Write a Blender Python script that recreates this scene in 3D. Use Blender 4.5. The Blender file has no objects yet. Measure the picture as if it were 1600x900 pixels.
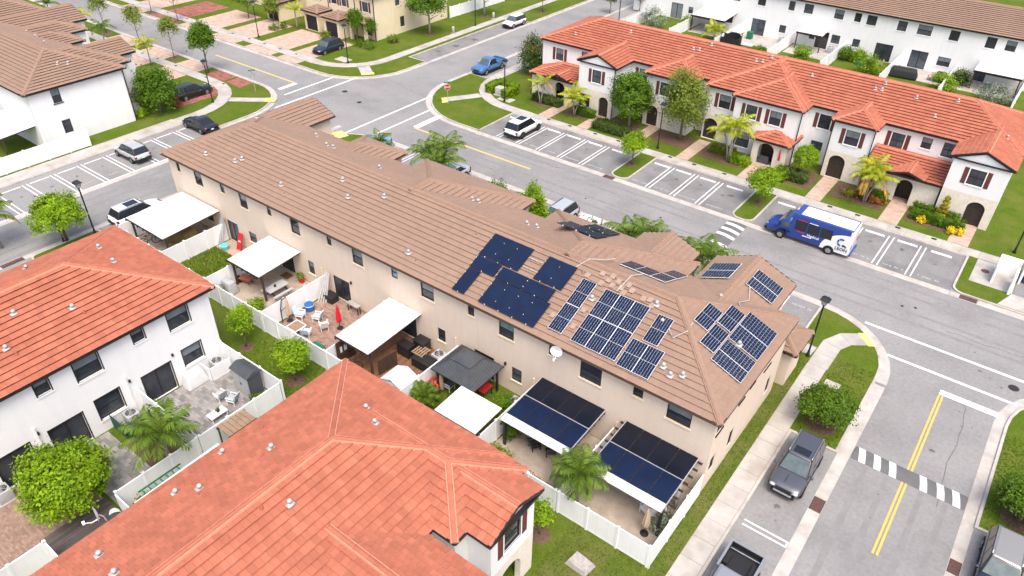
import bpy, bmesh, math, random
import numpy as np
from mathutils import Vector, Matrix
from mathutils.geometry import tessellate_polygon
random.seed(7); rng = np.random.default_rng(7)
R = math.radians
S = bpy.context.scene
COL = S.collection

# ------------------------------------------------------------------ camera, sky, sun, exposure
cam = bpy.data.cameras.new('camera'); camo = bpy.data.objects.new('camera', cam); COL.objects.link(camo)
cam.sensor_width = 36.0; cam.lens = 26.223; cam.clip_start = 0.5; cam.clip_end = 3000
YAW, PITCH, ROLL = R(126.65), R(35.7514), R(-1.0875)
_f = Vector((math.cos(YAW) * math.cos(PITCH), math.sin(YAW) * math.cos(PITCH), -math.sin(PITCH)))
_r = Vector((math.sin(YAW), -math.cos(YAW), 0)); _d = _f.cross(_r)
_r2 = math.cos(ROLL) * _r + math.sin(ROLL) * _d; _d2 = -math.sin(ROLL) * _r + math.cos(ROLL) * _d
m3 = Matrix((_r2, -_d2, -_f)).transposed()
camo.matrix_world = Matrix.Translation((0, 0, 35)) @ m3.to_4x4()
S.camera = camo
SUN_EL, SUN_AZ = R(62), R(-40)          # azimuth of the sun, counter-clockwise from +X
w = bpy.data.worlds.new('World'); S.world = w; w.use_nodes = True
nt = w.node_tree; bg = nt.nodes['Background']; sky = nt.nodes.new('ShaderNodeTexSky')
sky.sky_type = 'NISHITA'; sky.sun_disc = False; sky.sun_elevation = SUN_EL; sky.sun_rotation = math.pi / 2 - SUN_AZ
sky.air_density = 1.0; sky.dust_density = 6.0; sky.ozone_density = 1.0; sky.altitude = 0
nt.links.new(sky.outputs[0], bg.inputs[0]); bg.inputs[1].default_value = 0.15
sl = bpy.data.lights.new('sun', 'SUN'); sl.energy = 0.9; sl.angle = R(28); sl.color = (1, .965, .91)
so = bpy.data.objects.new('sun', sl); COL.objects.link(so)
so.rotation_euler = Vector((-math.cos(SUN_AZ) * math.cos(SUN_EL), -math.sin(SUN_AZ) * math.cos(SUN_EL), -math.sin(SUN_EL))).to_track_quat('-Z', 'Y').to_euler()
S.view_settings.view_transform = 'Standard'; S.view_settings.look = 'None'
S.view_settings.exposure = 0.95; S.view_settings.gamma = 1.0
S.view_settings.use_curve_mapping = False

# ------------------------------------------------------------------ materials
MATS = {}
def mat(name, c, c2=None, scale=3.0, rough=.75, bump=0.0, bscale=30.0, spec=.3, metal=0.0, tint=0.0, coat=0.0, c3=None, scale3=.25, fine=0.0, trans=0.0, ior=1.45, lo=.35, hi=.65, streak=0.0):
    if name in MATS: return MATS[name]
    m = bpy.data.materials.new(name); m.use_nodes = True; n = m.node_tree; N = n.nodes; L = n.links
    b = N['Principled BSDF']; b.inputs['Roughness'].default_value = rough; b.inputs['Metallic'].default_value = metal
    b.inputs['Specular IOR Level'].default_value = spec; b.inputs['IOR'].default_value = ior
    if coat: b.inputs['Coat Weight'].default_value = coat; b.inputs['Coat Roughness'].default_value = .05
    tc = N.new('ShaderNodeTexCoord'); geo = N.new('ShaderNodeNewGeometry')
    col = None
    def noise(sc, det=5.0, rg=.6):
        t = N.new('ShaderNodeTexNoise'); t.inputs['Scale'].default_value = sc; t.inputs['Detail'].default_value = det; t.inputs['Roughness'].default_value = rg
        L.new(geo.outputs['Position'], t.inputs['Vector']); return t
    def ramp(t, a, bb):
        r = N.new('ShaderNodeMapRange'); r.inputs[1].default_value = a; r.inputs[2].default_value = bb; L.new(t.outputs['Fac'], r.inputs[0]); return r.outputs[0]
    def mix(fac, a, bb, mode='MIX'):
        x = N.new('ShaderNodeMix'); x.data_type = 'RGBA'; x.blend_type = mode
        if isinstance(fac, float): x.inputs[0].default_value = fac
        else: L.new(fac, x.inputs[0])
        for s, q in ((6, a), (7, bb)):
            if isinstance(q, tuple): x.inputs[s].default_value = (*q, 1)
            else: L.new(q, x.inputs[s])
        return x.outputs[2]
    col = c
    if c2: col = mix(ramp(noise(scale), lo, hi), c, c2)
    if c3: col = mix(ramp(noise(scale3, 4.0), .45, .7), col, c3)
    if fine:
        f = noise(scale * 14 if c2 else 40, 3.0); k = ramp(f, .3, .7)
        g = N.new('ShaderNodeMapRange'); g.inputs[3].default_value = 1 - fine; g.inputs[4].default_value = 1 + fine; L.new(k, g.inputs[0])
        cc = N.new('ShaderNodeCombineColor'); [L.new(g.outputs[0], cc.inputs[i]) for i in range(3)]
        col = mix(1.0, col, cc.outputs[0], 'MULTIPLY')
    if streak:
        mp = N.new('ShaderNodeMapping'); mp.inputs['Scale'].default_value = (1.6, 1.6, .16); L.new(geo.outputs['Position'], mp.inputs[0]); t = N.new('ShaderNodeTexNoise'); t.inputs['Scale'].default_value = 1.4; t.inputs['Detail'].default_value = 6; L.new(mp.outputs[0], t.inputs['Vector'])
        g = N.new('ShaderNodeMapRange'); g.inputs[1].default_value = .45; g.inputs[2].default_value = .75; g.inputs[3].default_value = 1; g.inputs[4].default_value = 1 - streak; L.new(t.outputs['Fac'], g.inputs[0])
        cc = N.new('ShaderNodeCombineColor'); [L.new(g.outputs[0], cc.inputs[i]) for i in range(3)]
        col = mix(1.0, col, cc.outputs[0], 'MULTIPLY')
    if tint:
        a = N.new('ShaderNodeAttribute'); a.attribute_name = 'tint'
        g = N.new('ShaderNodeMapRange'); g.inputs[3].default_value = 1 - tint; g.inputs[4].default_value = 1 + tint; L.new(a.outputs['Fac'], g.inputs[0])
        cc = N.new('ShaderNodeCombineColor'); [L.new(g.outputs[0], cc.inputs[i]) for i in range(3)]
        col = mix(1.0, col, cc.outputs[0], 'MULTIPLY')
    if isinstance(col, tuple): b.inputs['Base Color'].default_value = (*col, 1)
    else: L.new(col, b.inputs['Base Color'])
    if bump:
        t = noise(bscale, 6.0); bp = N.new('ShaderNodeBump'); bp.inputs['Strength'].default_value = bump; bp.inputs['Distance'].default_value = .03
        L.new(t.outputs['Fac'], bp.inputs['Height']); L.new(bp.outputs[0], b.inputs['Normal'])
    if trans:
        out = N['Material Output']; tr = N.new('ShaderNodeBsdfTranslucent'); mx = N.new('ShaderNodeMixShader'); mx.inputs[0].default_value = trans
        if isinstance(col, tuple): tr.inputs[0].default_value = (*col, 1)
        else: L.new(col, tr.inputs[0])
        L.new(b.outputs[0], mx.inputs[1]); L.new(tr.outputs[0], mx.inputs[2]); L.new(mx.outputs[0], out.inputs[0])
    MATS[name] = m; return m

mat('asphalt', (.25, .245, .243), (.20, .197, .196), scale=.3, rough=.9, bump=.25, bscale=60, c3=(.275, .27, .265), scale3=.07, fine=.10, spec=.2)
mat('asphalt_dark', (.20, .197, .197), (.23, .226, .224), scale=.5, rough=.9, bump=.25, bscale=60, c3=(.155, .152, .152), scale3=.4, fine=.12, spec=.2)
mat('asphalt_new', (.12, .12, .122), (.14, .14, .142), scale=2, rough=.9, bump=.2, fine=.1)
mat('concrete', (.455, .43, .40), (.395, .372, .345), scale=1.2, rough=.85, bump=.1, bscale=40, c3=(.32, .29, .26), scale3=.5, fine=.06)
mat('kerb_concrete', (.49, .455, .42), (.42, .385, .355), scale=1.5, rough=.85, bump=.1, fine=.08, c3=(.34, .31, .285), scale3=.8)
mat('grass', (.068, .112, .009), (.090, .132, .014), scale=.8, rough=.95, bump=.8, bscale=25, c3=(.118, .136, .026), scale3=.3, fine=.35, spec=.1)
mat('grass_worn', (.072, .108, .014), (.10, .125, .024), scale=1.2, rough=.95, bump=.8, bscale=25, c3=(.14, .132, .045), scale3=.4, fine=.22, spec=.1)
mat('weeds', (.13, .215, .018), (.20, .26, .035), scale=1.5, rough=.9, tint=.35, trans=.25)
mat('turf_blade', (.088, .148, .012), (.13, .175, .024), scale=1.0, rough=.9, tint=.35, trans=.3)
mat('mulch', (.105, .06, .042), (.15, .095, .068), scale=6, rough=.95, bump=.8, bscale=30, fine=.25)
mat('paint_white', (.78, .78, .77), (.70, .70, .69), scale=2, rough=.7, fine=.05)
mat('oil_stain', (.075, .072, .07), (.14, .137, .135), scale=5, rough=.6, lo=.35, hi=.6)
mat('tyre_mark', (.232, .228, .226), (.195, .192, .191), scale=1.6, rough=.9)
mat('paint_faded', (.42, .42, .41), (.27, .265, .26), scale=7, rough=.8, lo=.4, hi=.55)
mat('paint_yellow', (.72, .44, .085), (.62, .40, .11), scale=2, rough=.75, fine=.06)
mat('paint_yellow_faded', (.66, .46, .14), (.56, .42, .18), scale=4, rough=.8, fine=.06)
mat('paint_yellow_worn', (.42, .34, .22), (.26, .24, .21), scale=5, rough=.85)
mat('tactile_yellow', (.80, .62, .19), (.72, .56, .2), scale=4, rough=.75)
mat('iron_rust', (.12, .055, .045), (.17, .09, .07), scale=8, rough=.8, fine=.1)
mat('iron_dark', (.045, .04, .042), rough=.6, metal=.4)
mat('paver_red', (.30, .115, .085), (.24, .10, .08), scale=.9, rough=.85, bump=.2, fine=.12, tint=.25)
mat('paver_pink', (.50, .36, .29), (.45, .325, .26), scale=.8, rough=.85, bump=.2, fine=.1, tint=.12)
mat('paver_tan', (.32, .215, .17), (.265, .175, .14), scale=.9, rough=.85, bump=.2, fine=.1, tint=.22)
mat('paver_grey', (.29, .275, .265), (.235, .225, .215), scale=.7, rough=.85, bump=.2, fine=.1, tint=.3)
mat('joint_sand', (.22, .18, .14), rough=.95)
mat('patio_concrete', (.44, .37, .30), (.35, .29, .235), scale=1.0, rough=.85, c3=(.30, .25, .21), scale3=.9, fine=.1)
mat('stucco_beige', (.715, .60, .495), (.69, .575, .47), scale=.5, rough=.9, bump=.06, bscale=90, fine=.03, c3=(.67, .555, .45), scale3=.3, streak=.05)
mat('stucco_cream', (.76, .65, .46), (.73, .62, .44), scale=.5, rough=.9, bump=.06, bscale=90, fine=.03, streak=.05)
mat('stucco_white', (.80, .80, .80), (.775, .775, .78), scale=.5, rough=.9, bump=.06, bscale=90, fine=.02, streak=.05)
mat('stone_veneer', (.76, .71, .62), (.68, .61, .52), scale=3.5, rough=.85, bump=.4, bscale=9, fine=.08)
mat('tile_orange', (.42, .142, .086), (.37, .122, .073), scale=1.4, rough=.75, tint=.13, fine=.06, c3=(.35, .112, .068), scale3=.5)
mat('tile_brown', (.272, .182, .136), (.256, .169, .124), scale=.6, rough=.8, tint=.05, fine=.04, c3=(.288, .192, .14), scale3=.3)
mat('mortar_orange', (.60, .27, .185), (.55, .235, .16), scale=5, rough=.85)
mat('mortar_brown', (.33, .205, .15), (.31, .20, .145), scale=5, rough=.85)
mat('bleached_tile', (.36, .265, .215), (.30, .205, .155), scale=4, rough=.85)
mat('eave_brown', (.10, .062, .046), rough=.7)
mat('bronze_trim', (.025, .022, .024), rough=.45, spec=.4)
mat('trim_white', (.82, .82, .82), rough=.5)
mat('window_glass', (.022, .027, .036), (.05, .056, .068), scale=.8, rough=.04, spec=.6)
mat('window_glass_b', (.05, .06, .075), (.085, .10, .12), scale=1.2, rough=.05, spec=.6)  # paler bluish variant, reflection painted into the pane colour
mat('window_blind', (.16, .19, .21), (.22, .25, .27), scale=1.5, rough=.12, spec=.6)
mat('window_teal', (.10, .22, .22), (.16, .32, .32), scale=3, rough=.12, spec=.6)
mat('shutter_red', (.155, .045, .04), (.13, .04, .036), scale=2, rough=.6)
mat('door_dark', (.035, .026, .024), (.05, .038, .034), scale=4, rough=.5)
mat('garage_dark', (.03, .028, .034), rough=.5)
mat('vinyl_white', (.84, .85, .86), (.80, .81, .825), scale=.8, rough=.45, spec=.4, fine=.015, streak=.07)
mat('roof_sheet_white', (.72, .72, .72), (.62, .62, .61), scale=1.2, rough=.5, c3=(.54, .53, .51), scale3=1.4, lo=.5, hi=.7)
mat('wood_dark', (.055, .032, .024), (.08, .05, .038), scale=6, rough=.6)
mat('wood_deck', (.22, .115, .065), (.16, .08, .045), scale=3, rough=.7, tint=.25, fine=.1)
mat('wood_pale', (.42, .29, .19), (.33, .22, .14), scale=3, rough=.8, tint=.25, fine=.08)
mat('composite_deck', (.105, .09, .085), (.085, .073, .07), scale=2, rough=.7, tint=.2, fine=.08)
mat('metal_black', (.018, .018, .02), rough=.4, spec=.5)
mat('metal_charcoal', (.055, .06, .068), (.07, .075, .085), scale=2, rough=.5, spec=.4)
mat('metal_galv', (.62, .63, .64), (.52, .53, .54), scale=8, rough=.4, metal=.6)
mat('vent_white', (.50, .49, .48), (.38, .37, .365), scale=6, rough=.5)
mat('solar_blue', (.008, .017, .050), (.0065, .013, .038), scale=.9, rough=.25, spec=.35)
mat('solar_navy', (.006, .009, .020), (.005, .007, .014), scale=1.2, rough=.3, spec=.3)
mat('solar_frame_white', (.75, .76, .78), rough=.4)
mat('bark', (.15, .105, .075), (.22, .16, .12), scale=7, rough=.9, bump=.5)
mat('bark_grey', (.34, .31, .27), (.26, .235, .205), scale=7, rough=.9, bump=.4)
mat('leaf_lime', (.25, .385, .012), (.15, .27, .010), scale=.9, rough=.55, tint=.6, trans=.3, spec=.2)
mat('leaf_deep', (.11, .195, .012), (.07, .14, .009), scale=.9, rough=.5, tint=.6, trans=.25, spec=.25)
mat('leaf_green', (.115, .215, .013), (.075, .155, .010), scale=.9, rough=.5, tint=.5, trans=.25, spec=.2)
mat('leaf_dark', (.06, .105, .018), (.08, .125, .022), scale=.9, rough=.5, tint=.5, trans=.2, spec=.2)
mat('leaf_olive', (.15, .215, .022), (.20, .25, .03), scale=.9, rough=.55, tint=.5, trans=.25)
mat('leaf_yellow', (.42, .36, .02), (.30, .30, .025), scale=1.5, rough=.5, tint=.35, trans=.3)
mat('leaf_silver', (.27, .31, .235), (.20, .25, .17), scale=1.5, rough=.6, tint=.35, trans=.2)
mat('leaf_red', (.33, .07, .05), (.22, .055, .03), scale=3, rough=.5, tint=.4, trans=.25)
mat('leaf_orange', (.42, .16, .03), (.30, .13, .03), scale=3, rough=.5, tint=.4, trans=.25)
mat('leaf_pink', (.55, .08, .06), rough=.6, tint=.3)
mat('palm_leaf', (.09, .165, .016), (.14, .215, .024), scale=.8, rough=.5, tint=.45, trans=.25, spec=.2)
mat('palm_yellow', (.48, .47, .02), (.28, .37, .025), scale=.8, rough=.5, tint=.4, trans=.3)
mat('palm_dry', (.50, .30, .06), (.42, .24, .05), scale=2, rough=.6, tint=.3, trans=.2)
mat('rubber', (.018, .018, .019), rough=.85)
mat('rim_silver', (.45, .45, .46), rough=.35, metal=.7)
mat('rim_dark', (.06, .06, .065), rough=.35, metal=.5)
mat('car_glass', (.012, .015, .02), rough=.03, spec=.8)
mat('car_glass_sky', (.05, .075, .085), (.09, .125, .13), scale=2.5, rough=.05, spec=.8)  # mottled pale base colour stands in for sky reflected in the glass
mat('plastic_black', (.02, .02, .021), rough=.6)
mat('lamp_clear', (.42, .44, .46), rough=.1, spec=.7)
mat('lamp_red', (.20, .008, .008), rough=.15, spec=.6)
mat('chrome', (.75, .75, .76), rough=.12, metal=1.0)
for k, c, mt in (('white', (.78, .79, .80), 0), ('silver', (.52, .54, .56), .35), ('black', (.012, .012, .014), 0), ('navy', (.018, .028, .05), .1), ('grey', (.085, .09, .108), .35), ('champagne', (.30, .29, .275), .35), ('blue', (.06, .17, .37), .15), ('steel', (.30, .315, .35), .35), ('bus_blue', (.014, .046, .26), 0), ('skyblue', (.16, .35, .62), .1)):
    mat('car_' + k, c, rough=.28, metal=mt, coat=.7, spec=.5)
mat('red_cloth', (.62, .02, .03), rough=.8); mat('tan_cloth', (.52, .40, .27), (.45, .34, .22), scale=4, rough=.9)
mat('grey_cover', (.42, .43, .44), (.36, .37, .38), scale=3, rough=.8, bump=.3, bscale=6); mat('white_cover', (.72, .72, .73), (.64, .65, .66), scale=3, rough=.8, bump=.3, bscale=6)
mat('tan_cover', (.30, .215, .085), (.24, .17, .065), scale=2, rough=.85, bump=.4, bscale=5)
mat('cushion_blue', (.52, .64, .76), (.46, .58, .70), scale=6, rough=.85); mat('plastic_blue', (.025, .12, .34), rough=.5); mat('plastic_teal', (.10, .47, .48), rough=.5)
mat('plastic_green', (.02, .16, .085), rough=.55); mat('tarp_green', (.02, .085, .06), rough=.7, bump=.3, bscale=8); mat('terracotta', (.36, .13, .07), rough=.8); mat('plastic_white', (.76, .77, .78), rough=.45)
mat('sign_red', (.42, .02, .025), rough=.5); mat('sign_green', (.015, .22, .13), rough=.5); mat('sign_back', (.42, .43, .44), rough=.45, metal=.4)
mat('logo_blue', (.02, .13, .35), rough=.4); mat('logo_navy', (.02, .04, .13), rough=.4); mat('logo_red', (.55, .04, .06), rough=.4)
mat('bin_yellow', (.78, .55, .01), rough=.5); mat('bin_blue', (.015, .07, .26), rough=.5); mat('stone', (.40, .37, .35), (.31, .285, .27), scale=5, rough=.9, bump=.5, bscale=8)
mat('flower_yellow', (.72, .52, .01), rough=.6, tint=.3)

# ------------------------------------------------------------------ mesh helpers
class MB:
    def __init__(s): s.v = []; s.f = []; s.t = []
    def add(s, vs, fs, t=None):
        o = len(s.v); s.v.extend(vs); s.f.extend([tuple(i + o for i in f) for f in fs])
        if t is not None or s.t: s.t.extend([.5] * (len(s.f) - len(fs) - len(s.t))); s.t.extend([.5 if t is None else t] * len(fs))
        return s
    def box(s, x0, x1, y0, y1, z0, z1, t=None):
        return s.add([(x0, y0, z0), (x1, y0, z0), (x1, y1, z0), (x0, y1, z0), (x0, y0, z1), (x1, y0, z1), (x1, y1, z1), (x0, y1, z1)], [(0, 3, 2, 1), (4, 5, 6, 7), (0, 1, 5, 4), (1, 2, 6, 5), (2, 3, 7, 6), (3, 0, 4, 7)], t)
    def hexa(s, b, t_, t=None):
        return s.add(list(b) + list(t_), [(0, 3, 2, 1), (4, 5, 6, 7), (0, 1, 5, 4), (1, 2, 6, 5), (2, 3, 7, 6), (3, 0, 4, 7)], t)
    def bar(s, p, q, wd, h=None, t=None, up=(0, 0, 1)):
        p = Vector(p); q = Vector(q); d = (q - p).normalized(); h = wd if h is None else h
        a = d.cross(Vector(up))
        if a.length < 1e-4: a = d.cross(Vector((1, 0, 0)))
        a = a.normalized() * wd / 2; b = a.cross(d).normalized() * h / 2
        c = [tuple(x + k) for x in (p, q) for k in (-a - b, a - b, a + b, -a + b)]
        return s.add(c, [(0, 1, 2, 3), (7, 6, 5, 4), (0, 4, 5, 1), (1, 5, 6, 2), (2, 6, 7, 3), (3, 7, 4, 0)], t)
    def tube(s, pts, rad, n=8, t=None, cap=True):
        pts = [Vector(p) for p in pts]; k = len(pts); rad = rad if hasattr(rad, '__len__') else [rad] * k; vs = []
        for i, p in enumerate(pts):
            d = (pts[min(i + 1, k - 1)] - pts[max(i - 1, 0)]).normalized()
            a = d.cross(Vector((0, 0, 1))); a = a.normalized() if a.length > 1e-3 else Vector((1, 0, 0)); b = d.cross(a)
            vs += [tuple(p + rad[i] * (math.cos(2 * math.pi * j / n) * a + math.sin(2 * math.pi * j / n) * b)) for j in range(n)]
        fs = [(i * n + j, i * n + (j + 1) % n, (i + 1) * n + (j + 1) % n, (i + 1) * n + j) for i in range(k - 1) for j in range(n)]
        if cap: fs += [tuple(range(n - 1, -1, -1)), tuple(range((k - 1) * n, k * n))]
        return s.add(vs, fs, t)
    def lathe(s, prof, n=12, c=(0, 0, 0), t=None):
        vs = [(c[0] + r * math.cos(2 * math.pi * j / n), c[1] + r * math.sin(2 * math.pi * j / n), c[2] + z) for r, z in prof for j in range(n)]; k = len(prof)
        fs = [(i * n + j, i * n + (j + 1) % n, (i + 1) * n + (j + 1) % n, (i + 1) * n + j) for i in range(k - 1) for j in range(n)]
        fs += [tuple(range(n - 1, -1, -1)), tuple(range((k - 1) * n, k * n))]
        return s.add(vs, fs, t)
    def ell(s, c, r, n=10, m=6, jit=0.0, t=None):
        vs = [(c[0], c[1], c[2] - r[2])]
        for i in range(1, m):
            a = -math.pi / 2 + math.pi * i / m
            for j in range(n):
                k = 1 + jit * (random.random() - .5); b = 2 * math.pi * j / n
                vs.append((c[0] + k * r[0] * math.cos(a) * math.cos(b), c[1] + k * r[1] * math.cos(a) * math.sin(b), c[2] + k * r[2] * math.sin(a)))
        vs.append((c[0], c[1], c[2] + r[2])); L = len(vs) - 1
        fs = [(0, 1 + (j + 1) % n, 1 + j) for j in range(n)] + [(1 + i * n + j, 1 + i * n + (j + 1) % n, 1 + (i + 1) * n + (j + 1) % n, 1 + (i + 1) * n + j) for i in range(m - 2) for j in range(n)]
        fs += [(1 + (m - 2) * n + j, 1 + (m - 2) * n + (j + 1) % n, L) for j in range(n)]
        return s.add(vs, fs, t)
    def prism(s, poly, z0, z1, t=None, bottom=True):
        n = len(poly); tri = tessellate_polygon([[Vector((x, y, 0)) for x, y in poly]])
        vs = [(x, y, z1) for x, y in poly] + [(x, y, z0) for x, y in poly]
        A = sum(poly[i][0] * poly[(i + 1) % n][1] - poly[(i + 1) % n][0] * poly[i][1] for i in range(n))
        fs = []
        for a, b, c in tri:
            (x1, y1), (x2, y2), (x3, y3) = poly[a], poly[b], poly[c]
            up = (x2 - x1) * (y3 - y1) - (x3 - x1) * (y2 - y1) > 0
            fs.append((a, b, c) if up else (c, b, a))
        for i in range(n):
            j = (i + 1) % n; fs.append((i, n + i, n + j, j) if A > 0 else (j, n + j, n + i, i))
        return s.add(vs, fs, t)
    def mesh(s, name, smooth=False):
        me = bpy.data.meshes.new(name); me.from_pydata([tuple(p) for p in s.v], [], s.f)
        if smooth: me.polygons.foreach_set('use_smooth', [True] * len(me.polygons))
        if s.t:
            s.t.extend([.5] * (len(s.f) - len(s.t))); a = me.attributes.new('tint', 'FLOAT', 'FACE'); a.data.foreach_set('value', s.t)
        me.update(); return me
    def build(s, name, m, parent=None, smooth=False, loc=None):
        me = s.mesh(name, smooth); me.materials.append(MATS[m]); return put(name, me, parent, loc)

WORLDROOT = set()
def put(name, me, parent=None, loc=None, rot=None):
    o = bpy.data.objects.new(name, me); COL.objects.link(o)
    if parent is not None:
        o.parent = parent
        if loc is None and parent.name in WORLDROOT: o.location = -parent.location
    if loc is not None: o.location = loc
    if rot is not None: o.rotation_euler = rot
    return o
def tag(o, label, cat, group=None):
    o['label'] = label; o['category'] = cat
    if group: o['group'] = group
    return o
def struct(o): o['kind'] = 'structure'; return o
def stuff(o): o['kind'] = 'stuff'; return o
def thing(name, label, cat, loc=(0, 0, 0), rz=0, group=None, world=False):
    o = bpy.data.objects.new(name, None); COL.objects.link(o); o.location = loc; o.rotation_euler = (0, 0, rz); o.empty_display_size = .3
    if world: WORLDROOT.add(o.name)
    return tag(o, label, cat, group)
def copy_tree(o, parent=None):
    c = o.copy(); COL.objects.link(c); c.parent = parent
    for ch in o.children: copy_tree(ch, c)
    return c
def clone(root, loc, rz=0, label=None, group=None, scale=None):
    c = copy_tree(root); c.location = loc; c.rotation_euler = (0, 0, rz)
    if label: c['label'] = label
    if group: c['group'] = group
    if scale: c.scale = (scale,) * 3 if not hasattr(scale, '__len__') else scale
    return c
def fillet(poly, rad, n=8):
    out = []; k = len(poly)
    for i in range(k):
        p = Vector(poly[i][:2]); a = Vector(poly[i - 1][:2]); b = Vector(poly[(i + 1) % k][:2]); r = rad[i] if hasattr(rad, '__len__') else rad
        if r <= 0: out.append(tuple(p)); continue
        u = (a - p).normalized(); v = (b - p).normalized(); ang = u.angle(v); d = r / math.tan(ang / 2); d = min(d, (a - p).length * .97, (b - p).length * .97); r = d * math.tan(ang / 2)
        c = p + (u + v).normalized() * (r / math.sin(ang / 2)); s0 = p + u * d - c; s1 = p + v * d - c
        t0 = math.atan2(s0.y, s0.x); t1 = math.atan2(s1.y, s1.x); dt = (t1 - t0 + math.pi) % (2 * math.pi) - math.pi
        out += [(c.x + r * math.cos(t0 + dt * j / n), c.y + r * math.sin(t0 + dt * j / n)) for j in range(n + 1)]
    return out
def offset_line(pts, d):
    out = []; k = len(pts)
    for i in range(k):
        p = Vector(pts[i]); a = Vector(pts[max(i - 1, 0)]); b = Vector(pts[min(i + 1, k - 1)]); n1 = (p - a); n2 = (b - p)
        n1 = n1.normalized() if n1.length > 1e-6 else n2.normalized(); n2 = n2.normalized() if n2.length > 1e-6 else n1
        m = Vector((-n1.y - n2.y, n1.x + n2.x)); m.normalize(); c = max(.4, m.dot(Vector((-n1.y, n1.x)))); q = p + m * (d / c); out.append((q.x, q.y))
    return out
def ribbon(mb, pts, d0, d1, z0, z1):
    a = offset_line(pts, d0); b = offset_line(pts, d1)
    for i in range(len(pts) - 1):
        q = [a[i], a[i + 1], b[i + 1], b[i]]
        mb.hexa([(x, y, z0) for x, y in q], [(x, y, z1) for x, y in q]) if d0 > d1 else mb.hexa([(x, y, z0) for x, y in q[::-1]], [(x, y, z1) for x, y in q[::-1]])
    return mb
# ------------------------------------------------------------------ ground, streets, kerbs, pavements
g = MB().box(-900, 700, -500, 1200, -1.0, -.06); struct(g.build('ground', 'grass'))
road = MB()
for x0, x1, y0, y1 in ((-220, 90, 46, 69), (-80, -60, -70, 46), (-80, -60, 69, 220), (-9, 12, -70, 46)):
    road.add([(x0, y0, 0), (x1, y0, 0), (x1, y1, 0), (x0, y1, 0)], [(0, 1, 2, 3)])
ROAD = struct(road.build('road', 'asphalt'))
def sheet(poly, z): return MB().prism(poly, z - .003, z)
def onroad(name, poly, m, z=.008): return sheet(poly, z).build(name, m, ROAD)
def rect(x0, x1, y0, y1): return [(x0, y0), (x1, y0), (x1, y1), (x0, y1)]
# darker worn asphalt of the parking bays
for r in (rect(-50.3, -33.3, 60.9, 67.2), rect(-31.2, -20.1, 60.9, 67.2), rect(-17.9, -.95, 60.9, 67.2), rect(-5.55, -2.65, -60, 37.5), rect(-73.6, -70.5, 74, 98), rect(-77.4, -71.0, -60, 43.1), rect(-38.9, -8.55, 47.3, 52.1), rect(-57.2, -41.3, 47.3, 52.1), rect(5.3, 8.1, -60, 36.8), rect(-62.9, -60.2, 74.4, 110)):
    onroad('parking_bay', r, 'asphalt_dark' if r[0][0] in (-73.6, -50.3, -31.2, -17.9) else 'asphalt', .004)
blocks = {
 'center': ([(-61, -60), (-5.55, -60), (-5.55, 37.55), (-2.65, 37.55), (-2.65, 52.15), (-8.55, 52.15), (-8.55, 47.3), (-38.9, 47.3), (-38.9, 52.15), (-41.3, 52.15), (-41.3, 47.3), (-57.2, 47.3), (-57.2, 52.15), (-63.2, 52.15), (-63.2, 30.5), (-61, 30.5), (-61, 23.2), (-63.2, 23.2), (-63.2, 17.3), (-61, 17.3)], {4: 6.1, 13: 5.5, 8: .8, 9: .8, 17: .6, 18: .6}),
 'north': ([(-50.35, 60.85), (-50.35, 67.2), (-33.3, 67.2), (-33.3, 60.85), (-31.2, 60.85), (-31.2, 67.2), (-20.1, 67.2), (-20.1, 60.85), (-17.9, 60.85), (-17.9, 67.2), (-.95, 67.2), (-.95, 60.85), (80, 60.85), (80, 220), (-60.2, 220), (-60.2, 74.4), (-63, 74.4), (-63, 60.85)], {17: 9.5, 3: .9, 4: .9, 7: .9, 8: .9, 11: .9}),
 'west': ([(-77.4, -60), (-77.4, 43.1), (-73.7, 43.1), (-73.7, 54.2), (-220, 54.2), (-220, -60)], {3: 7.2}),
 'northwest': ([(-220, 61.9), (-70.5, 61.9), (-70.5, 74), (-73.6, 74), (-73.6, 98), (-70.3, 98), (-70.3, 220), (-220, 220)], {1: 8}),
 'east': ([(8.1, -60), (90, -60), (90, 52.2), (5.25, 52.2), (5.25, 36.8), (8.1, 36.8)], {3: 5.5}),
}
LAWN = {}
kerb = MB()
for k, (pl, rd) in blocks.items():
    P = fillet(pl, [rd.get(i, 0) for i in range(len(pl))])
    LAWN[k] = struct(MB().prism(P, -.05, .10).build('lawn', 'grass'))
    ribbon(kerb, P + [P[0]], -.015, .16, -.04, .12)
struct(kerb.build('kerb', 'kerb_concrete'))
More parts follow.
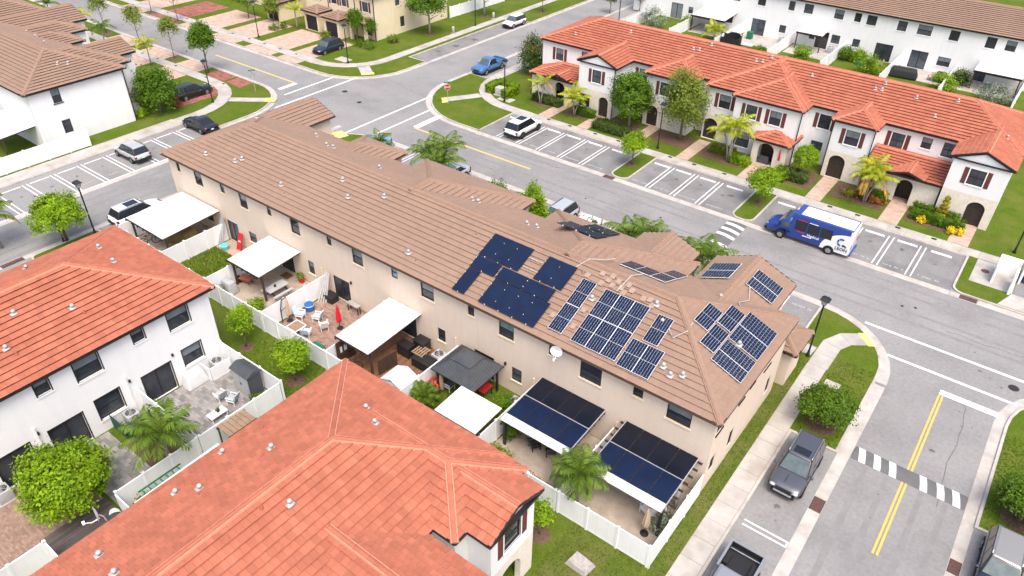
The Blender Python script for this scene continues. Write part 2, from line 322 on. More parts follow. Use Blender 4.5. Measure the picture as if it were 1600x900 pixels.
# flush concrete gutters
gut = MB()
for pts, a, b in (([(-2.65, -60), (-2.65, 45.6)], -.72, -.01), ([(-2.65, 45.9)] + [(-8.75 + 6.1 * math.cos(t), 46.05 + 6.1 * math.sin(t)) for t in np.linspace(0, math.pi / 2, 9)] + [(-56, 52.15)], -.72, -.01), ([(-50.35, 60.85), (-.95, 60.85)], -.72, -.01), ([(-.9, 60.85), (60, 60.85)], -.72, -.02),
    ([(-62.98, 74.3), (-62.98, 70.4)] + [(-53.5 - 9.5 * math.cos(t), 70.35 - 9.5 * math.sin(t)) for t in np.linspace(0, math.pi / 2, 9)] + [(-50.35, 60.85)], -.62, -.01),
    ([(5.25, 36.8), (5.25, -60)], -.66, -.01), ([(60, 52.2), (10.75, 52.2)] + [(10.75 - 5.5 * math.sin(t), 46.7 + 5.5 * math.cos(t)) for t in np.linspace(0, math.pi / 2, 9)] + [(5.25, 36.8)], -.66, -.01),
    ([(-71.0, 43.1), (-71.0, -60)], .01, .7), ([(-70.5, 98), (-70.5, 74.0)], -.05, .55), ([(-70.3, 200), (-70.3, 98)], .01, .55), ([(-70.5, 74), (-70.5, 69.9)] + [(-78.5 + 8 * math.cos(t), 69.9 - 8 * math.sin(t)) for t in np.linspace(0, math.pi / 2, 9)] + [(-200, 61.9)], .01, .55),
    ([(-200, 54.2), (-80.9, 54.2)] + [(-80.9 + 7.2 * math.sin(t), 47.0 + 7.2 * math.cos(t)) for t in np.linspace(0, math.pi / 2, 9)] + [(-73.7, 43.1)], .01, .55), ([(-63.2, 52), (-63.2, -60)], -.62, -.012), ([(-62.95, 200), (-62.95, 74.4)], -.5, .1)):
    ribbon(gut, pts, a, b, -.02, .006)
gut.build('gutter', 'kerb_concrete', ROAD)
# pavements: slabs laid one by one
SWM = {}
def slab_mesh(a, b):
    k = (round(a, 3), round(b, 3))
    if k not in SWM:
        e = .012; me = MB().hexa([(-a / 2 + .006, -b / 2 + .006, -.03), (a / 2 - .006, -b / 2 + .006, -.03), (a / 2 - .006, b / 2 - .006, -.03), (-a / 2 + .006, b / 2 - .006, -.03)], [(-a / 2 + e, -b / 2 + e, .016), (a / 2 - e, -b / 2 + e, .016), (a / 2 - e, b / 2 - e, .016), (-a / 2 + e, b / 2 - e, .016)]).mesh('slab'); me.materials.append(MATS['concrete']); SWM[k] = me
    return SWM[k]
def pavement(x0, x1, y0, y1, n, joints='y', base='mortar_brown'):
    root = struct(MB().prism(rect(x0, x1, y0, y1), .06, .104).build('pavement', 'joint_sand'))
    L = (y1 - y0 if joints == 'y' else x1 - x0) / n
    for i in range(n):
        if joints == 'y': put('slab', slab_mesh(x1 - x0, L), root, ((x0 + x1) / 2, y0 + L * (i + .5), .104 + random.uniform(-.002, .003)))
        else: put('slab', slab_mesh(L, y1 - y0), root, (x0 + L * (i + .5), (y0 + y1) / 2, .104 + random.uniform(-.002, .003)))
    return root
def path(pts, wd, name='pavement', dz=0):  # curved pavement with a slab per segment
    a = offset_line(pts, wd / 2); b = offset_line(pts, -wd / 2); root = None
    base = MB(); ribbon(base, pts, wd / 2, -wd / 2, .06, .104); root = struct(base.build('pavement', 'joint_sand'))
    for i in range(len(pts) - 1):
        q = [Vector((*p, 0)) for p in (a[i], b[i], b[i + 1], a[i + 1])]; c = sum(q, Vector()) / 4
        q = [c + (p - c) * (1 - .015 / max(.3, (p - c).length)) for p in q]
        MB().hexa([(p.x, p.y, .08) for p in q], [(p.x, p.y, .121) for p in q]).build('slab', 'concrete', root)
    return root
pavement(-7.05, -5.72, 16, 44.8, 19); pavement(-7.05, -5.72, -20, 16, 6)
pavement(-48.6, 1.4, 67.4, 68.75, 33, 'x')
pavement(-79.6, -77.6, 8, 41, 16)
pavement(-200, -86, 50.3, 51.8, 50, 'x')
pavement(-200, -82, 63.6, 65.2, 52, 'x')
pavement(-75.9, -74.5, 76, 140, 32); pavement(-60.0, -58.6, 80, 140, 30)
def arc(c, r, a0, a1, n): return [(c[0] + r * math.cos(R(a0 + (a1 - a0) * i / n)), c[1] + r * math.sin(R(a0 + (a1 - a0) * i / n))) for i in range(n + 1)]
path([(-59.3, 80), (-59.3, 77.5)] + arc((-51.9, 75.5), 7.4, 180, 270, 7) + [(-48.6, 68.1)], 1.4)
path([(-78.6, 41)] + arc((-86, 43.6), 7.4, 0, 90, 7), 1.6)
path([(-82, 64.4)] + arc((-82, 71.2), 6.8, -90, 0, 7) + [(-75.2, 76)], 1.5)
path([(-6.35, 44.8), (-6.33, 46.3), (-6.3, 47.8), (-5.7, 49.1), (-4.3, 50.15)], 1.38)
path([(-9.4, 46.4), (-7.1, 46.2)], 1.2); path([(-57, 46.4), (-9.4, 46.4)], 1.2)
path([(-56.95, 69.15), (-58.3, 67.0), (-59.6, 65.0)], 1.3); path([(-79.7, 48.65), (-77.6, 50.2), (-75.7, 51.7)], 1.2); path([(-75.8, 67.25), (-74.4, 66.3), (-73.0, 65.4)], 1.6)
def tact(poly): return struct(MB().prism(poly, .10, .128).build('tactile_paving', 'tactile_yellow'))
tact([(-5.2, 50.4), (-4.15, 49.3), (-3.7, 49.6), (-4.75, 50.75)]); tact([(-59.55, 66.0), (-60.0, 65.4), (-59.0, 64.3), (-58.5, 64.9)]); tact([(-76.6, 51.8), (-75.4, 52.6), (-74.75, 51.6), (-75.9, 50.9)]); tact([(-73.9, 65.0), (-72.9, 66.4), (-72.4, 66.0), (-73.4, 64.7)])
tact([(-61.0, 49.2), (-62.6, 49.9), (-62.2, 51.0), (-60.6, 50.6)])
# painted markings
def line(x0, x1, y0, y1, m='paint_white', z=.010): return onroad('painted_line', rect(x0, x1, y0, y1), m, z)
line(-5.2, 5.6, 52.12, 52.36, z=.012); line(-2.8, 5.6, 49.22, 49.46); line(1.15, 4.75, 47.25, 47.8); line(1.12, 1.24, 38.95, 47.2, 'paint_yellow'); line(1.34, 1.46, 38.95, 47.2, 'paint_yellow'); line(1.12, 1.24, 31.6, 37.75, 'paint_yellow'); line(1.34, 1.46, 31.6, 37.75, 'paint_yellow')
line(-56.6, -40.3, 56.78, 57.02, 'paint_yellow_faded'); line(-57.0, -56.2, 57.05, 61.4); line(-95, -78.3, 57.36, 57.62, 'paint_yellow_faded')
line(-61.75, -61.5, 50.9, 66.0); line(-58.9, -58.65, 53.2, 62.8); line(-74.4, -74.15, 52.3, 65.2) if 0 else None
line(-73.55, -73.3, 50.6, 64.0); line(-76.0, -75.75, 54.0, 62.0); line(-78.2, -77.6, 54.8, 57.5)
for y in (29.0, 29.35): line(-5.2, -2.66, y, y + .1)
line(-2.76, -2.66, 29.1, 29.35); line(-71.1, -70.98, 5, 43)
def stall_x(x, y0, y1):
    line(x - .26, x - .16, y0, y1); line(x + .16, x + .26, y0, y1)
for x in (-47.8, -45.05, -42.35, -39.55, -36.85): stall_x(x, 61.0, 66.6)
for x in (-28.9, -26.2, -23.5): stall_x(x, 61.0, 66.6)
for x in (-15.2, -12.5, -9.75, -7.0, -4.3): stall_x(x, 61.0, 66.6)
for x in (-35.5, -32.8, -30.1, -27.4, -24.7, -22, -19.3, -16.6, -13.9, -11.2, -54.5, -51.8, -49.1, -46.4, -43.7): stall_x(x, 47.4, 52.0)
for y in (15.0, 17.7, 20.4, 23.1, 25.8, 28.5, 31.2, 33.9, 36.6, 39.3):
    line(-76.6, -71.12, y - .26, y - .16); line(-76.6, -71.12, y + .16, y + .26); line(-76.5, -76.35, y + .45, y + 2.3)
def faded(x0, x1, y0, y1):   # worn stencil marking, letters no longer legible
    n = 9; d = (x1 - x0) / n
    for i in range(n):
        if random.random() < .85: onroad('worn_marking', rect(x0 + d * i, x0 + d * (i + random.uniform(.55, .8)), y0 + random.uniform(0, .05), y1 - random.uniform(0, .06)), 'paint_faded', .010)
for x in (-46.4, -43.7, -41.0, -38.2, -35.3, -30, -27.5, -24.8, -21.9, -13.8, -11.1, -8.4, -5.6, -2.8): faded(x - .85, x + .85, 61.45, 61.72)
faded(-10.5, -8.9, 51.0, 51.3)
for y in (19.0, 21.7, 24.4, 27.1, 29.8): onroad('worn_marking', rect(-72.3, -72.1, y - .55, y + .55), 'paint_yellow_worn', .010)
# speed humps
def hump(x0, x1, y0, y1, along):
    n = 8; v = []; f = []
    for i in range(n + 1):
        t = i / n; h = .012 + .075 * math.sin(math.pi * t)
        if along == 'y': v += [(x0, y0 + (y1 - y0) * t, h), (x1, y0 + (y1 - y0) * t, h)]
        else: v += [(x0 + (x1 - x0) * t, y1, h), (x0 + (x1 - x0) * t, y0, h)]
    f = [(2 * i, 2 * i + 1, 2 * i + 3, 2 * i + 2) for i in range(n)]
    o = MB().add(v, f).build('speed_hump', 'asphalt_new', ROAD); return o
def hump_band(u0, u1, v0, v1, along, parent):
    n = 8; v = []
    for i in range(n + 1):
        t = i / n; h = .016 + .075 * math.sin(math.pi * t); s = .28 * (t - .5)
        if along == 'y': v += [(u0 - s, v0 + (v1 - v0) * t, h), (u1 - s, v0 + (v1 - v0) * t, h)]
        else: v += [(v0 + (v1 - v0) * t, u1 - s, h), (v0 + (v1 - v0) * t, u0 - s, h)]
    MB().add(v, [(2 * i, 2 * i + 1, 2 * i + 3, 2 * i + 2) for i in range(n)]).build('painted_line', 'paint_white', parent)
h1 = hump(-1.85, 4.55, 37.75, 38.95, 'y')
for x in (-1.35, -.45, .45, 2.2, 3.15, 4.0): hump_band(x - .2, x + .2, 37.75, 38.95, 'y', h1)
h2 = hump(-19.8, -18.0, 53.0, 60.1, 'x')
for y in (59.4, 58.35, 57.3, 55.6, 54.5): hump_band(y - .22, y + .22, -19.8, -18.0, 'x', h2)
# oil spots, scuffs and cracks
def blob(x, y, rx, ry, m='oil_stain', z=.0095, n=11, name='oil_stain'):
    a = random.random() * 6; onroad(name, [(x + rx * (1 if i % 2 else .55) * random.uniform(.6, 1.05) * math.cos(2 * math.pi * i / n + a), y + ry * (1 if i % 2 else .55) * random.uniform(.6, 1.05) * math.sin(2 * math.pi * i / n + a)) for i in range(n)], m, z)
for x, y, r in ((-21.6, 64.6, .55), (-22.3, 64.2, .25), (-24.9, 64.8, .3), (-27.4, 64.4, .35), (-30.1, 64.9, .25), (-35.2, 64.9, .25), (-38.3, 64.6, .3), (-41.0, 64.3, .25), (-43.8, 64.8, .3), (-8.3, 64.6, .3), (-5.7, 64.9, .35), (-2.9, 64.2, .25), (-4.1, 31.4, .3), (-3.8, 30.4, .1), (-4.4, 29.9, .07), (.4, 33.9, .09), (3.0, 44.9, .12), (2.6, 46.3, .1), (3.6, 45.2, .08), (2.9, 51.6, .22), (3.6, 51.2, .14), (4.4, 50.6, .2), (2.2, 53.6, .14), (.3, 35.9, .09), (.6, 36.5, .07), (-74.4, 27.2, .3), (-74.2, 24.6, .3), (-74.6, 29.9, .28), (-74.3, 21.8, .3), (-74.4, 35.4, .25), (-72, 82, .9), (-71.8, 86, 1.0), (-72.4, 78.5, .8), (2.0, 41.5, .3)): blob(x, y, r, r * random.uniform(.6, 1.0))
def crack(p, q, n=10, wd=.018):
    p = Vector(p); q = Vector(q); d = q - p; s = Vector((-d.y, d.x)).normalized(); pts = [p + d * (i / n) + s * random.uniform(-.12, .12) for i in range(n + 1)]; ribbon(CRK, [tuple(v) for v in pts], wd, -wd, .001, .0065)
CRK = MB()
for p, q in (((-70.5, 66.2), (-62.5, 64.6)), ((-62.5, 64.6), (-56, 64.0)), ((-69.5, 60.0), (-66.5, 59.2)), ((-30, 55.0), (-22, 55.2)), ((3.0, 47), (3.1, 37)), ((-46, 58.8), (-38, 58.9)), ((0, 55), (9, 55.3))): crack(p, q)
stuff(CRK.build('cracks', 'oil_stain', ROAD))
for x, y0, y1 in ((-.9, 26, 37.6), (.35, 26, 37.6), (2.3, 26, 37.6), (3.6, 26, 37.6)): onroad('tyre_track', [(x - .16, y0), (x + .16, y0), (x + .2, (y0 + y1) / 2), (x + .14, y1), (x - .14, y1), (x - .2, (y0 + y1) / 2)], 'tyre_mark', .0045)
for y, x0, x1 in ((54.4, -56, -20.5), (55.7, -56, -20.5), (57.9, -56, -20.5), (59.1, -56, -20.5), (54.4, -17.5, 12), (55.7, -17.5, 12), (57.9, -17.5, 12), (59.1, -17.5, 12)): onroad('tyre_track', [(x0, y - .13), (x1, y - .17), (x1, y + .15), (x0, y + .16)], 'tyre_mark', .0045)
for x in (-68.9, -67.6, -65.6, -64.3): onroad('tyre_track', rect(x - .16, x + .16, 5, 46), 'tyre_mark', .0045)
# drain grates and manholes, parts of the road
def grate(x0, x1, y0, y1, z=.012):
    o = MB().prism(rect(x0, x1, y0, y1), z - .01, z).build('drain_grate', 'iron_dark', ROAD); b = MB()
    if x1 - x0 < y1 - y0: n = 9; [b.box(x0 + .03, x1 - .03, y0 + (y1 - y0) * (i + .2) / n, y0 + (y1 - y0) * (i + .8) / n, z, z + .012) for i in range(n)]
    else: n = 12; [b.box(x0 + (x1 - x0) * (i + .2) / n, x0 + (x1 - x0) * (i + .8) / n, y0 + .03, y1 - .03, z, z + .012) for i in range(n)]
    b.build('bar', 'iron_rust', o)
grate(-2.62, -1.95, 32.4, 33.5); grate(4.62, 5.22, 32.9, 33.9); grate(-.2, 1.1, 60.2, 60.82); grate(-33.6, -32.4, 60.15, 60.8); grate(-63.8, -63.22, 15.2, 17.0); grate(-97.6, -96.2, 53.65, 54.15)
def cover(x, y, r, z=.010, p=None, m='iron_dark'):
    n = 16; MB().add([(x + r * math.cos(2 * math.pi * i / n), y + r * math.sin(2 * math.pi * i / n), z + .006) for i in range(n)], [tuple(range(n))]).build('manhole_cover', m, p or ROAD)
for x, y, r in ((5.1, 51.1, .35), (-71.0, 59.5, .35), (-67, 58.2, .3), (-3.5, 56.2, .12), (-2.6, 56.6, .12), (-25, 56.5, .12), (-13.4, 54.8, .12), (-32.4, 55.2, .1)): cover(x, y, r)
# meter boxes set in the pavements
for i, x in enumerate((-46.0, -43.0, -39.6, -36.6, -30.2, -27.4, -24.0, -20.8, -13.2, -10.6, -7.0, -3.9)): struct(MB().box(x - .22, x + .22, 68.25, 68.55, .10, .134).build('meter_box', 'iron_dark'))
for x in (-84.5, -88.2, -95, -99.3, -103.0): struct(MB().box(x - .2, x + .2, 51.2, 51.5, .10, .134).build('meter_box', 'iron_dark'))
for x in (-118, -112.6, -109, -101, -97, -93.5, -86.5, -90): struct(MB().box(x - .2, x + .2, 64.5, 64.8, .10, .134).build('meter_box', 'iron_dark'))
# paved drives, garden walks and patios
def pavers(x0, x1, y0, y1, m, pw=.42, ph=.21, z=.104, name='paved_area', along='x'):
    root = struct(MB().prism(rect(x0, x1, y0, y1), z - .03, z).build(name, 'joint_sand')); mb = MB(); nx = max(1, round((x1 - x0) / pw)); ny = max(1, round((y1 - y0) / ph)); a = (x1 - x0) / nx; b = (y1 - y0) / ny; gp = .012
    for j in range(ny):
        o = .5 * (j % 2); xs = [x0] + [x0 + (i + o) * a for i in range(1, nx)] + [x1] if o else [x0 + i * a for i in range(nx + 1)]
        for i in range(len(xs) - 1):
            zz = z + .012 + random.uniform(-.004, .004); p, q, r_, s_ = xs[i] + gp / 2, xs[i + 1] - gp / 2, y0 + j * b + gp / 2, y0 + (j + 1) * b - gp / 2
            if q - p < .03: continue
            mb.add([(p, r_, zz), (q, r_, zz), (q, s_, zz), (p, s_, zz), (p, r_, z), (q, r_, z), (q, s_, z), (p, s_, z)], [(0, 1, 2, 3), (4, 5, 1, 0), (5, 6, 2, 1), (7, 4, 0, 3)], random.random())
    stuff(mb.build('pavers', m, root)); return root
for x0, x1 in ((-47.8, -46.2), (-42.4, -41.0), (-36.0, -34.6), (-29.8, -28.4), (-15.8, -14.3), (-8.9, -7.2), (-2.9, -1.2)): pavers(x0, x1, 68.8, 74.6, 'paver_pink')
pavers(-22.8, -21.2, 68.8, 74.6, 'paver_pink')
# drives on the far streets
for x0, x1, m in ((-84.9, -81.9, 'paver_red'), (-95.8, -90.8, 'paver_pink'), (-104.4, -98.6, 'paver_pink'), (-113, -107, 'paver_pink')):
    pavers(x0, x1, 51.85, 54.0, m, .6, .3); pavers(x0, x1, 41.5 if x0 < -86 else 43.6, 50.25, m, .6, .3)
pavers(-89.2, -85.4, 51.85, 54.0, 'paver_red', .6, .3)
for x0, x1, m in ((-87.6, -83.4, 'paver_pink'), (-94.8, -88.9, 'paver_pink'), (-103, -97, 'paver_pink'), (-111.0, -104.6, 'paver_pink'), (-119, -113, 'paver_red'), (-127, -121.0, 'paver_pink')):
    pavers(x0, x1, 62.1, 63.55, m, .6, .3); pavers(x0, x1, 65.25, 72.6, m, .6, .3)
# bin pad and the drive beside it
struct(MB().prism(rect(-.1, 3.1, 63.3, 67.35), .06, .108).build('concrete_pad', 'concrete')); struct(MB().prism([(3.0, 61.1), (9, 61.1), (9, 63.3), (3.1, 63.3), (2.4, 61.1)], .06, .109).build('concrete_pad', 'concrete')); struct(MB().prism(rect(3.15, 9, 63.3, 69), .06, .110).build('concrete_pad', 'asphalt_dark'))
cover(.75, 65.6, .33, .112, LAWN['north'], 'iron_rust')
for x, y, sx, sy in ((-84.1, 46.2, .9, .5), (-53.6, 70.1, 1.0, .6), (-4.9, 43.5, .5, .35), (-79.8, 67.3, 1.1, .7), (-40.9, 70.6, .5, .5)): struct(MB().box(x - sx, x + sx, y - sy, y + sy, .06, .135).build('utility_cover', 'kerb_concrete'))
# wheel stops
ws = MB().hexa([(-.85, -.08, 0), (.85, -.08, 0), (.85, .08, 0), (-.85, .08, 0)], [(-.83, -.05, .12), (.83, -.05, .12), (.83, .05, .12), (-.83, .05, .12)]).mesh('wheel_stop'); ws.materials.append(MATS['paint_white'])
names = ['leftmost wheel stop, left of the white car\'s stall', 'wheel stop in front of the parked white car', 'wheel stop in the stall right of the white car', 'wheel stop two stalls right of the white car', 'wheel stop three stalls right of the white car', 'wheel stop just left of the first grass island', 'wheel stop just right of the first grass island', 'wheel stop in the second stall right of the first grass island', 'wheel stop in the third stall right of the first grass island', 'wheel stop beside the second grass island, near the oil stain', 'wheel stop behind the nose of the blue bus', 'wheel stop behind the middle of the blue bus', 'wheel stop in the stall just behind the blue bus', 'wheel stop in the second stall from the bin pad kerb', 'wheel stop in the last stall before the bin pad kerb']
for x, nm in zip((-49.1, -46.4, -43.7, -41.0, -38.2, -35.2, -30, -27.5, -24.8, -21.9, -16.6, -13.8, -8.4, -5.6, -2.8), names): tag(put('wheel_stop', ws, None, (x, 66.2, .008)), 'white painted concrete ' + nm, 'wheel stop', 'wheel stops along the far parking row')
# ------------------------------------------------------------------ building kit
def clip_poly(pts, poly):   # convex clip in 2-D (u, v)
    out = pts; n = len(poly)
    for i in range(n):
        ax, ay = poly[i]; bx, by = poly[(i + 1) % n]; inp = out; out = []
        if not inp: return []
        sd = lambda p: (bx - ax) * (p[1] - ay) - (by - ay) * (p[0] - ax)
        for j in range(len(inp)):
            p, q = inp[j - 1], inp[j]; sp, sq = sd(p), sd(q)
            if sq >= 0:
                if sp < 0: t = sp / (sp - sq); out.append((p[0] + (q[0] - p[0]) * t, p[1] + (q[1] - p[1]) * t))
                out.append(q)
            elif sp >= 0: t = sp / (sp - sq); out.append((p[0] + (q[0] - p[0]) * t, p[1] + (q[1] - p[1]) * t))
    return out
TW, TE, TLIFT, TGAP, TJIT = .33, .42, .105, .005, .008
def tile_plane(mb, P, frame_out=None, pick=None):
    # P: convex polygon, first edge is the eave (counter-clockwise seen from above)
    P = [Vector(p) for p in P]; u = (P[1] - P[0]).normalized(); n = (P[1] - P[0]).cross(P[2] - P[0]).normalized(); v = n.cross(u)
    uv = [((p - P[0]).dot(u), (p - P[0]).dot(v)) for p in P]
    U0 = min(a for a, b in uv); U1 = max(a for a, b in uv); V1 = max(b for a, b in uv); rows = max(1, round(V1 / TE)); te = V1 / rows
    for j in range(rows):
        v0 = j * te - (.05 if j == 0 else .02); v1 = (j + 1) * te; k0 = int(math.floor(U0 / TW)) - 1; k1 = int(math.ceil(U1 / TW)) + 1; o = .5 * TW * (j % 2)
        rowtint = random.uniform(-.07, .07)
        for k in range(k0, k1):
            a, b = k * TW + o + TGAP, (k + 1) * TW + o - TGAP
            if b < U0 or a > U1: continue
            quad = [(a, v0), (b, v0), (b, v1), (a, v1)]; inside = all(all((uv[(i + 1) % len(uv)][0] - uv[i][0]) * (q[1] - uv[i][1]) - (uv[(i + 1) % len(uv)][1] - uv[i][1]) * (q[0] - uv[i][0]) >= -1e-6 for i in range(1 if j == 0 else 0, len(uv))) for q in quad)
            t = min(1, max(0, .5 + rowtint + random.uniform(-.38, .38) * (1 if random.random() < .7 else 1.3))); lift = TLIFT + random.uniform(-.8, 1) * TJIT
            h = lambda vv: .022 + (lift - .022) * (v1 - vv) / (v1 - v0)
            if inside:
                if pick is not None:
                    c = P[0] + u * ((a + b) / 2) + v * v0; pick.append(((c - Vector((0, 0, 35))).length, len(mb.f), c, u.copy(), v.copy(), n.copy(), b - a, v1 - v0, t))
                vs = [P[0] + u * p + v * q + n * h(q) for p, q in quad] + [P[0] + u * a + v * (v0 + .10), P[0] + u * b + v * (v0 + .10), P[0] + u * b + v * v1, P[0] + u * a + v * v1]
                mb.add([tuple(x) for x in vs], [(0, 1, 2, 3), (4, 5, 1, 0), (5, 6, 2, 1), (7, 4, 0, 3)], t)
            else:
                q2 = quad if j else [(a, max(v0, 0)), (b, max(v0, 0)), (b, v1), (a, v1)]
                q2 = clip_poly(q2, uv)
                if len(q2) < 3: continue
                m = len(q2); top = [P[0] + u * p + v * q + n * h(q) for p, q in q2]; bot = [P[0] + u * p + v * q for p, q in q2]
                mb.add([tuple(x) for x in top + bot], [tuple(range(m))] + [(m + i, m + (i + 1) % m, (i + 1) % m, i) for i in range(m)], t)
def ridge_cap(mb, bed, p, q, rad=.13):
    p = Vector(p); q = Vector(q); d = q - p; L = d.length; d.normalize(); a = d.cross(Vector((0, 0, 1))).normalized(); up = a.cross(d).normalized(); n = max(1, int(L / .38)); st = L / n
    for i in range(n):
        c0 = p + d * (st * i - .02); c1 = p + d * (st * (i + 1)); r0, r1 = rad * 1.12, rad * .98; vs = []
        for c, r in ((c0, r0), (c1, r1)):
            for ang in (-100, -50, 0, 50, 100): vs.append(tuple(c + a * (math.sin(R(ang)) * r) + up * (math.cos(R(ang)) * r * .75 + .065)))
        mb.add(vs, [(j, j + 1, j + 6, j + 5) for j in range(4)] + [(0, 4, 3, 2, 1)], random.uniform(.3, .9))
    if bed is not None:
        bed.hexa([tuple(p + a * .21 - up * .05), tuple(p - a * .21 - up * .05), tuple(q - a * .21 - up * .05), tuple(q + a * .21 - up * .05)], [tuple(p + a * .17 + up * .085), tuple(p - a * .17 + up * .085), tuple(q - a * .17 + up * .085), tuple(q + a * .17 + up * .085)])
class Roof:
    def __init__(s, ze=6.2, sl=.4): s.ze = ze; s.sl = sl; s.planes = []; s.ridges = []; s.decks = []; s.eaves = []; s.gables = []
    def wing(s, x0, x1, y0, y1, axis, e0='hip', e1='hip', ze=None, eave_from=None, dz=0.0):
        # axis: ridge direction; e0/e1: end at the low / high coordinate: hip, gable or in (buried in another roof)
        ze = (s.ze if ze is None else ze) + dz; T = (lambda a, b, z: (a, b, z)) if axis == 'x' else (lambda a, b, z: (b, a, z))
        a0, a1, b0, b1 = (x0, x1, y0, y1) if axis == 'x' else (y0, y1, x0, x1); hw = (b1 - b0) / 2; bm = (b0 + b1) / 2; zr = ze + s.sl * hw
        i0 = hw if e0 == 'hip' else 0; i1 = hw if e1 == 'hip' else 0
        lo = [T(a0, b0, ze), T(a1, b0, ze), T(a1 - i1, bm, zr), T(a0 + i0, bm, zr)]; hi = [T(a1, b1, ze), T(a0, b1, ze), T(a0 + i0, bm, zr), T(a1 - i1, bm, zr)]
        if axis == 'y': lo = [lo[1], lo[0], lo[3], lo[2]]; hi = [hi[1], hi[0], hi[3], hi[2]]
        pls = [lo, hi]
        h0 = [T(a0, b1, ze), T(a0, b0, ze), T(a0 + i0, bm, zr)]; h1 = [T(a1, b0, ze), T(a1, b1, ze), T(a1 - i1, bm, zr)]
        if axis == 'y': h0 = [h0[1], h0[0], h0[2]]; h1 = [h1[1], h1[0], h1[2]]
        if e0 == 'hip': pls.append(h0)
        if e1 == 'hip': pls.append(h1)
        s.planes += pls
        if (a1 - i1) - (a0 + i0) > .1: s.ridges.append((T(a0 + i0, bm, zr), T(a1 - i1, bm, zr)))
        if e0 == 'hip': s.ridges += [(T(a0 + i0, bm, zr), T(a0, b0, ze)), (T(a0 + i0, bm, zr), T(a0, b1, ze))]
        if e1 == 'hip': s.ridges += [(T(a1 - i1, bm, zr), T(a1, b0, ze)), (T(a1 - i1, bm, zr), T(a1, b1, ze))]
        s.decks.append((pls, ze, [T(a0, b0, ze), T(a1, b0, ze), T(a1, b1, ze), T(a0, b1, ze)], (e0, e1, T(a0 + i0, bm, zr), T(a1 - i1, bm, zr), axis)))
        ef = a0 if eave_from is None else eave_from
        s.eaves += [(T(ef, b0, ze), T(a1, b0, ze)), (T(ef, b1, ze), T(a1, b1, ze))]
        if e0 == 'hip': s.eaves.append((T(a0, b0, ze), T(a0, b1, ze)))
        if e1 == 'hip': s.eaves.append((T(a1, b0, ze), T(a1, b1, ze)))
        for e, aa in ((e0, a0), (e1, a1)):
            if e == 'gable': s.gables.append((T(aa, b0, ze), T(aa, bm, zr), T(aa, b1, ze)))
        return s
    def build(s, root, tile, mortar, singles=0, cap=True, gutter='bronze_trim'):
        deck = MB(); bed = MB(); caps = MB(); tiles = MB(); pick = [] if singles else None
        for pls, ze, base, (e0, e1, r0, r1, ax) in s.decks:
            for P in pls: deck.add([tuple(Vector(p) + Vector((0, 0, -.004))) for p in P], [tuple(range(len(P)))])
            deck.add([(x, y, ze - .17) for x, y, z in base], [(0, 3, 2, 1) if ax == 'x' else (0, 1, 2, 3)])
            for i in range(4):
                p, q = base[i], base[(i + 1) % 4]; deck.add([(p[0], p[1], ze - .17), (q[0], q[1], ze - .17), (q[0], q[1], ze - .005), (p[0], p[1], ze - .005)], [(0, 1, 2, 3)])
            for e, ia, ib, r in ((e0, 0, 3, r0), (e1, 1, 2, r1)):
                if e == 'in': deck.add([base[ia], base[ib], (r[0], r[1], r[2] - .01)], [(0, 1, 2)])
        rf = deck.build('roof', 'bronze_trim', root)
        for P in s.planes: tile_plane(tiles, P, pick=pick)
        if singles:
            # the nearest tiles are picked out one by one
            pick.sort(key=lambda a: a[0]); ch = pick[:singles]; drop = set()
            for c in ch: drop.update(range(c[1], c[1] + 4))
            cache = {}
            for dist, fi, c, u, v, n, wd, ln, t in ch:
                ti = min(4, int(t * 5)); key = (round(wd, 2), round(ln, 2), ti)
                if key not in cache:
                    me = MB().add([(-wd / 2, 0, .115), (wd / 2, 0, .115), (wd / 2, ln, .022), (-wd / 2, ln, .022), (-wd / 2, .10, 0), (wd / 2, .10, 0), (wd / 2, ln, 0), (-wd / 2, ln, 0)], [(0, 1, 2, 3), (4, 5, 1, 0), (5, 6, 2, 1), (7, 4, 0, 3), (6, 7, 3, 2)], (ti + .5) / 5).mesh('tile'); me.materials.append(MATS[tile]); cache[key] = me
                o = put('tile', cache[key], rf, (0, 0, 0)); M = Matrix((u, v, n)).transposed(); o.rotation_euler = (M @ Matrix.Rotation(random.uniform(-.012, .012), 3, 'Z')).to_euler(); o.location = c
            keep = [i for i in range(len(tiles.f)) if i not in drop]; tiles.f = [tiles.f[i] for i in keep]; tiles.t = [tiles.t[i] for i in keep]
        stuff(tiles.build('tiles', tile, rf))
        for p, q in s.ridges: ridge_cap(caps, bed, p, q)
        caps.build('ridge_caps', tile, rf, smooth=False)['kind'] = 'stuff'; bed.build('mortar', mortar, rf)
        gm = MB()
        for p, q in s.eaves:
            p = Vector(p); q = Vector(q); d = (q - p).normalized(); gm.bar(p + Vector((0, 0, -.09)), q + Vector((0, 0, -.09)), .14, .13)
        gm.build('gutter', gutter, rf)
        for p, a, q in s.gables:
            for e0, e1 in ((p, a), (a, q)): MB().bar(Vector(e0) + Vector((0, 0, -.02)), Vector(e1) + Vector((0, 0, -.02)), .05, .17).build('bargeboard', 'bronze_trim', rf)
        return rf
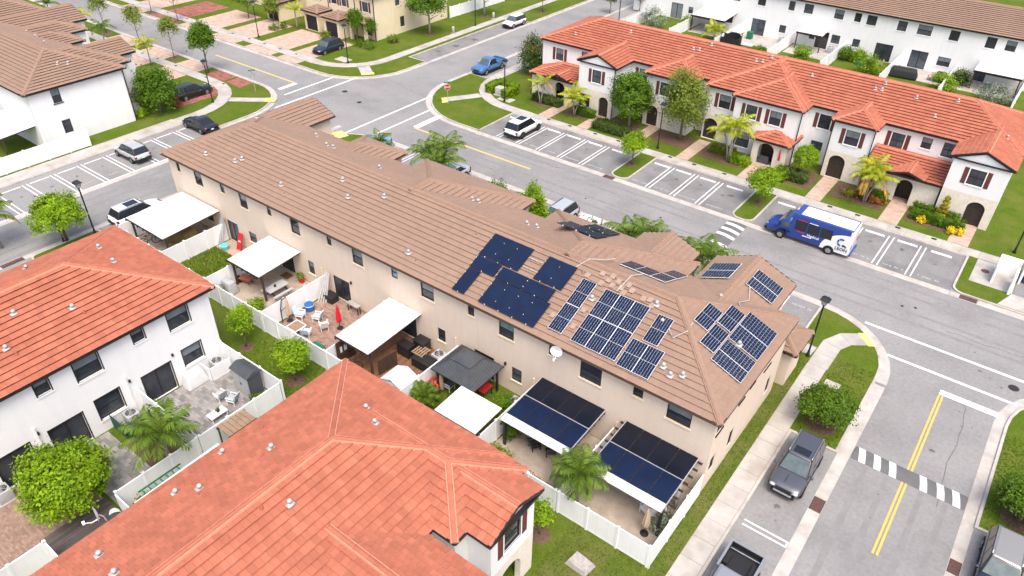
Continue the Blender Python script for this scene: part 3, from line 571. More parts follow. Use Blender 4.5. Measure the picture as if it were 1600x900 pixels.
def wallpoly(mb, p0, p1, outer, holes=(), depth=.13):
    # wall from p0 to p1 (x, y), outward normal to the right of p0->p1; outer / holes in (u, z)
    p0 = Vector((*p0, 0)); p1 = Vector((*p1, 0)); u = (p1 - p0).normalized(); n = u.cross(Vector((0, 0, 1))); loops = [[Vector((a, b, 0)) for a, b in outer]] + [[Vector((a, b, 0)) for a, b in h] for h in holes]
    flat = [v for l in loops for v in l]; pos = [tuple(p0 + u * v.x + Vector((0, 0, v.y))) for v in flat]
    fs = []
    for a, b, c in tessellate_polygon(loops):
        A, B, C = flat[a], flat[b], flat[c]; cr = (B.x - A.x) * (C.y - A.y) - (C.x - A.x) * (B.y - A.y)
        if abs(cr) < 1e-9: continue
        fs.append((a, b, c) if cr > 0 else (c, b, a))
    mb.add(pos, fs)
    for h in holes:
        k = len(h); f = [tuple(p0 + u * a + Vector((0, 0, b))) for a, b in h]; bk = [tuple(p0 + u * a + Vector((0, 0, b)) - n * depth) for a, b in h]
        mb.add(f + bk, [(i, (i + 1) % k, k + (i + 1) % k, k + i) for i in range(k)])
def rh(u0, u1, z0, z1): return [(u0, z0), (u1, z0), (u1, z1), (u0, z1)]
def arch(u0, u1, z0, z1, n=10):
    r = (u1 - u0) / 2; c = (u0 + u1) / 2; hr = min(r, .75 * r + .1); return [(u0, z0), (u1, z0)] + [(c + r * math.cos(math.pi * i / n), z1 - hr + hr * math.sin(math.pi * i / n)) for i in range(n + 1)]
class Wall:
    def __init__(s, root, p0, p1): s.root = root; s.p0 = Vector((*p0, 0)); s.p1 = Vector((*p1, 0)); s.u = (s.p1 - s.p0).normalized(); s.n = s.u.cross(Vector((0, 0, 1))); s.holes = []
    def at(s, u, z, d=0): return tuple(s.p0 + s.u * u + s.n * d + Vector((0, 0, z)))
    def slab(s, mb, u0, u1, z0, z1, d0, d1): return mb.hexa([s.at(u0, z0, d1), s.at(u1, z0, d1), s.at(u1, z0, d0), s.at(u0, z0, d0)], [s.at(u0, z1, d1), s.at(u1, z1, d1), s.at(u1, z1, d0), s.at(u0, z1, d0)])
    rec = 0.0
    def window(s, u0, u1, z0, z1, glass='window_glass', sill='trim_white', shutters=0, trim=False, door=False, blind=0, grid=0, sills=True):
        s.holes.append(rh(u0, u1, z0, z1)); f = MB(); w = .055; rc = s.rec
        if glass == 'window_glass' and not blind: blind = 1 if random.random() < .3 and not door else 0; glass = 'window_glass_b' if random.random() < .4 else glass
        for a, b, c, d in ((u0, u1, z0, z0 + w), (u0, u1, z1 - w, z1), (u0, u0 + w, z0 + w, z1 - w), (u1 - w, u1, z0 + w, z1 - w)): s.slab(f, a, b, c, d, -.12 - rc, -.05 - rc)
        zm = (z0 + z1) / 2; um = (u0 + u1) / 2
        if door: s.slab(f, um - .04, um + .04, z0 + w, z1 - w, -.115 - rc, -.06 - rc)
        else: s.slab(f, u0 + w, u1 - w, zm - .03, zm + .03, -.115 - rc, -.06 - rc)
        for k in range(grid): s.slab(f, u0 + (u1 - u0) * (k + 1) / (grid + 1) - .012, u0 + (u1 - u0) * (k + 1) / (grid + 1) + .012, z0 + w, z1 - w, -.112 - rc, -.075 - rc)
        if trim:
            t = .07
            for a, b, c, d in ((u0 - t, u1 + t, z0 - t, z0), (u0 - t, u1 + t, z1, z1 + t), (u0 - t, u0, z0, z1), (u1, u1 + t, z0, z1)): s.slab(f, a, b, c, d, -.02, .012)
        o = f.build('sliding_door' if door else 'window', 'bronze_trim', s.root)
        if blind and not door:
            s.slab(MB(), u0 + .04, u1 - .04, z0 + .04, zm, -.10 - rc, -.095 - rc).build('pane', glass, o); s.slab(MB(), u0 + .04, u1 - .04, zm, z1 - .04, -.10 - rc, -.095 - rc).build('pane', 'window_blind' if blind == 1 else 'window_teal', o)
        elif door: s.slab(MB(), u0 + .04, um, z0 + .04, z1 - .04, -.105 - rc, -.10 - rc).build('pane', glass, o); s.slab(MB(), um, u1 - .04, z0 + .04, z1 - .04, -.095 - rc, -.09 - rc).build('pane', glass, o)
        else: s.slab(MB(), u0 + .04, u1 - .04, z0 + .04, zm, -.10 - rc, -.095 - rc).build('pane', glass, o); s.slab(MB(), u0 + .04, u1 - .04, zm, z1 - .04, -.10 - rc, -.095 - rc).build('pane', glass, o)
        if sill and sills and not door: s.slab(MB(), u0 - .08, u1 + .08, z0 - .1, z0 - .005, -.04, .06).build('sill', sill, o)
        if shutters:
            sw = .38
            if sill: 
                t = .1; b = MB()
                for a, bb, c, d in ((u0 - t, u0, z0, z1), (u1, u1 + t, z0, z1), (u0 - t, u1 + t, z1, z1 + t)): s.slab(b, a, bb, c, d, -.03, .02)
                b.build('casing', 'trim_white', o)
            for a in ((u0 - .1 - sw,) if shutters == 1 else (u1 + .1,) if shutters == 2 else (u0 - .1 - sw, u1 + .1)):
                b = MB(); s.slab(b, a, a + sw, z0 - .02, z1 + .03, -.02, .03)
                for k in range(6): zz = z0 + .06 + (z1 - z0 - .1) * k / 6; s.slab(b, a + .05, a + sw - .05, zz, zz + (z1 - z0) / 9, .03, .045)
                b.build('shutter', 'shutter_red', s.root)
        return o
    def door(s, u0, u1, z0, z1, m='door_dark', arched=False, depth=.25, back=True):
        h = arch(u0, u1, z0, z1) if arched else rh(u0, u1, z0, z1); s.holes.append(h); s.depth = depth
        if back:
            MB().add([s.at(a, b, -depth + .01) for a, b in h], [tuple(range(len(h)))]).build('door', m, s.root)
    def raise_(s, mb, outer, depth=None): wallpoly(mb, s.p0[:2], s.p1[:2], outer, s.holes, depth or getattr(s, 'depth', .13))
def boxwalls(mb, x0, x1, y0, y1, z0, z1, skip=''):
    for k, (p, q) in {'S': ((x0, y0), (x1, y0)), 'E': ((x1, y0), (x1, y1)), 'N': ((x1, y1), (x0, y1)), 'W': ((x0, y1), (x0, y0))}.items():
        if k not in skip: L = math.hypot(q[0] - p[0], q[1] - p[1]); wallpoly(mb, p, q, [(0, z0), (L, z0), (L, z1), (0, z1)])
VENT = MB().lathe([(.07, 0), (.07, .13), (.11, .15), (.12, .24), (.07, .30), (.02, .31)], 10)
VENT.box(-.18, .18, -.2, .16, -.03, .05); VENT_ME = VENT.mesh('roof_vent', True); VENT_ME.materials.append(MATS['vent_white'])
PIPE_ME = MB().lathe([(.12, -.02), (.07, .05), (.05, .06), (.05, .22), (.045, .22)], 8).mesh('vent_pipe', True); PIPE_ME.materials.append(MATS['tile_orange'])
PIPE2_ME = PIPE_ME.copy(); PIPE2_ME.materials.clear(); PIPE2_ME.materials.append(MATS['tile_brown'])
def vents(root, pts, pipes, zf, pm=None):
    for x, y in pts: put('roof_vent', VENT_ME, root, Vector((x, y, zf(x, y) + .06)) - root.location)
    for x, y in pipes: put('vent_pipe', pm or PIPE_ME, root, Vector((x, y, zf(x, y) + .04)) - root.location)
def downspout(root, x, y, z0, z1, m='bronze_trim'): MB().box(x - .045, x + .045, y - .045, y + .045, z0, z1).build('downspout', m, root)
GZ = .10
# ---------- the long brown-roofed row in the middle
B1 = thing('townhouse_row', 'long beige townhouse row under brown tiled roof carrying solar panels', 'townhouse row', (-34, 35, GZ), world=True)
rf = Roof(6.2)
rf.wing(-60.0, -7.7, 29.07, 40.7, 'x')
rf.wing(-60.02, -54.5, 36.2, 44.1, 'y', 'in', 'gable', eave_from=40.7, dz=-.012)
rf.wing(-48.8, -43.4, 36.2, 42.5, 'y', 'in', 'hip', eave_from=40.7, dz=-.008)
rf.wing(-41.1, -29.6, 34.6, 42.6, 'y', 'in', 'hip', eave_from=40.7, dz=-.014)
rf.wing(-27.3, -15.4, 34.6, 42.5, 'y', 'in', 'hip', eave_from=40.7, dz=-.010)
rf.wing(-20.4, -16.0, 38.0, 43.8, 'y', 'in', 'gable', eave_from=42.5, dz=-.02)
rf.wing(-14.8, -9.2, 35.8, 44.3, 'y', 'in', 'gable', eave_from=40.7, dz=-.016)
TLIFT, TGAP, TJIT = .088, .002, .002
rf.build(B1, 'tile_brown', 'mortar_brown', gutter='eave_brown')
TLIFT, TGAP, TJIT = .110, .0035, .006
wm = MB(); WT = 6.05
wb = Wall(B1, (-59.7, 29.45), (-8.0, 29.45)); ux = lambda x: x + 59.7
for i, (a, b, z0, z1) in enumerate(((-58.6, -58.1, 4.75, 5.65), (-56.0, -54.9, 4.35, 5.7), (-52.3, -51.75, 4.8, 5.65), (-49.8, -48.8, 4.3, 5.65), (-46.2, -45.7, 4.85, 5.7), (-43.4, -42.35, 4.3, 5.7), (-39.2, -38.7, 4.85, 5.7), (-36.5, -35.4, 4.35, 5.65), (-29.7, -28.5, 4.4, 5.7), (-25.5, -24.95, 4.85, 5.7), (-22.9, -21.7, 4.45, 5.7), (-19.0, -18.4, 4.85, 5.75), (-16.7, -15.2, 4.3, 5.7), (-13.1, -12.45, 4.95, 5.75), (-10.9, -9.4, 4.5, 5.7))):
    wb.window(ux(a), ux(b), z0, z1, sill='stucco_cream', blind=(1 if i in (1, 3, 7, 8, 14) else 2 if i == 10 else 0), shutters=0)
# sand-coloured shutterless window with white louvre at x=-32
wb.window(ux(-32.5), ux(-31.9), 4.8, 5.7, glass='cushion_blue', sill=None, grid=4)
for a, b, z0, z1 in ((-49.5, -48.5, 1.1, 2.1), (-42.0, -41.3, 1.1, 2.3), (-28.3, -27.6, 1.25, 2.35), (-55.6, -54.6, 1.0, 2.2), (-21.8, -21.0, 1.2, 2.3)): wb.window(ux(a), ux(b), z0, z1, sill='stucco_cream')
for a, b in ((-52.5, -51.0), (-45.6, -43.9), (-39.1, -37.3), (-32.2, -30.4), (-25, -23.3), (-18.4, -16.4), (-11.9, -10)): wb.window(ux(a), ux(b), GZ + .02, 2.15, door=True)
wb.raise_(wm, [(0, GZ), (51.7, GZ), (51.7, WT), (0, WT)])
we = Wall(B1, (-8.0, 29.45), (-8.0, 40.35)); uy = lambda y: y - 29.45
for a, b, z0, z1 in ((29.95, 30.65, 1.35, 2.5), (32.6, 33.25, 1.1, 2.5), (38.4, 39.1, 1.15, 2.5), (32.9, 33.7, 4.6, 5.75), (34.5, 35.2, 4.75, 5.75), (36.8, 37.8, 4.4, 5.75), (29.8, 30.7, 4.6, 5.75)): we.window(uy(a), uy(b), z0, z1, sill='bronze_trim', sills=z0 > 4)
we.raise_(wm, [(0, GZ), (10.9, GZ), (10.9, WT), (0, WT)])
boxwalls(wm, -59.7, -8.0, 29.45, 40.35, GZ, WT, 'SE')
for i, (x0, x1, y1, gb) in enumerate(((-59.72, -54.85, 43.75, 1), (-48.5, -43.75, 42.15, 0), (-40.75, -29.95, 42.25, 0), (-26.95, -15.75, 42.15, 0), (-20.1, -16.3, 43.45, 1), (-14.45, -9.55, 43.95, 1))):
    boxwalls(wm, x0, x1, 38.5, y1, GZ, WT, 'SN'); f = Wall(B1, (x1, y1), (x0, y1)); L = x1 - x0
    f.window(L / 2 - .7, L / 2 + .7, 3.9, 5.3, sill='stucco_cream'); f.door(L / 2 - .5, L / 2 + .5, GZ + .01, 2.25)
    f.raise_(wm, [(0, GZ), (L, GZ), (L, WT)] + ([(L / 2, WT + .4 * L / 2)] if gb else []) + [(0, WT)])
wm.build('wall', 'stucco_beige', B1)
pr = Roof(3.15, .3); pr.wing(-9.9, -7.2, 41.0, 44.2, 'x', 'in', 'hip'); pr.build(B1, 'tile_brown', 'mortar_brown')
pw = MB(); boxwalls(pw, -9.6, -7.55, 41.3, 43.9, GZ, 3.0); pw.build('porch_wall', 'stucco_beige', B1)
zb1 = lambda x, y: 6.2 + .4 * (min(y - 29.07, 40.7 - y))
vents(B1, [(-55.3, 30.6), (-51.9, 31.1), (-51.5, 31.5), (-45.8, 30.9), (-36.8, 33.4), (-39.5, 32.2), (-31.5, 30.3), (-41.2, 33.3), (-56.6, 37), (-50.6, 38.6), (-47.3, 37.0), (-46.6, 37.1), (-40.6, 36.6), (-33.5, 37.9), (-32.2, 38.0), (-31.6, 38.0), (-26.6, 37.4), (-25.9, 37.6), (-18.1, 32.6), (-14.4, 33.9), (-12.0, 30.6), (-11.4, 30.3), (-10.8, 30.6), (-9.0, 33.6), (-13.5, 33.0), (-12.1, 38.3)], [(-50.9, 30.7), (-44.9, 30.5), (-30.6, 30.1), (-42.9, 36.1), (-28.1, 33.6), (-19.7, 34.0), (-53.4, 37.7), (-17.5, 31.9)], zb1, PIPE2_ME)
for x in (-46.9, -40.3, -33.5, -26.6, -20.0, -13.8): MB().box(x - .04, x + .04, 29.36, 29.44, GZ, 2.3).build('conduit', 'stucco_cream', B1)
for x in (-37.0, -30.4, -22.3): MB().box(x - .06, x + .06, 29.33, 29.46, 2.2, 2.42).build('wall_lamp', 'bronze_trim', B1)
# ---------- red-orange row facing the main street
B2 = thing('townhouse_row', 'white townhouse row with orange tiled roof and brown shutters facing the parking bays', 'townhouse row', (-27, 81, GZ), world=True)
rf = Roof(6.2); YF = 76.5
rf.wing(-53.3, -.2, YF, 87.7, 'x')
rf.wing(-45.4, -40.2, 73.6, 80, 'y', 'in', 'gable', dz=0) if 0 else None
def front(x0, x1, y, end, back, dz): # wing towards the street (-Y)
    rf.wing(x0, x1, y, back, 'y', end, 'in', dz=dz); rf.eaves = rf.eaves[:-2] if end == 'gable' else rf.eaves[:-3]
    rf.eaves += [((x0, y, 6.2), (x0, YF, 6.2)), ((x1, y, 6.2), (x1, YF, 6.2))] + ([((x0, y, 6.2), (x1, y, 6.2))] if end == 'hip' else [])
front(-45.4, -40.1, 72.8, 'gable', 80.0, -.012); front(-37.3, -31.2, 74.1, 'hip', 80.6, -.016); front(-30.3, -19.22, 75.0, 'hip', 82.5, -.010); front(-26.8, -19.2, 74.1, 'hip', 81, -.022); front(-16.5, -12.1, 74.2, 'hip', 79.5, -.014); front(-5.4, -.22, 72.8, 'gable', 80, -.018)
rf.build(B2, 'tile_orange', 'mortar_orange')
wm = MB(); st = MB()
boxwalls(wm, -53.0, -.5, YF + .3, 87.3, GZ, WT, 'S')
def facade(x0, x1, y, items, gable=False, stone=None, z1=WT):
    f = Wall(B2, (x0, y), (x1, y)); L = x1 - x0
    for it in items:
        k = it[0]; a, b, c, d = it[1] - x0, it[2] - x0, it[3], it[4]
        if k == 'w': f.window(a, b, c, d, shutters=it[5] if len(it) > 5 else 3, grid=1)
        elif k == 'p': f.window(a, b, c, d, sill='trim_white', grid=1)
        elif k == 'a': f.door(a, b, c, d, arched=True)
        elif k == 'd': f.door(a, b, c, d)
    outer = [(0, GZ), (L, GZ), (L, z1)] + ([(L / 2, z1 + .4 * L / 2)] if gable else []) + [(0, z1)]
    if stone:
        lo = [h for h in f.holes if min(p[1] for p in h) < stone]; hi = [h for h in f.holes if min(p[1] for p in h) >= stone]
        sm_ = MB(); wallpoly(sm_, f.p0[:2], f.p1[:2], [(0, GZ), (L, GZ), (L, stone), (0, stone)], lo, .3); sm_.build('stone_cladding', 'stone_veneer', B2); wallpoly(wm, f.p0[:2], f.p1[:2], [(0, stone)] + [(L, stone)] + outer[2:], hi)
    else: wallpoly(wm, f.p0[:2], f.p1[:2], outer, f.holes, .25)
    return f
facade(-53.0, -45.1, YF + .3, [('w', -51.0, -49.9, 3.9, 5.4), ('p', -47.3, -46.3, 4.6, 5.7), ('d', -47.2, -46.2, GZ + .01, 2.3), ('p', -51.3, -49.6, .9, 2.3)])
facade(-45.1, -40.4, 72.95, [('w', -43.3, -42.1, 3.95, 5.45), ('a', -42.2, -40.9, GZ + .01, 2.5), ('p', -44.8, -43.4, .8, 2.3)], True, 3.05)
facade(-40.4, -37.0, YF + .3, [('w', -39.3, -38.2, 3.95, 5.45), ('d', -39.5, -38.4, GZ + .01, 2.3)])
facade(-37.0, -31.5, 74.4, [('w', -35.3, -34.1, 3.95, 5.45), ('a', -36.6, -35.2, GZ + .01, 2.5)], False, 2.9)
facade(-31.5, -30.0, YF + .3, [])
facade(-30.0, -26.5, 75.3, [('w', -28.6, -27.3, 3.95, 5.45), ('a', -29.9, -28.3, GZ + .01, 2.5)], False, 2.9)
facade(-26.5, -19.5, 74.4, [('w', -25.2, -24.0, 3.95, 5.45), ('w', -22.6, -21.4, 3.95, 5.45), ('p', -25.9, -24.2, .7, 2.4), ('d', -22.5, -21.3, GZ + .01, 2.4)], False, None)
facade(-19.5, -16.2, YF + .3, [('w', -18.3, -17.1, 3.95, 5.45), ('p', -18.5, -17.3, 1.0, 2.5)])
facade(-16.2, -12.4, 74.5, [('w', -14.9, -13.6, 3.95, 5.45), ('a', -15.8, -14.2, GZ + .01, 2.6)], False, 2.95)
facade(-12.4, -5.1, YF + .3, [('w', -11.2, -10.0, 3.95, 5.45), ('p', -8.5, -7.6, 4.6, 5.7), ('p', -6.6, -5.5, 4.3, 5.7), ('d', -8.7, -7.4, GZ + .01, 2.4)])
facade(-5.1, -.5, 72.95, [('w', -3.5, -2.2, 3.95, 5.45), ('a', -2.7, -1.2, GZ + .01, 2.5)], True, 3.05)
for x0, x1, y in ((-45.1, -40.4, 72.95), (-37.0, -31.5, 74.4), (-30.0, -26.5, 75.3), (-26.5, -19.5, 74.4), (-16.2, -12.4, 74.5), (-5.1, -.5, 72.95)):
    for p, q in (((x1, y), (x1, 77.2)), ((x0, 77.2), (x0, y))): wallpoly(wm, p, q, [(0, GZ), (77.2 - y, GZ), (77.2 - y, WT), (0, WT)])
wm.build('wall', 'stucco_white', B2)
for x, y in ((-45.1, 76.65), (-40.3, 72.9), (-19.4, 74.3), (-12.3, 74.4), (-16.25, 74.4)): downspout(B2, x, y, GZ, 6.1)
def porch(x0, x1, y0, y1, ze, ends, arched, wallm='stone_veneer', gab=None):
    r = Roof(ze, .3); r.wing(x0, x1, y0, y1, *ends)
    if gab: r.wing(gab[0], gab[1], gab[2], y1, 'y', 'gable', 'in', dz=.25)
    r.build(B2, 'tile_orange', 'mortar_orange'); m = MB(); f = Wall(B2, (x0 + .3, y0 + .3), (x1 - .3, y0 + .3)); L = x1 - x0 - .6
    for a in arched: f.holes.append(arch(a[0] - x0 - .3, a[1] - x0 - .3, GZ + .01, 2.5)); MB().add([f.at(p, q, -1.2) for p, q in arch(a[0] - x0 - .3, a[1] - x0 - .3, GZ + .01, 2.5)], [tuple(range(13))]).build('door', 'door_dark', B2)
    wallpoly(m, f.p0[:2], f.p1[:2], [(0, GZ), (L, GZ), (L, ze - .12)] + ([(gab[1] - x0 - .5, ze - .12), ((gab[0] + gab[1]) / 2 - x0 - .3, ze + .1 + .3 * (gab[1] - gab[0]) / 2), (gab[0] - x0 - .1, ze - .12)] if gab else []) + [(0, ze - .12)], f.holes, .35)
    for p, q in (((x1 - .3, y0 + .3), (x1 - .3, y1)), ((x0 + .3, y1), (x0 + .3, y0 + .3))): wallpoly(m, p, q, [(0, GZ), (y1 - y0 - .3, GZ), (y1 - y0 - .3, ze - .12), (0, ze - .12)])
    m.build('porch_wall', wallm, B2)
porch(-52.6, -45.2, 73.4, 79.6, 2.95, ('x', 'hip', 'in'), [(-48.9, -47.5)], 'stone_veneer', (-49.7, -46.8, 73.0))
porch(-23.5, -19.3, 72.6, 76.2, 2.85, ('x', 'hip', 'hip'), [(-22.6, -20.9)])
porch(-12.2, -5.0, 73.2, 79.8, 2.95, ('x', 'in', 'in'), [(-8.9, -7.5)], 'stone_veneer', (-9.7, -6.7, 72.6))
zb2 = lambda x, y: 6.2 + .4 * (min(y - YF, 87.7 - y))
vents(B2, [(-49.3, 78.3), (-43, 80.6), (-34.6, 80.2), (-33.9, 80.3), (-33.0, 81.4), (-27.3, 80.6), (-26.6, 80.7), (-26.0, 81.6), (-21.0, 80.3), (-14.6, 80.4), (-14, 80.5), (-14.0, 81.4), (-10.7, 80.5), (-8.4, 78.7), (-7.2, 81.3), (-2.0, 78.2)], [(-40, 78.6), (-37.6, 79.6), (-30.8, 79), (-9.2, 78.3), (-18, 78.5)], zb2)
# ---------- white row with orange roof at the left edge
B7 = thing('townhouse_row', 'white townhouse row with orange tiled roof at the left edge, dark framed windows', 'townhouse row', (-45, 8, GZ), world=True)
rf = Roof(6.3); rf.wing(-51.2, -39.15, -40, 20.0, 'y'); rf.build(B7, 'tile_orange', 'mortar_orange')
wm = MB(); boxwalls(wm, -50.9, -39.5, -39.5, 19.6, GZ, 6.15, 'E'); we = Wall(B7, (-39.5, -39.5), (-39.5, 19.6)); we.rec = .09; we.depth = .22; uy = lambda y: y + 39.5
for a, b, z0, z1, bl in ((16.6, 18.05, 4.45, 6.0, 1), (14.25, 15.0, 4.95, 6.0, 1), (10.6, 12.1, 4.4, 6.0, 1), (8.4, 9.2, 4.9, 6.0, 1), (4.5, 6.0, 4.4, 6.0, 0), (2.2, 3.0, 4.9, 6, 1), (16.85, 18.25, 1.3, 2.7, 1), (10.95, 12.5, 1.0, 2.65, 0), (2.0, 3.4, 1.2, 2.6, 0)): we.window(uy(a), uy(b), z0, z1, trim=True, blind=bl, sill='trim_white')
for a, b in ((13.95, 15.95), (8.1, 10.1), (5.1, 7.0), (-1, 1)): we.window(uy(a), uy(b), GZ + .03, 2.4, trim=True, door=True)
we.raise_(wm, [(0, GZ), (59.1, GZ), (59.1, 6.15), (0, 6.15)]); wm.build('wall', 'stucco_white', B7)
zb7 = lambda x, y: 6.3 + .4 * min(-39.15 - x, x + 51.2, 20 - y)
vents(B7, [(-47.2, 17.0), (-44.6, 16.6), (-42.1, 12.6), (-43.4, 12.6 - 2.6), (-41.6, 8.5), (-41.0, 7.0), (-48.9, 13)], [(-46.4, 16.4), (-44.2, 9.4), (-43.3, 7.6), (-41.5, 12.9), (-41.0, 8.7)], zb7)
for y, z in ((13.2, 2.6), (7.6, 2.6), (16.2, 2.7)): MB().box(-39.5, -39.4, y - .06, y + .06, z, z + .2).build('wall_lamp', 'bronze_trim', B7)
for y in (13.0, 7.5): MB().box(-39.5, -39.4, y - .05, y + .05, GZ, 3.2).build('conduit', 'trim_white', B7)
# ---------- nearest orange roof, bottom of the picture
B3 = thing('townhouse_row', 'nearest white townhouse row under a large orange tiled hip roof, bottom of the view', 'townhouse row', (-20, 8, GZ), world=True)
rf = Roof(6.3)
rf.wing(-27.0, -15.3, -45, 20.3, 'y')
rf.wing(-22.0, -14.0, 14.9, 20.28, 'x', 'in', 'hip', dz=-.012); rf.wing(-22, -12.6, 15.75, 19.8, 'x', 'in', 'gable', dz=-.02)
rf.wing(-22, -10.6, 8.6, 14.45, 'x', 'in', 'hip', dz=-.01)
rf.eaves = [((-15.3, 8.6, 6.3), (-15.3, -45, 6.3)), ((-27, -45, 6.3), (-27, 20.3, 6.3)), ((-27, 20.3, 6.3), (-14, 20.3, 6.3)), ((-15.3, 14.45, 6.3), (-15.3, 14.9, 6.3)), ((-15.3, 14.9, 6.3), (-14, 14.9, 6.3)), ((-14, 14.9, 6.29), (-14, 15.7, 6.29)), ((-14, 15.75, 6.28), (-12.6, 15.75, 6.28)), ((-14.0, 14.45, 6.3), (-10.6, 14.45, 6.3)), ((-10.6, 8.6, 6.3), (-10.6, 14.45, 6.3)), ((-14, 19.8, 6.28), (-12.6, 19.8, 6.28))]
rf.build(B3, 'tile_orange', 'mortar_orange', singles=300)
wm = MB(); st = MB(); boxwalls(wm, -26.7, -15.6, -44, 19.95, GZ, 6.15); boxwalls(wm, -20, -14.3, 15.2, 19.93, GZ, 6.15, 'W'); boxwalls(wm, -20, -10.9, 8.9, 14.15, GZ, 6.15, 'W')
we = Wall(B3, (-12.9, 16.1), (-12.9, 19.5)); we.window(1.0, 2.3, 4.0, 5.5, shutters=3, trim=True)
we.holes.append(arch(.6, 2.4, GZ + .01, 2.5)); MB().add([we.at(p, q, -1.2) for p, q in arch(.3, 2.8, GZ + .01, 2.7)], [tuple(range(13))]).build('door', 'door_dark', B3)
lo = [we.holes[1]]; hi = [we.holes[0]]; wallpoly(st, we.p0[:2], we.p1[:2], rh(0, 3.4, GZ, 3.1), lo, .35); wallpoly(wm, we.p0[:2], we.p1[:2], [(0, 3.1), (3.4, 3.1), (3.4, 6.15), (1.7, 6.95), (0, 6.15)], hi)
wallpoly(st, (-14.3, 16.1), (-12.9, 16.1), rh(0, 1.4, GZ, 3.1)); wallpoly(wm, (-14.3, 16.1), (-12.9, 16.1), rh(0, 1.4, 3.1, 6.15)); wallpoly(st, (-12.9, 19.5), (-14.3, 19.5), rh(0, 1.4, GZ, 3.1)); wallpoly(wm, (-12.9, 19.5), (-14.3, 19.5), rh(0, 1.4, 3.1, 6.15))
wm.build('wall', 'stucco_white', B3); st.build('stone_cladding', 'stone_veneer', B3)
zb3 = lambda x, y: 6.3 + .4 * min(x + 27, -15.3 - x, 20.3 - y)
vents(B3, [(-22.3, 17.6), (-21.0, 17.0), (-26.2, 11.6), (-25.6, 13.9 - 5.2), (-23.7, 12.8), (-24.6, 9.4), (-20.0, 11.0), (-23.0, 4.6), (-25.0, 4.8)], [(-21.4, 17.8), (-22.6, 16.4), (-23.6, 12.2), (-24.2, 9.1), (-20.6, 10.0), (-26.0, 13.8), (-22.0, 4.8)], zb3)
# ---------- white row with brown roof, top left
B4 = thing('townhouse_row', 'white townhouse row with brown tiled roof and bare side wall, top left', 'townhouse row', (-95, 33, GZ), world=True)
rf = Roof(6.25); rf.wing(-140, -82.0, 27.7, 38.6, 'x')
for x0, x1, y, e in ((-92, -83.6, 40.1, 'hip'), (-91.5, -86.2, 42.2, 'gable'), (-99.5, -94.3, 40.6, 'hip'), (-103, -98.2, 43.0, 'hip'), (-109, -102.4, 45.1, 'gable'), (-118, -110.6, 43.8, 'hip')):
    rf.wing(x0, x1, 33.2, y, 'y', 'in', e, eave_from=38.6, dz=-.01 - .002 * (y % 3))
rf.build(B4, 'tile_brown', 'mortar_brown'); wm = MB(); boxwalls(wm, -139, -81.65 - .7, 28.1, 38.2, GZ, 6.1, 'E')
we = Wall(B4, (-82.35, 28.1), (-82.35, 38.2)); we.window(2.3, 3.2, 4.5, 6.0, blind=1, sill='bronze_trim', grid=1); we.window(2.4, 3.3, 1.15, 2.6, sill=None, grid=1); we.raise_(wm, rh(0, 10.1, GZ, 6.1))
ws_ = Wall(B4, (-139, 28.08), (-82.4, 28.08))
for a, b, z0, z1 in ((-84.7, -83.8, 4.3, 5.7), (-89.2, -88.2, 4.3, 5.7), (-94, -93, 4.3, 5.7)): ws_.window(a + 139, b + 139, z0, z1)
ws_.window(139 - 85.6, 139 - 84.0, GZ + .03, 2.3, door=True); ws_.raise_(wm, rh(0, 56.6, GZ, 6.1))
sc = MB()
for x0, x1, y in ((-91.7, -83.9, 39.8), (-91.2, -86.5, 41.85), (-99.2, -94.6, 40.3), (-102.7, -98.5, 42.7), (-108.7, -102.7, 44.75), (-117.7, -110.9, 43.5)):
    boxwalls(wm, x0, x1, 37, y, 3.0, 6.08, 'S'); sc = MB(); boxwalls(sc, x0, x1, 37, y, GZ, 3.0, 'S'); sc.build('stone_cladding', 'stone_veneer', B4)
wm.build('wall', 'stucco_white', B4); downspout(B4, -82.25, 38.25, GZ, 6.1)
zb4 = lambda x, y: 6.25 + .4 * min(-82 - x, y - 27.7, 38.6 - y)
vents(B4, [(-84.8, 33.0), (-84.5, 33.9), (-92.6, 30.5), (-92, 35.2), (-88, 36.6), (-96, 36), (-99, 36.4)], [(-85.6, 32.2)], zb4, PIPE2_ME)
# ---------- cream houses with garages across the street
B5 = thing('townhouse_row', 'cream townhouse row with dark garage doors across the street, top', 'townhouse row', (-95, 82, GZ), world=True)
rf = Roof(6.3); rf.wing(-97.5, -81.8, 75.6, 92, 'x'); rf.wing(-118, -99.8, 76.5, 92, 'x'); rf.build(B5, 'tile_brown', 'mortar_brown')
wm = MB(); boxwalls(wm, -97.2, -82.1, 76.0, 91.6, GZ, 6.15, 'SE'); boxwalls(wm, -117.7, -100.1, 76.9, 91.6, GZ, 6.15)
f = Wall(B5, (-97.2, 76.0), (-82.1, 76.0))
for a in (-95.2, -91.3, -84.6): f.window(a + 97.2, a + 98.4, 3.9, 5.3, shutters=3)
f.window(-89.0 + 97.2, -88.0 + 97.2, 3.9, 5.2, shutters=3)
f.window(-84.0 + 97.2, -83.0 + 97.2, .6, 2.4); f.raise_(wm, rh(0, 15.1, GZ, 6.15))
e = Wall(B5, (-82.1, 76.0), (-82.1, 91.6)); e.window(5.0, 5.9, 1.0, 2.5); e.window(4.2, 5.1, 4.2, 5.6); e.window(10.2, 11.2, 4.2, 5.6); e.raise_(wm, rh(0, 15.6, GZ, 6.15))
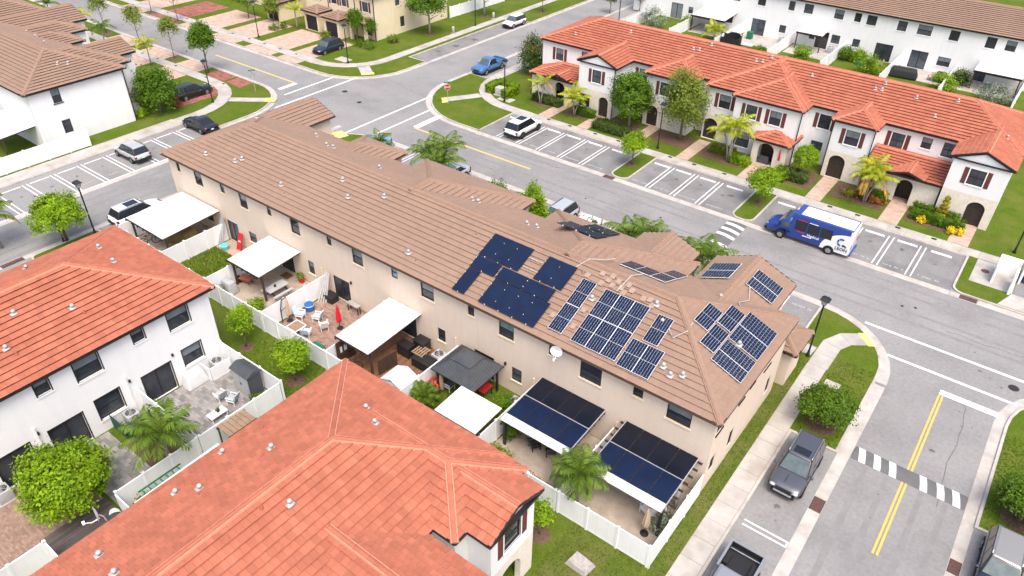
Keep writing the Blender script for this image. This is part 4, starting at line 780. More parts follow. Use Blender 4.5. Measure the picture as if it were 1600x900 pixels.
def garage(x0, x1, y0, y1):
    f = Wall(B5, (x0 + .3, y0 + .3), (x1 - .3, y0 + .3)); L = x1 - x0 - .6; f.door(L / 2 - 1.25, L / 2 + 1.25, GZ + .01, 2.35, 'garage_dark', depth=.15); f.raise_(wm, rh(0, L, GZ, 2.85)); boxwalls(wm, x0 + .3, x1 - .3, y0 + .3, y1, GZ, 2.85, 'SN')
    for k in range(4): MB().box(x0 + .3 + L / 2 - 1.2, x0 + .3 + L / 2 + 1.2, y0 + .40, y0 + .435, GZ + .06 + k * .55, GZ + .56 + k * .55).build('garage_panel', 'garage_dark', B5)
    r = Roof(2.95, .3); r.wing(x0, x1, y0, y1, 'x'); r.build(B5, 'tile_brown', 'mortar_brown')
garage(-90.2, -86.3, 72.6, 76.3); garage(-95.0, -91.3, 73.0, 76.4); garage(-103.6, -100.0, 72.6, 77.2); r = Roof(2.95, .3); r.wing(-86.0, -82.2, 73.9, 76.4, 'x'); r.build(B5, 'tile_brown', 'mortar_brown')
for x in (-85.6, -82.6): MB().box(x - .2, x + .2, 74.2, 74.6, GZ, 2.8).build('porch_column', 'stucco_cream', B5)
wm.build('wall', 'stucco_cream', B5)
for x, y in ((-92.0, 75.95), (-86.2, 75.95), (-82.2, 75.9)): downspout(B5, x, y, GZ, 6.2)
# ---------- white row behind, top right
B6 = thing('townhouse_row', 'white townhouse row with brown roof and walled yards, behind, top right', 'townhouse row', (-30, 120, GZ), world=True)
rf = Roof(6.35); rf.wing(-62, 6, 114.9, 126.5, 'x'); rf.build(B6, 'tile_brown', 'mortar_brown')
wm = MB(); boxwalls(wm, -61.5, 5.6, 115.25, 126, GZ, 6.2, 'S'); f = Wall(B6, (-61.5, 115.25), (5.6, 115.25)); ux = lambda x: x + 61.5
for a, b, z0, z1 in ((-48.2, -47.2, 4.5, 5.9), (-44.6, -43.4, 4.5, 5.9), (-40.6, -39.4, 4.5, 5.9), (-35.9, -35.0, 4.6, 5.9), (-33.6, -32.3, 4.6, 5.9), (-29.2, -27.9, 4.6, 5.9), (-26.4, -25.5, 4.7, 5.9), (-24.7, -23.4, 4.6, 5.9), (-20.6, -19.4, 4.6, 5.9), (-18.0, -16.2, 4.6, 5.9), (-14.0, -12.8, 4.6, 5.9), (-9.6, -8.4, 4.5, 5.9), (-7.3, -6.1, 4.6, 5.9), (-36.6, -35.6, 1.2, 2.3), (-28.8, -27.6, 1.2, 2.4), (-25.8, -24.8, 1.3, 2.4), (-14.4, -12.8, 1.1, 2.3), (-51.6, -50.8, 1.3, 2.3), (-45.2, -44.0, 1.1, 2.4), (-32.0, -31.2, 1.2, 2.4)): f.window(ux(a), ux(b), z0, z1, grid=1)
for a, b in ((-54.6, -52.6), (-40.9, -38.8), (-22.6, -20.3), (-17.9, -15.7), (-31.0, -29.2), (-9.5, -8.2)): f.window(ux(a), ux(b), GZ + .03, 2.5, door=True, glass='window_glass' if a != -54.6 else 'window_blind')
f.raise_(wm, rh(0, 67.1, GZ, 6.2)); wm.build('wall', 'stucco_white', B6)
# ------------------------------------------------------------------ fences
def fence(label, p0, p1, h=1.8, step=1.85, z=GZ, posts=(1, 1), m='vinyl_white'):
    p0 = Vector(p0); p1 = Vector(p1); d = p1 - p0; L = d.length; n = max(1, round(L / step)); st = L / n
    t = thing('fence', label, 'fence', (p0.x, p0.y, z), math.atan2(d.y, d.x), 'white vinyl yard fences')
    key = ('fp', round(st, 2), h)
    if key not in SWM:
        mb = MB().box(.06, st - .06, -.02, .02, .06, h - .06); k = max(1, int((st - .12) / .2))
        for i in range(k): a = .06 + (st - .12) * i / k; mb.box(a + .004, a + (st - .12) / k - .004, -.028, .028, .14, h - .16)
        mb.box(.06, st - .06, -.035, .035, .05, .15); mb.box(.06, st - .06, -.035, .035, h - .17, h - .05); me = mb.mesh('panel'); me.materials.append(MATS[m]); SWM[key] = me
        pm = MB().box(-.065, .065, -.065, .065, 0, h).hexa([(-.085, -.085, h), (.085, -.085, h), (.085, .085, h), (-.085, .085, h)], [(-.02, -.02, h + .07), (.02, -.02, h + .07), (.02, .02, h + .07), (-.02, .02, h + .07)]).mesh('post'); pm.materials.append(MATS[m]); SWM[('post', h)] = pm
    for i in range(n): put('panel', SWM[key], t, (st * i, 0, 0))
    for i in range(0 if posts[0] else 1, n + (1 if posts[1] else 0)): put('post', SWM[('post', h)], t, (st * i, 0, 0))
    return t
YB = 23.25
fence('white fence section behind the tan covered furniture, far left of the beige row', (-59.2, YB), (-52.7, YB)); fence('white fence closing off the overgrown grass yard', (-52.5, YB), (-46.8, YB)); fence('white fence behind the yard with the picnic table', (-46.6, YB), (-40.0, YB)); fence('white fence behind the brick patio with the red umbrella', (-39.8, YB), (-33.1, YB)); fence('white fence behind the dark timber deck yard', (-32.9, YB), (-26.4, YB)); fence('white fence behind the black gazebo yard', (-26.2, YB), (-20.0, YB)); fence('white fence below the left solar roofed pergola', (-19.8, YB), (-14.0, YB)); fence('white fence below the right solar roofed pergola, at the lawn', (-13.8, YB), (-8.1, YB))
fence('white fence along the pavement at the right solar pergola', (-8.0, YB), (-8.0, 29.4), posts=(1, 0))
for x, lb in ((-59.2, 'white fence at the left end of the beige row beside the parked white car'), (-52.6, 'white fence between the tan cover and the overgrown grass'), (-46.7, 'white fence between the overgrown grass and the picnic table yard'), (-39.9, 'white fence between the picnic table yard and the red umbrella patio'), (-33.0, 'white fence between the red umbrella patio and the timber deck'), (-26.3, 'white fence beside the black hardtop gazebo'), (-19.9, 'white fence between the gazebo yard and the left solar pergola'), (-13.9, 'white fence between the two solar roofed pergolas')): fence(lb, (x, YB + .1), (x, 29.35 if x != -33.0 else 25.2), posts=(0, 0))
fence('white fence between the white row\'s patio and the lawn, by the grey shed', (-39.4, 19.5), (-32.95, 19.5)); fence('white fence right of the grey patio with the white table', (-32.9, 19.4), (-32.9, 13.5), posts=(0, 1)); fence('white fence dividing the grey patio from the palm yard', (-39.4, 13.45), (-33.0, 13.45), posts=(1, 0)); fence('white fence behind the green ladder', (-32.9, 13.3), (-32.9, 8.3)); fence('white fence next to the big lime green tree', (-32.8, 8.2), (-30.6, 8.2), posts=(0, 1)); fence('white fence at the bottom left corner above the orange roof', (-32.8, 4.4), (-32.8, -8)); fence('short white fence at the bottom left, end of the dark deck', (-32.7, 4.4), (-30.6, 4.4), posts=(0, 1))
fence('long white fence beside the pavement at the top left building', (-79.9, 8), (-79.9, 31.6), step=2.2); fence('white fence running from the pavement to the white building, top left', (-80.0, 31.7), (-82.3, 31.7), posts=(0, 0))
fence('white fence along the lawn beside the cream houses, top', (-81.5, 91.6), (-81.0, 105), step=2.2); fence('white fence in front of the cream house side lawn', (-82.0, 91.7), (-79.6, 86.5), step=2.2) if 0 else None
for i, (x, lb) in enumerate(((-56.5, 'white yard wall at the left end of the back row, by the silver shrubs'), (-49.2, 'white yard fence left of the first white awning of the back row'), (-41.9, 'white yard fence left of the black trampoline net'), (-34.0, 'white yard fence left of the brown tiled awning patio'), (-26.6, 'white yard fence left of the lawn with the blue toys'), (-18.9, 'white yard fence left of the black covered furniture'), (-11.8, 'white yard fence left of the largest white awning'), (-3.6, 'white yard fence at the right end of the back row'))): fence(lb, (x, 104.2), (x, 115.1), step=2.7)
fence('low white wall beside the street at the back row corner, top', (-57.0, 104.3), (-57.0, 116), step=2.9) if 0 else None
# ------------------------------------------------------------------ patio covers
def cover_roof(label, x0, x1, y0, y1, z=2.6, drop=.25, name='patio_cover', sheet='roof_sheet_white', posts=True, frame='wood_dark', wallside=1, lip=True):
    t = thing(name, label, 'patio cover', ((x0 + x1) / 2, (y0 + y1) / 2, GZ), 0, 'patio covers', True); z0 = z - drop; z1 = z
    s = MB(); n = 6; w = (x1 - x0) / n
    zl, zh = (z0, z1) if wallside > 0 else (z1, z0)
    for i in range(n): a, b = x0 + w * i + .014, x0 + w * (i + 1) - .014; s.hexa([(a, y0, zl), (b, y0, zl), (b, y1, zh), (a, y1, zh)], [(a, y0, zl + .05), (b, y0, zl + .05), (b, y1, zh + .05), (a, y1, zh + .05)])
    s.build('roof_sheet', sheet, t)
    fr = MB()
    for i in range(7): x = x0 + .1 + (x1 - x0 - .2) * i / 6; fr.bar((x, y0 - .12 if wallside > 0 else y0, zl - .07), (x, y1, zh - .07), .06, .13)
    fr.build('rafters', frame, t); MB().bar((x0 - .06, y0 + .35, zl - .2), (x1 + .06, y0 + .35, zl - .2), .1, .18).build('beam', frame, t)
    if lip: MB().bar((x0, y0 - .03, zl + .02), (x1, y0 - .03, zl + .02), .07, .12).build('gutter', 'bronze_trim', t)
    if posts:
        for x in (x0 + .15, x1 - .15): MB().box(x - .07, x + .07, y0 + .28, y0 + .42, GZ, zl - .25).build('post', frame, t)
    return t
cover_roof('white sheet patio cover at the far left end of the beige row', -58.5, -53.1, 23.9, 29.3, 2.75); cover_roof('white sheet patio cover over the picnic table', -46.5, -42.6, 25.3, 29.35, 2.8); cover_roof('white sheet patio cover over the dark timber deck', -32.9, -29.75, 24.2, 29.4, 2.8); cover_roof('small stained white canopy in front of the black gazebo', -23.1, -19.85, 23.3, 25.9, 2.4, .1)
cover_roof('white patio cover behind the long fence at the top left building', -89.5, -82.7, 24.3, 28.0, 2.75)
cover_roof('first white awning of the back row, by the banana plant', -48.9, -43.4, 110.4, 115.2, 2.8); cover_roof('small white awning with brown posts in the back row', -33.2, -29.4, 112.6, 115.2, 2.8); cover_roof('largest white awning of the back row, right end', -9.4, -3.9, 111.3, 115.2, 2.8)
cover_roof('white edged patio cover under the nearest orange roof', -31.0, -27.0, 8.4, 13.6, 2.4, .12)
def solar_pergola(label, x0, x1, y0, y1, posts, overh):
    t = thing('solar_pergola', label, 'pergola', ((x0 + x1) / 2, (y0 + y1) / 2, GZ), 0, 'solar roofed pergolas', True); zl, zh = 2.5, 2.72
    zz = lambda y: zl + (zh - zl) * (y - y0) / (y1 - y0)
    yb = y0 + .62; ym = (yb + y1) / 2
    MB().hexa([(x0, y0, zl), (x1, y0, zl), (x1, yb, zz(yb)), (x0, yb, zz(yb))], [(x0, y0, zl + .05), (x1, y0, zl + .05), (x1, yb, zz(yb) + .05), (x0, yb, zz(yb) + .05)]).build('edge_sheet', 'roof_sheet_white', t)
    w = (x1 - x0) / 4
    for r, (a, b, m) in enumerate(((yb + .01, ym - .02, 'solar_blue'), (ym + .02, y1, 'solar_navy'))):
        for i in range(4):
            c, d = x0 + w * i + .012, x0 + w * (i + 1) - .012; o = MB().hexa([(c, a, zz(a)), (d, a, zz(a)), (d, b, zz(b)), (c, b, zz(b))], [(c, a, zz(a) + .05), (d, a, zz(a) + .05), (d, b, zz(b) + .05), (c, b, zz(b) + .05)]).build('solar_panel', 'metal_black', t)
            k = .025; MB().add([(c + k, a + k, zz(a) + .054), (d - k, a + k, zz(a) + .054), (d - k, b - k, zz(b) + .054), (c + k, b - k, zz(b) + .054)], [(0, 1, 2, 3)]).build('cells', m, o)
    MB().bar((x0, ym, zz(ym) + .04), (x1, ym, zz(ym) + .04), .05, .06).build('rail', 'metal_galv', t)
    for x in (x0, x1): MB().bar((x, y0, zl + .02), (x, y1, zh + .02), .05, .1).build('rail', 'metal_galv', t)
    for i in range(8): y = y0 + .25 + (y1 - y0 - .4) * i / 7; MB().bar((x0 - overh, y, zz(y) - .1), (x1 + overh, y, zz(y) - .1), .07, .14).build('rafter', 'wood_dark', t)
    for x in (x0 + .1, x1 - .1): MB().bar((x, y0 - .1, zl - .24), (x, y1, zh - .24), .1, .16).build('beam', 'wood_dark', t); MB().box(x - .08, x + .08, y0 + .3, y0 + .46, GZ, zl - .3).build('post', 'metal_black', t)
    return t
solar_pergola('pergola roofed with eight dark solar panels beside the tall palm, left one', -19.35, -14.65, 25.05, 29.4, 1, .06)
solar_pergola('pergola roofed with eight dark solar panels at the corner, timber ends sticking out', -13.2, -8.5, 24.95, 29.4, 1, .3)
# gazebo
t = thing('gazebo', 'black hardtop gazebo with two tiered metal roof', 'gazebo', (-24.05, 27.6, GZ), 0)
def pyr(mb, a, b, z0, z1, a2, b2): return mb.hexa([(-a, -b, z0), (a, -b, z0), (a, b, z0), (-a, b, z0)], [(-a2, -b2, z1), (a2, -b2, z1), (a2, b2, z1), (-a2, b2, z1)])
pyr(MB(), 1.8, 1.55, 2.15, 2.98, .62, .53).build('roof', 'metal_charcoal', t); pyr(MB(), .82, .7, 2.98, 3.62, .04, .04).build('top_roof', 'metal_charcoal', t)
rb = MB()
for i in range(-8, 9):
    x = i * .21; k = min(1, (1.8 - abs(x)) / 1.05)
    for sgn in (-1, 1): rb.bar((x, sgn * 1.55, 2.165), (x * (1 - 0), sgn * (1.55 - .93 * k), 2.165 + .76 * k), .025, .03)
for i in range(-7, 8):
    y = i * .21; k = min(1, (1.55 - abs(y)) / .93)
    for sgn in (-1, 1): rb.bar((sgn * 1.8, y, 2.165), (sgn * (1.8 - 1.05 * k), y, 2.165 + .74 * k), .025, .03)
stuff(rb.build('roof_seams', 'metal_charcoal', t))
for x in (-1.5, 1.5):
    for y in (-1.25, 1.25): MB().box(x - .06, x + .06, y - .06, y + .06, 0, 2.18).build('post', 'metal_black', t)
pyr(MB(), 1.82, 1.57, 2.08, 2.15, 1.82, 1.57).build('eave', 'metal_black', t)
MB().ell((-1.3, -1.15, 1.1), (.16, .16, .95), 8, 6).build('curtain', 'tan_cloth', t)
# ------------------------------------------------------------------ patios
pavers(-39.75, -33.1, 23.35, 29.4, 'paver_tan', .3, .15, .112, 'patio'); struct(MB().prism(rect(-52.5, -46.8, 27.9, 29.4), .06, .112).build('patio', 'paver_pink')); struct(MB().prism(rect(-46.6, -40.0, 23.35, 29.4), .06, .112).build('patio', 'patio_concrete')); struct(MB().prism(rect(-59.1, -52.7, 23.35, 29.4), .06, .112).build('patio', 'patio_concrete'))
dk = struct(MB().prism(rect(-32.9, -26.4, 23.4, 29.4), .06, .12).build('deck', 'wood_dark'))
for i in range(36): MB().box(-32.9 + .18 * i, -32.9 + .18 * i + .17, 23.4, 29.4, .12, .16, random.random()).build('plank', 'wood_deck', dk)
struct(MB().prism(rect(-19.8, -14.0, 23.4, 29.4), .06, .112).build('patio', 'patio_concrete')); struct(MB().prism(rect(-13.8, -8.1, 23.4, 29.4), .06, .112).build('patio', 'patio_concrete'))
pavers(-39.4, -33.0, 13.55, 19.4, 'paver_grey', .45, .22, .112, 'patio'); pavers(-39.4, -33.0, 8.35, 13.35, 'paver_grey', .38, .25, .112, 'patio'); pavers(-39.4, -33.0, -8, 8.1, 'paver_tan', .24, .12, .112, 'patio')
struct(MB().prism(rect(-38.3, -33.3, 11.0, 13.3), .10, .13).build('planting_bed', 'mulch')); struct(MB().prism(rect(-39.4, -37.4, 10.95, 11.5), .10, .135).build('turf_strip', 'grass'))
dk = struct(MB().prism(rect(-34.6, -30.6, 4.5, 8.15), .10, .2).build('deck', 'metal_black'))
for i in range(20): MB().box(-34.6 + .2 * i, -34.6 + .2 * i + .185, 4.5, 8.15, .2, .235, random.random()).build('plank', 'composite_deck', dk)
for x0, x1 in ((-49, -42), (-41.7, -34.2), (-33.8, -26.8), (-18.7, -12.0), (-11.6, -3.8)): struct(MB().prism(rect(x0, x1, 110.2, 115.2), .06, .112).build('patio', 'concrete'))
# lawn between the rows, slightly worn
struct(MB().prism(rect(-39.4, -27.2, 19.7, 23.1), .05, .105).build('lawn', 'grass')); struct(MB().prism(rect(-12.5, -8.2, 18, 23.1), .05, .106).build('lawn', 'grass_worn'))
struct(MB().prism([(-7.9, -5), (-7.1, -5), (-7.1, 42), (-7.9, 42)], .05, .106).build('lawn', 'grass_worn'))
# ------------------------------------------------------------------ solar arrays on the roof
def on_back(x, y, h=.0): return Vector((x, y, 6.2 + .4 * (y - 29.07) + h))
def on_east(x, y, h=.0): return Vector((x, y, 6.2 + .4 * (-7.7 - x) + h))
def solar(label, fn, rects, kind, lift=.16):
    # rects: plan rectangles x0, x1, y0, y1
    c = rects[0]; o0 = fn((c[0] + c[1]) / 2, (c[2] + c[3]) / 2); t = thing('solar_array', label, 'solar panels', tuple(o0), 0, 'solar arrays on the brown roof', True)
    n = (fn(1, 0) - fn(0, 0)).cross(fn(0, 1) - fn(0, 0)).normalized()
    for x0, x1, y0, y1 in rects:
        def P(a, b, h): return tuple(fn(x0 + (x1 - x0) * a, y0 + (y1 - y0) * b) + n * (lift + h))
        fm = MB().hexa([P(.005, .005, 0), P(.995, .005, 0), P(.995, .995, 0), P(.005, .995, 0)], [P(.005, .005, .04), P(.995, .005, .04), P(.995, .995, .04), P(.005, .995, .04)])
        p = fm.build('panel', 'metal_black' if kind == 'dark' else 'solar_frame_white', t); ce = MB()
        def cell(a0, a1, b0, b1, h=.044): ce.add([P(a0, b0, h), P(a1, b0, h), P(a1, b1, h), P(a0, b1, h)], [(0, 1, 2, 3)])
        sx, sy = (x1 - x0), (y1 - y0) * 1.08; mx, my = .02 / sx, .02 / sy
        if kind == 'dark': cell(mx, 1 - mx, my, 1 - my)
        elif kind == 'strip':
            land = sx > sy; na = 2 if land else 6; nb = 6 if land else 2
            for i in range(na):
                for j in range(nb):
                    ga = .004 / sx if na == 6 else .008 / sx; gb = .004 / sy if nb == 6 else .008 / sy; a = mx + (1 - 2 * mx) * i / na; b = my + (1 - 2 * my) * j / nb; cell(a + ga, a + (1 - 2 * mx) / na - ga, b + gb, b + (1 - 2 * my) / nb - gb)
        else:
            na = 10 if sx > sy else 6; nb = 6 if sx > sy else 10
            for i in range(na):
                for j in range(nb): a = mx + (1 - 2 * mx) * i / na; b = my + (1 - 2 * my) * j / nb; cell(a + .004 / sx, a + (1 - 2 * mx) / na - .004 / sx, b + .004 / sy, b + (1 - 2 * my) / nb - .004 / sy)
        ce.build('cells', 'solar_blue', p)
        for a, b in (((.0, .25), (.0, .75), (.5, .0)) if kind == 'dark' else ((.06, -.01), (.94, -.01))): MB().box(-.024, .024, -.024, .024, -.02, .07).build('clamp', 'vinyl_white' if kind == 'dark' else 'metal_galv', p, loc=Vector(P(a, b, -.02)))
    return t
def grid(x0, y0, nx, ny, w, h): return [(x0 + w * i, x0 + w * (i + 1), y0 + h * j, y0 + h * (j + 1)) for i in range(nx) for j in range(ny)]
a = grid(-26.8, 32.25, 3, 1, 1.09, 1.86) + [(-26.75, -24.72, 31.25, 32.2), (-26.7, -25.7, 29.35, 31.2), (-24.6, -22.5, 31.23, 32.15), (-22.48, -20.4, 31.23, 32.15)] + grid(-24.5, 29.35, 4, 1, 1.09, 1.85) + grid(-22.3, 32.25, 2, 1, 1.09, 1.84)
solar('large all black framed blue solar array in the middle of the brown roof', on_back, a, 'dark')
solar('column of two white framed solar panels right of the dark blue array', on_back, grid(-19.35, 29.75, 1, 2, 1.0, 1.93), 'strip'); solar('block of six white framed solar panels above the left solar pergola', on_back, grid(-17.65, 29.65, 3, 2, 1.03, 1.95), 'strip'); solar('single upright solar panel right of the block of six', on_back, [(-13.9, -12.9, 31.5, 33.4)], 'strip'); solar('pair of white framed solar panels low on the back slope', on_back, grid(-14.42, 29.5, 2, 1, 1.05, 1.88), 'strip')
solar('upper left panel of the staggered solar panels on the end slope', on_east, [(-12.1, -11.15, 34.05, 36.2)], 'strip'); solar('upper right panel of the staggered solar panels on the end slope', on_east, [(-11.1, -10.15, 35.25, 37.4)], 'strip'); solar('lower panel of the staggered solar panels on the end slope', on_east, [(-11.1, -10.15, 32.9, 35.05)], 'strip'); solar('upper pair of fine celled solar panels at the end slope eave', on_east, [(-10.1, -8.15, 34.8, 36.35), (-10.1, -8.15, 36.38, 37.93)], 'cell'); solar('lower pair of fine celled solar panels at the end slope eave', on_east, [(-10.1, -8.15, 32.4, 33.48), (-10.1, -8.15, 33.5, 34.6)], 'cell')
solar('fine celled solar panel pair on the front gable\'s right slope', lambda x, y: Vector((x, y, 6.2 + .4 * (-9.2 - x))), [(-11.5, -9.6, 40.7, 41.72), (-11.5, -9.6, 41.74, 42.8)], 'cell'); solar('pale reflecting solar panel pair on the front gable\'s left slope', lambda x, y: Vector((x, y, 6.2 + .4 * (x + 14.8))), [(-14.4, -12.5, 40.6, 41.65), (-14.4, -12.5, 41.67, 42.75)], 'cell')
solar('low tilted row of four solar panels near the brown ridge', lambda x, y: Vector((x, y, 6.2 + .4 * (40.7 - y))), grid(-18.5, 36.4, 3, 1, 1.12, 1.75) + [(-16.2, -15.1, 38.2, 39.9)], 'cell'); solar('black solar panels seen edge on over the front hip', lambda x, y: Vector((x, y, 6.2 + .4 * (42.5 - y))), grid(-24.6, 38.1, 3, 1, 1.1, 1.8) + grid(-23.6, 40.1, 2, 1, 1.1, 1.7), 'dark', .16)
# pale conduits across the roof
cd = MB()
for pts in ([(-20.4, 34.1, 8.25), (-19.8, 34.9, 8.75), (-19.2, 35.8, 8.45), (-19.0, 36.8, 8.1)], [(-17, 33.6, 8.2), (-16.9, 34.4, 8.45), (-16.8, 34.95, 8.72), (-16.6, 36.2, 8.25)], [(-12.9, 32.7, 7.85), (-12.4, 32.3, 7.7), (-11.9, 33.1, 7.95), (-12.0, 33.9, 8.0)], [(-23.5, 33.4, 8.1), (-22.4, 33.4, 8.1)], [(-23.5, 32.7, 7.8), (-22.4, 32.7, 7.8)], [(-11.1, 40.6, 7.2), (-10.7, 39.6, 6.9), (-11.0, 38.6, 7.2), (-10.6, 37.7, 7.6)]):
    cd.tube(pts, .03, 6)
cd.build('conduit', 'vent_white', B1)
# bleached patches where tiles were cleaned or replaced
for i, (x, y) in enumerate([(-18.2, 33.75), (-17.9, 34.15), (-17.5, 33.9), (-17.3, 34.3), (-16.9, 34.0), (-16.6, 34.35), (-16.2, 34.1), (-18.5, 34.4), (-15.3, 33.9), (-14.9, 34.0), (-14.6, 33.7), (-19.3, 33.9), (-16.6, 33.75), (-17.8, 34.5), (-19.6, 30.6), (-18.05, 30.5), (-18.1, 31.7), (-13.2, 31.0)]):
    p = on_back(x, y, .125); MB().box(-.17, .17, -.2, .2, -.02, .004).build('replaced_tile', 'bleached_tile', B1, loc=p - B1.location).rotation_euler = (math.atan(.27), 0, 0)
# ------------------------------------------------------------------ vehicles
def bevel_mesh(me, off, seg=2):
    bm = bmesh.new(); bm.from_mesh(me); bmesh.ops.bevel(bm, geom=bm.edges[:], offset=off, segments=seg, affect='EDGES', profile=.6); bm.to_mesh(me); bm.free(); me.polygons.foreach_set('use_smooth', [True] * len(me.polygons)); me.update(); return me
def loft(mb, secs, close=True):
    n = len(secs[0]); o = len(mb.v)
    for s in secs: mb.v.extend(s)
    for i in range(len(secs) - 1):
        for j in range(n if close else n - 1): mb.f.append((o + i * n + j, o + i * n + (j + 1) % n, o + (i + 1) * n + (j + 1) % n, o + (i + 1) * n + j))
    mb.f.append(tuple(o + j for j in range(n - 1, -1, -1))); mb.f.append(tuple(o + (len(secs) - 1) * n + j for j in range(n))); return mb
WH = {}
def wheel(t, x, y, r, rim, side):
    key = (r, rim)
    if key not in WH:
        a = MB(); prof = [(r * .62, -.11), (r * .93, -.115), (r, -.09), (r, .09), (r * .93, .115), (r * .62, .11)]; n = 20
        vs = [(q * math.cos(2 * math.pi * j / n), z, q * math.sin(2 * math.pi * j / n)) for q, z in prof for j in range(n)]
        a.add(vs, [(i * n + j, (i + 1) * n + j, (i + 1) * n + (j + 1) % n, i * n + (j + 1) % n) for i in range(5) for j in range(n)]); tm = a.mesh('tyre', True); tm.materials.append(MATS['rubber'])
        b = MB(); b.add([(r * .63 * math.cos(2 * math.pi * j / n), s, r * .63 * math.sin(2 * math.pi * j / n)) for s in (-.085, .085) for j in range(n)], [tuple(range(n)), tuple(range(2 * n - 1, n - 1, -1))])
        for k in range(5):
            an = 2 * math.pi * k / 5
            for s in (-.1, .1): b.bar((0, s, 0), (r * .6 * math.cos(an), s, r * .6 * math.sin(an)), .07, .05, up=(0, 1, 0))
        b.tube([(0, -.12, 0), (0, .12, 0)], r * .17, 10); rm = b.mesh('rim'); rm.materials.append(MATS[rim]); WH[key] = (tm, rm)
    w = put('wheel', WH[key][0], t, (x, y - side * .08, r)); put('rim', WH[key][1], w, (0, 0, 0)); return w
def car(label, loc, heading, color, L=4.6, W=1.85, H=1.65, kind='suv', rim='rim_silver', sunroof=False, rails=False, name=None, wr=.36, clad=None, glass='car_glass', cat='car', roof=None, pillar=None, bar=None, liner='plastic_black'):
    t = thing(name or {'suv': 'parked_suv', 'sedan': 'parked_sedan', 'pickup': 'pickup_truck'}[kind], label, cat, (loc[0], loc[1], loc[2] if len(loc) > 2 else .006), R(heading), 'parked vehicles')
    hb = .60 * H if kind != 'sedan' else .66 * H; w = W / 2; cm = 'car_' + color
    if kind == 'suv': prof = [(-.5, .48, .36, .82), (-.49, .50, .96, .90), (-.46, .30, 1.0, .95), (-.40, .24, 1.02, 1), (-.2, .22, 1.02, 1), (.0, .22, 1.0, 1), (.2, .22, .985, 1), (.30, .22, .93, 1), (.40, .24, .87, .99), (.46, .28, .80, .93), (.49, .36, .70, .84), (.5, .44, .60, .74)]
    elif kind == 'sedan': prof = [(-.5, .50, .80, .78), (-.49, .40, .96, .88), (-.46, .28, 1.0, .94), (-.38, .24, 1.01, 1), (-.2, .22, 1.0, 1), (.0, .22, .98, 1), (.2, .22, .95, 1), (.32, .22, .88, 1), (.42, .24, .80, .97), (.47, .28, .72, .88), (.5, .42, .58, .72)]
    else: prof = [(-.5, .46, .70, .93), (-.495, .40, .72, .96), (-.46, .36, .72, .985), (-.2, .34, .72, 1), (-.146, .33, .72, 1), (-.138, .33, 1.0, 1), (.0, .32, 1.0, 1), (.16, .32, 1.0, 1), (.24, .32, .99, 1), (.40, .33, .97, .99), (.47, .36, .93, .96), (.495, .40, .86, .93), (.5, .46, .72, .90)]
    secs = []
    for fx, zb, zt, fw in prof:
        x = fx * L; zt = hb * zt; zb = zb * hb / .62 if kind != 'pickup' else zb * hb; ww = w * fw; zm = (zt + zb) / 2
        half = [(x, ww * .86, zb), (x, ww * .97, zb + (zt - zb) * .18), (x, ww, zb + (zt - zb) * .55), (x, ww * .985, zb + (zt - zb) * .8), (x, ww * .93, zt - .02), (x, ww * .80, zt + .015), (x, ww * .4, zt + .035)]
        secs.append([(a, -b, c) for a, b, c in half] + [(a, b, c) for a, b, c in half[::-1]])
    bed = kind == 'pickup'
    body = loft(MB(), secs).build('body', cm, t, smooth=True)
    wb = L * (.295 if kind != 'pickup' else .30)
    for x in (-wb, wb * 1.02):
        for s in (-1, 1):
            wheel(t, x, s * w, wr, rim, s); n = 14; r2 = wr * 1.17
            MB().add([(x + r2 * math.cos(math.pi * 2 * j / n), s * (w * 1.004), max(.12, wr + r2 * math.sin(math.pi * 2 * j / n))) for j in range(n)], [tuple(range(n)) if s < 0 else tuple(range(n - 1, -1, -1))]).build('wheel_arch', 'plastic_black', body)
    # cabin
    zr = H - .05
    if kind == 'suv': xb, xt, yt, yb = .235, .08, -.40, -.475
    elif kind == 'sedan': xb, xt, yt, yb = .20, .03, -.20, -.38
    else: xb, xt, yt, yb = .22, .10, -.10, -.135
    xb, xt, yt, yb = xb * L, xt * L, yt * L, yb * L; wb_, wt = w * .92, w * .74; zb = hb * .985
    B = [(yb, -wb_, zb), (xb, -wb_, zb), (xb, wb_, zb), (yb, wb_, zb)]; T = [(yt, -wt, zr), (xt, -wt, zr), (xt, wt, zr), (yt, wt, zr)]
    me = MB().hexa(B, T).mesh('cabin'); bevel_mesh(me, .07, 3); me.materials.append(MATS[pillar or ('car_black' if kind == 'suv' else cm)]); cab = put('cabin', me, t)
    rr = MB().hexa([(yt - .04, -wt * 1.02, zr - .05), (xt + .05, -wt * 1.02, zr - .05), (xt + .05, wt * 1.02, zr - .05), (yt - .04, wt * 1.02, zr - .05)], [(yt + .12, -wt * .82, H), (xt - .12, -wt * .82, H), (xt - .12, wt * .82, H), (yt + .12, wt * .82, H)]); me = rr.mesh('roof_panel'); bevel_mesh(me, .04, 2); me.materials.append(MATS[roof or cm]); put('roof_panel', me, t)
    def gl(q, m, nm, e=.10, off=.016):
        q = [Vector(p) for p in q]; c = sum(q, Vector()) / 4; nn = (q[1] - q[0]).cross(q[3] - q[0]).normalized()
        if nn.dot(c - Vector((0, 0, hb))) < 0: nn = -nn
        q = [p + (c - p) * e + nn * off for p in q]; MB().add([tuple(p) for p in q] + [tuple(p - nn * .02) for p in q], [(0, 1, 2, 3), (0, 4, 5, 1), (1, 5, 6, 2), (2, 6, 7, 3), (3, 7, 4, 0)]).build(nm, m, t)
    gl([B[1], B[2], T[2], T[1]], 'car_glass_sky', 'windshield', .11); gl([B[3], B[0], T[0], T[3]], glass, 'rear_window', .13)
    nwin = {'suv': 3, 'sedan': 2, 'pickup': 2}[kind]
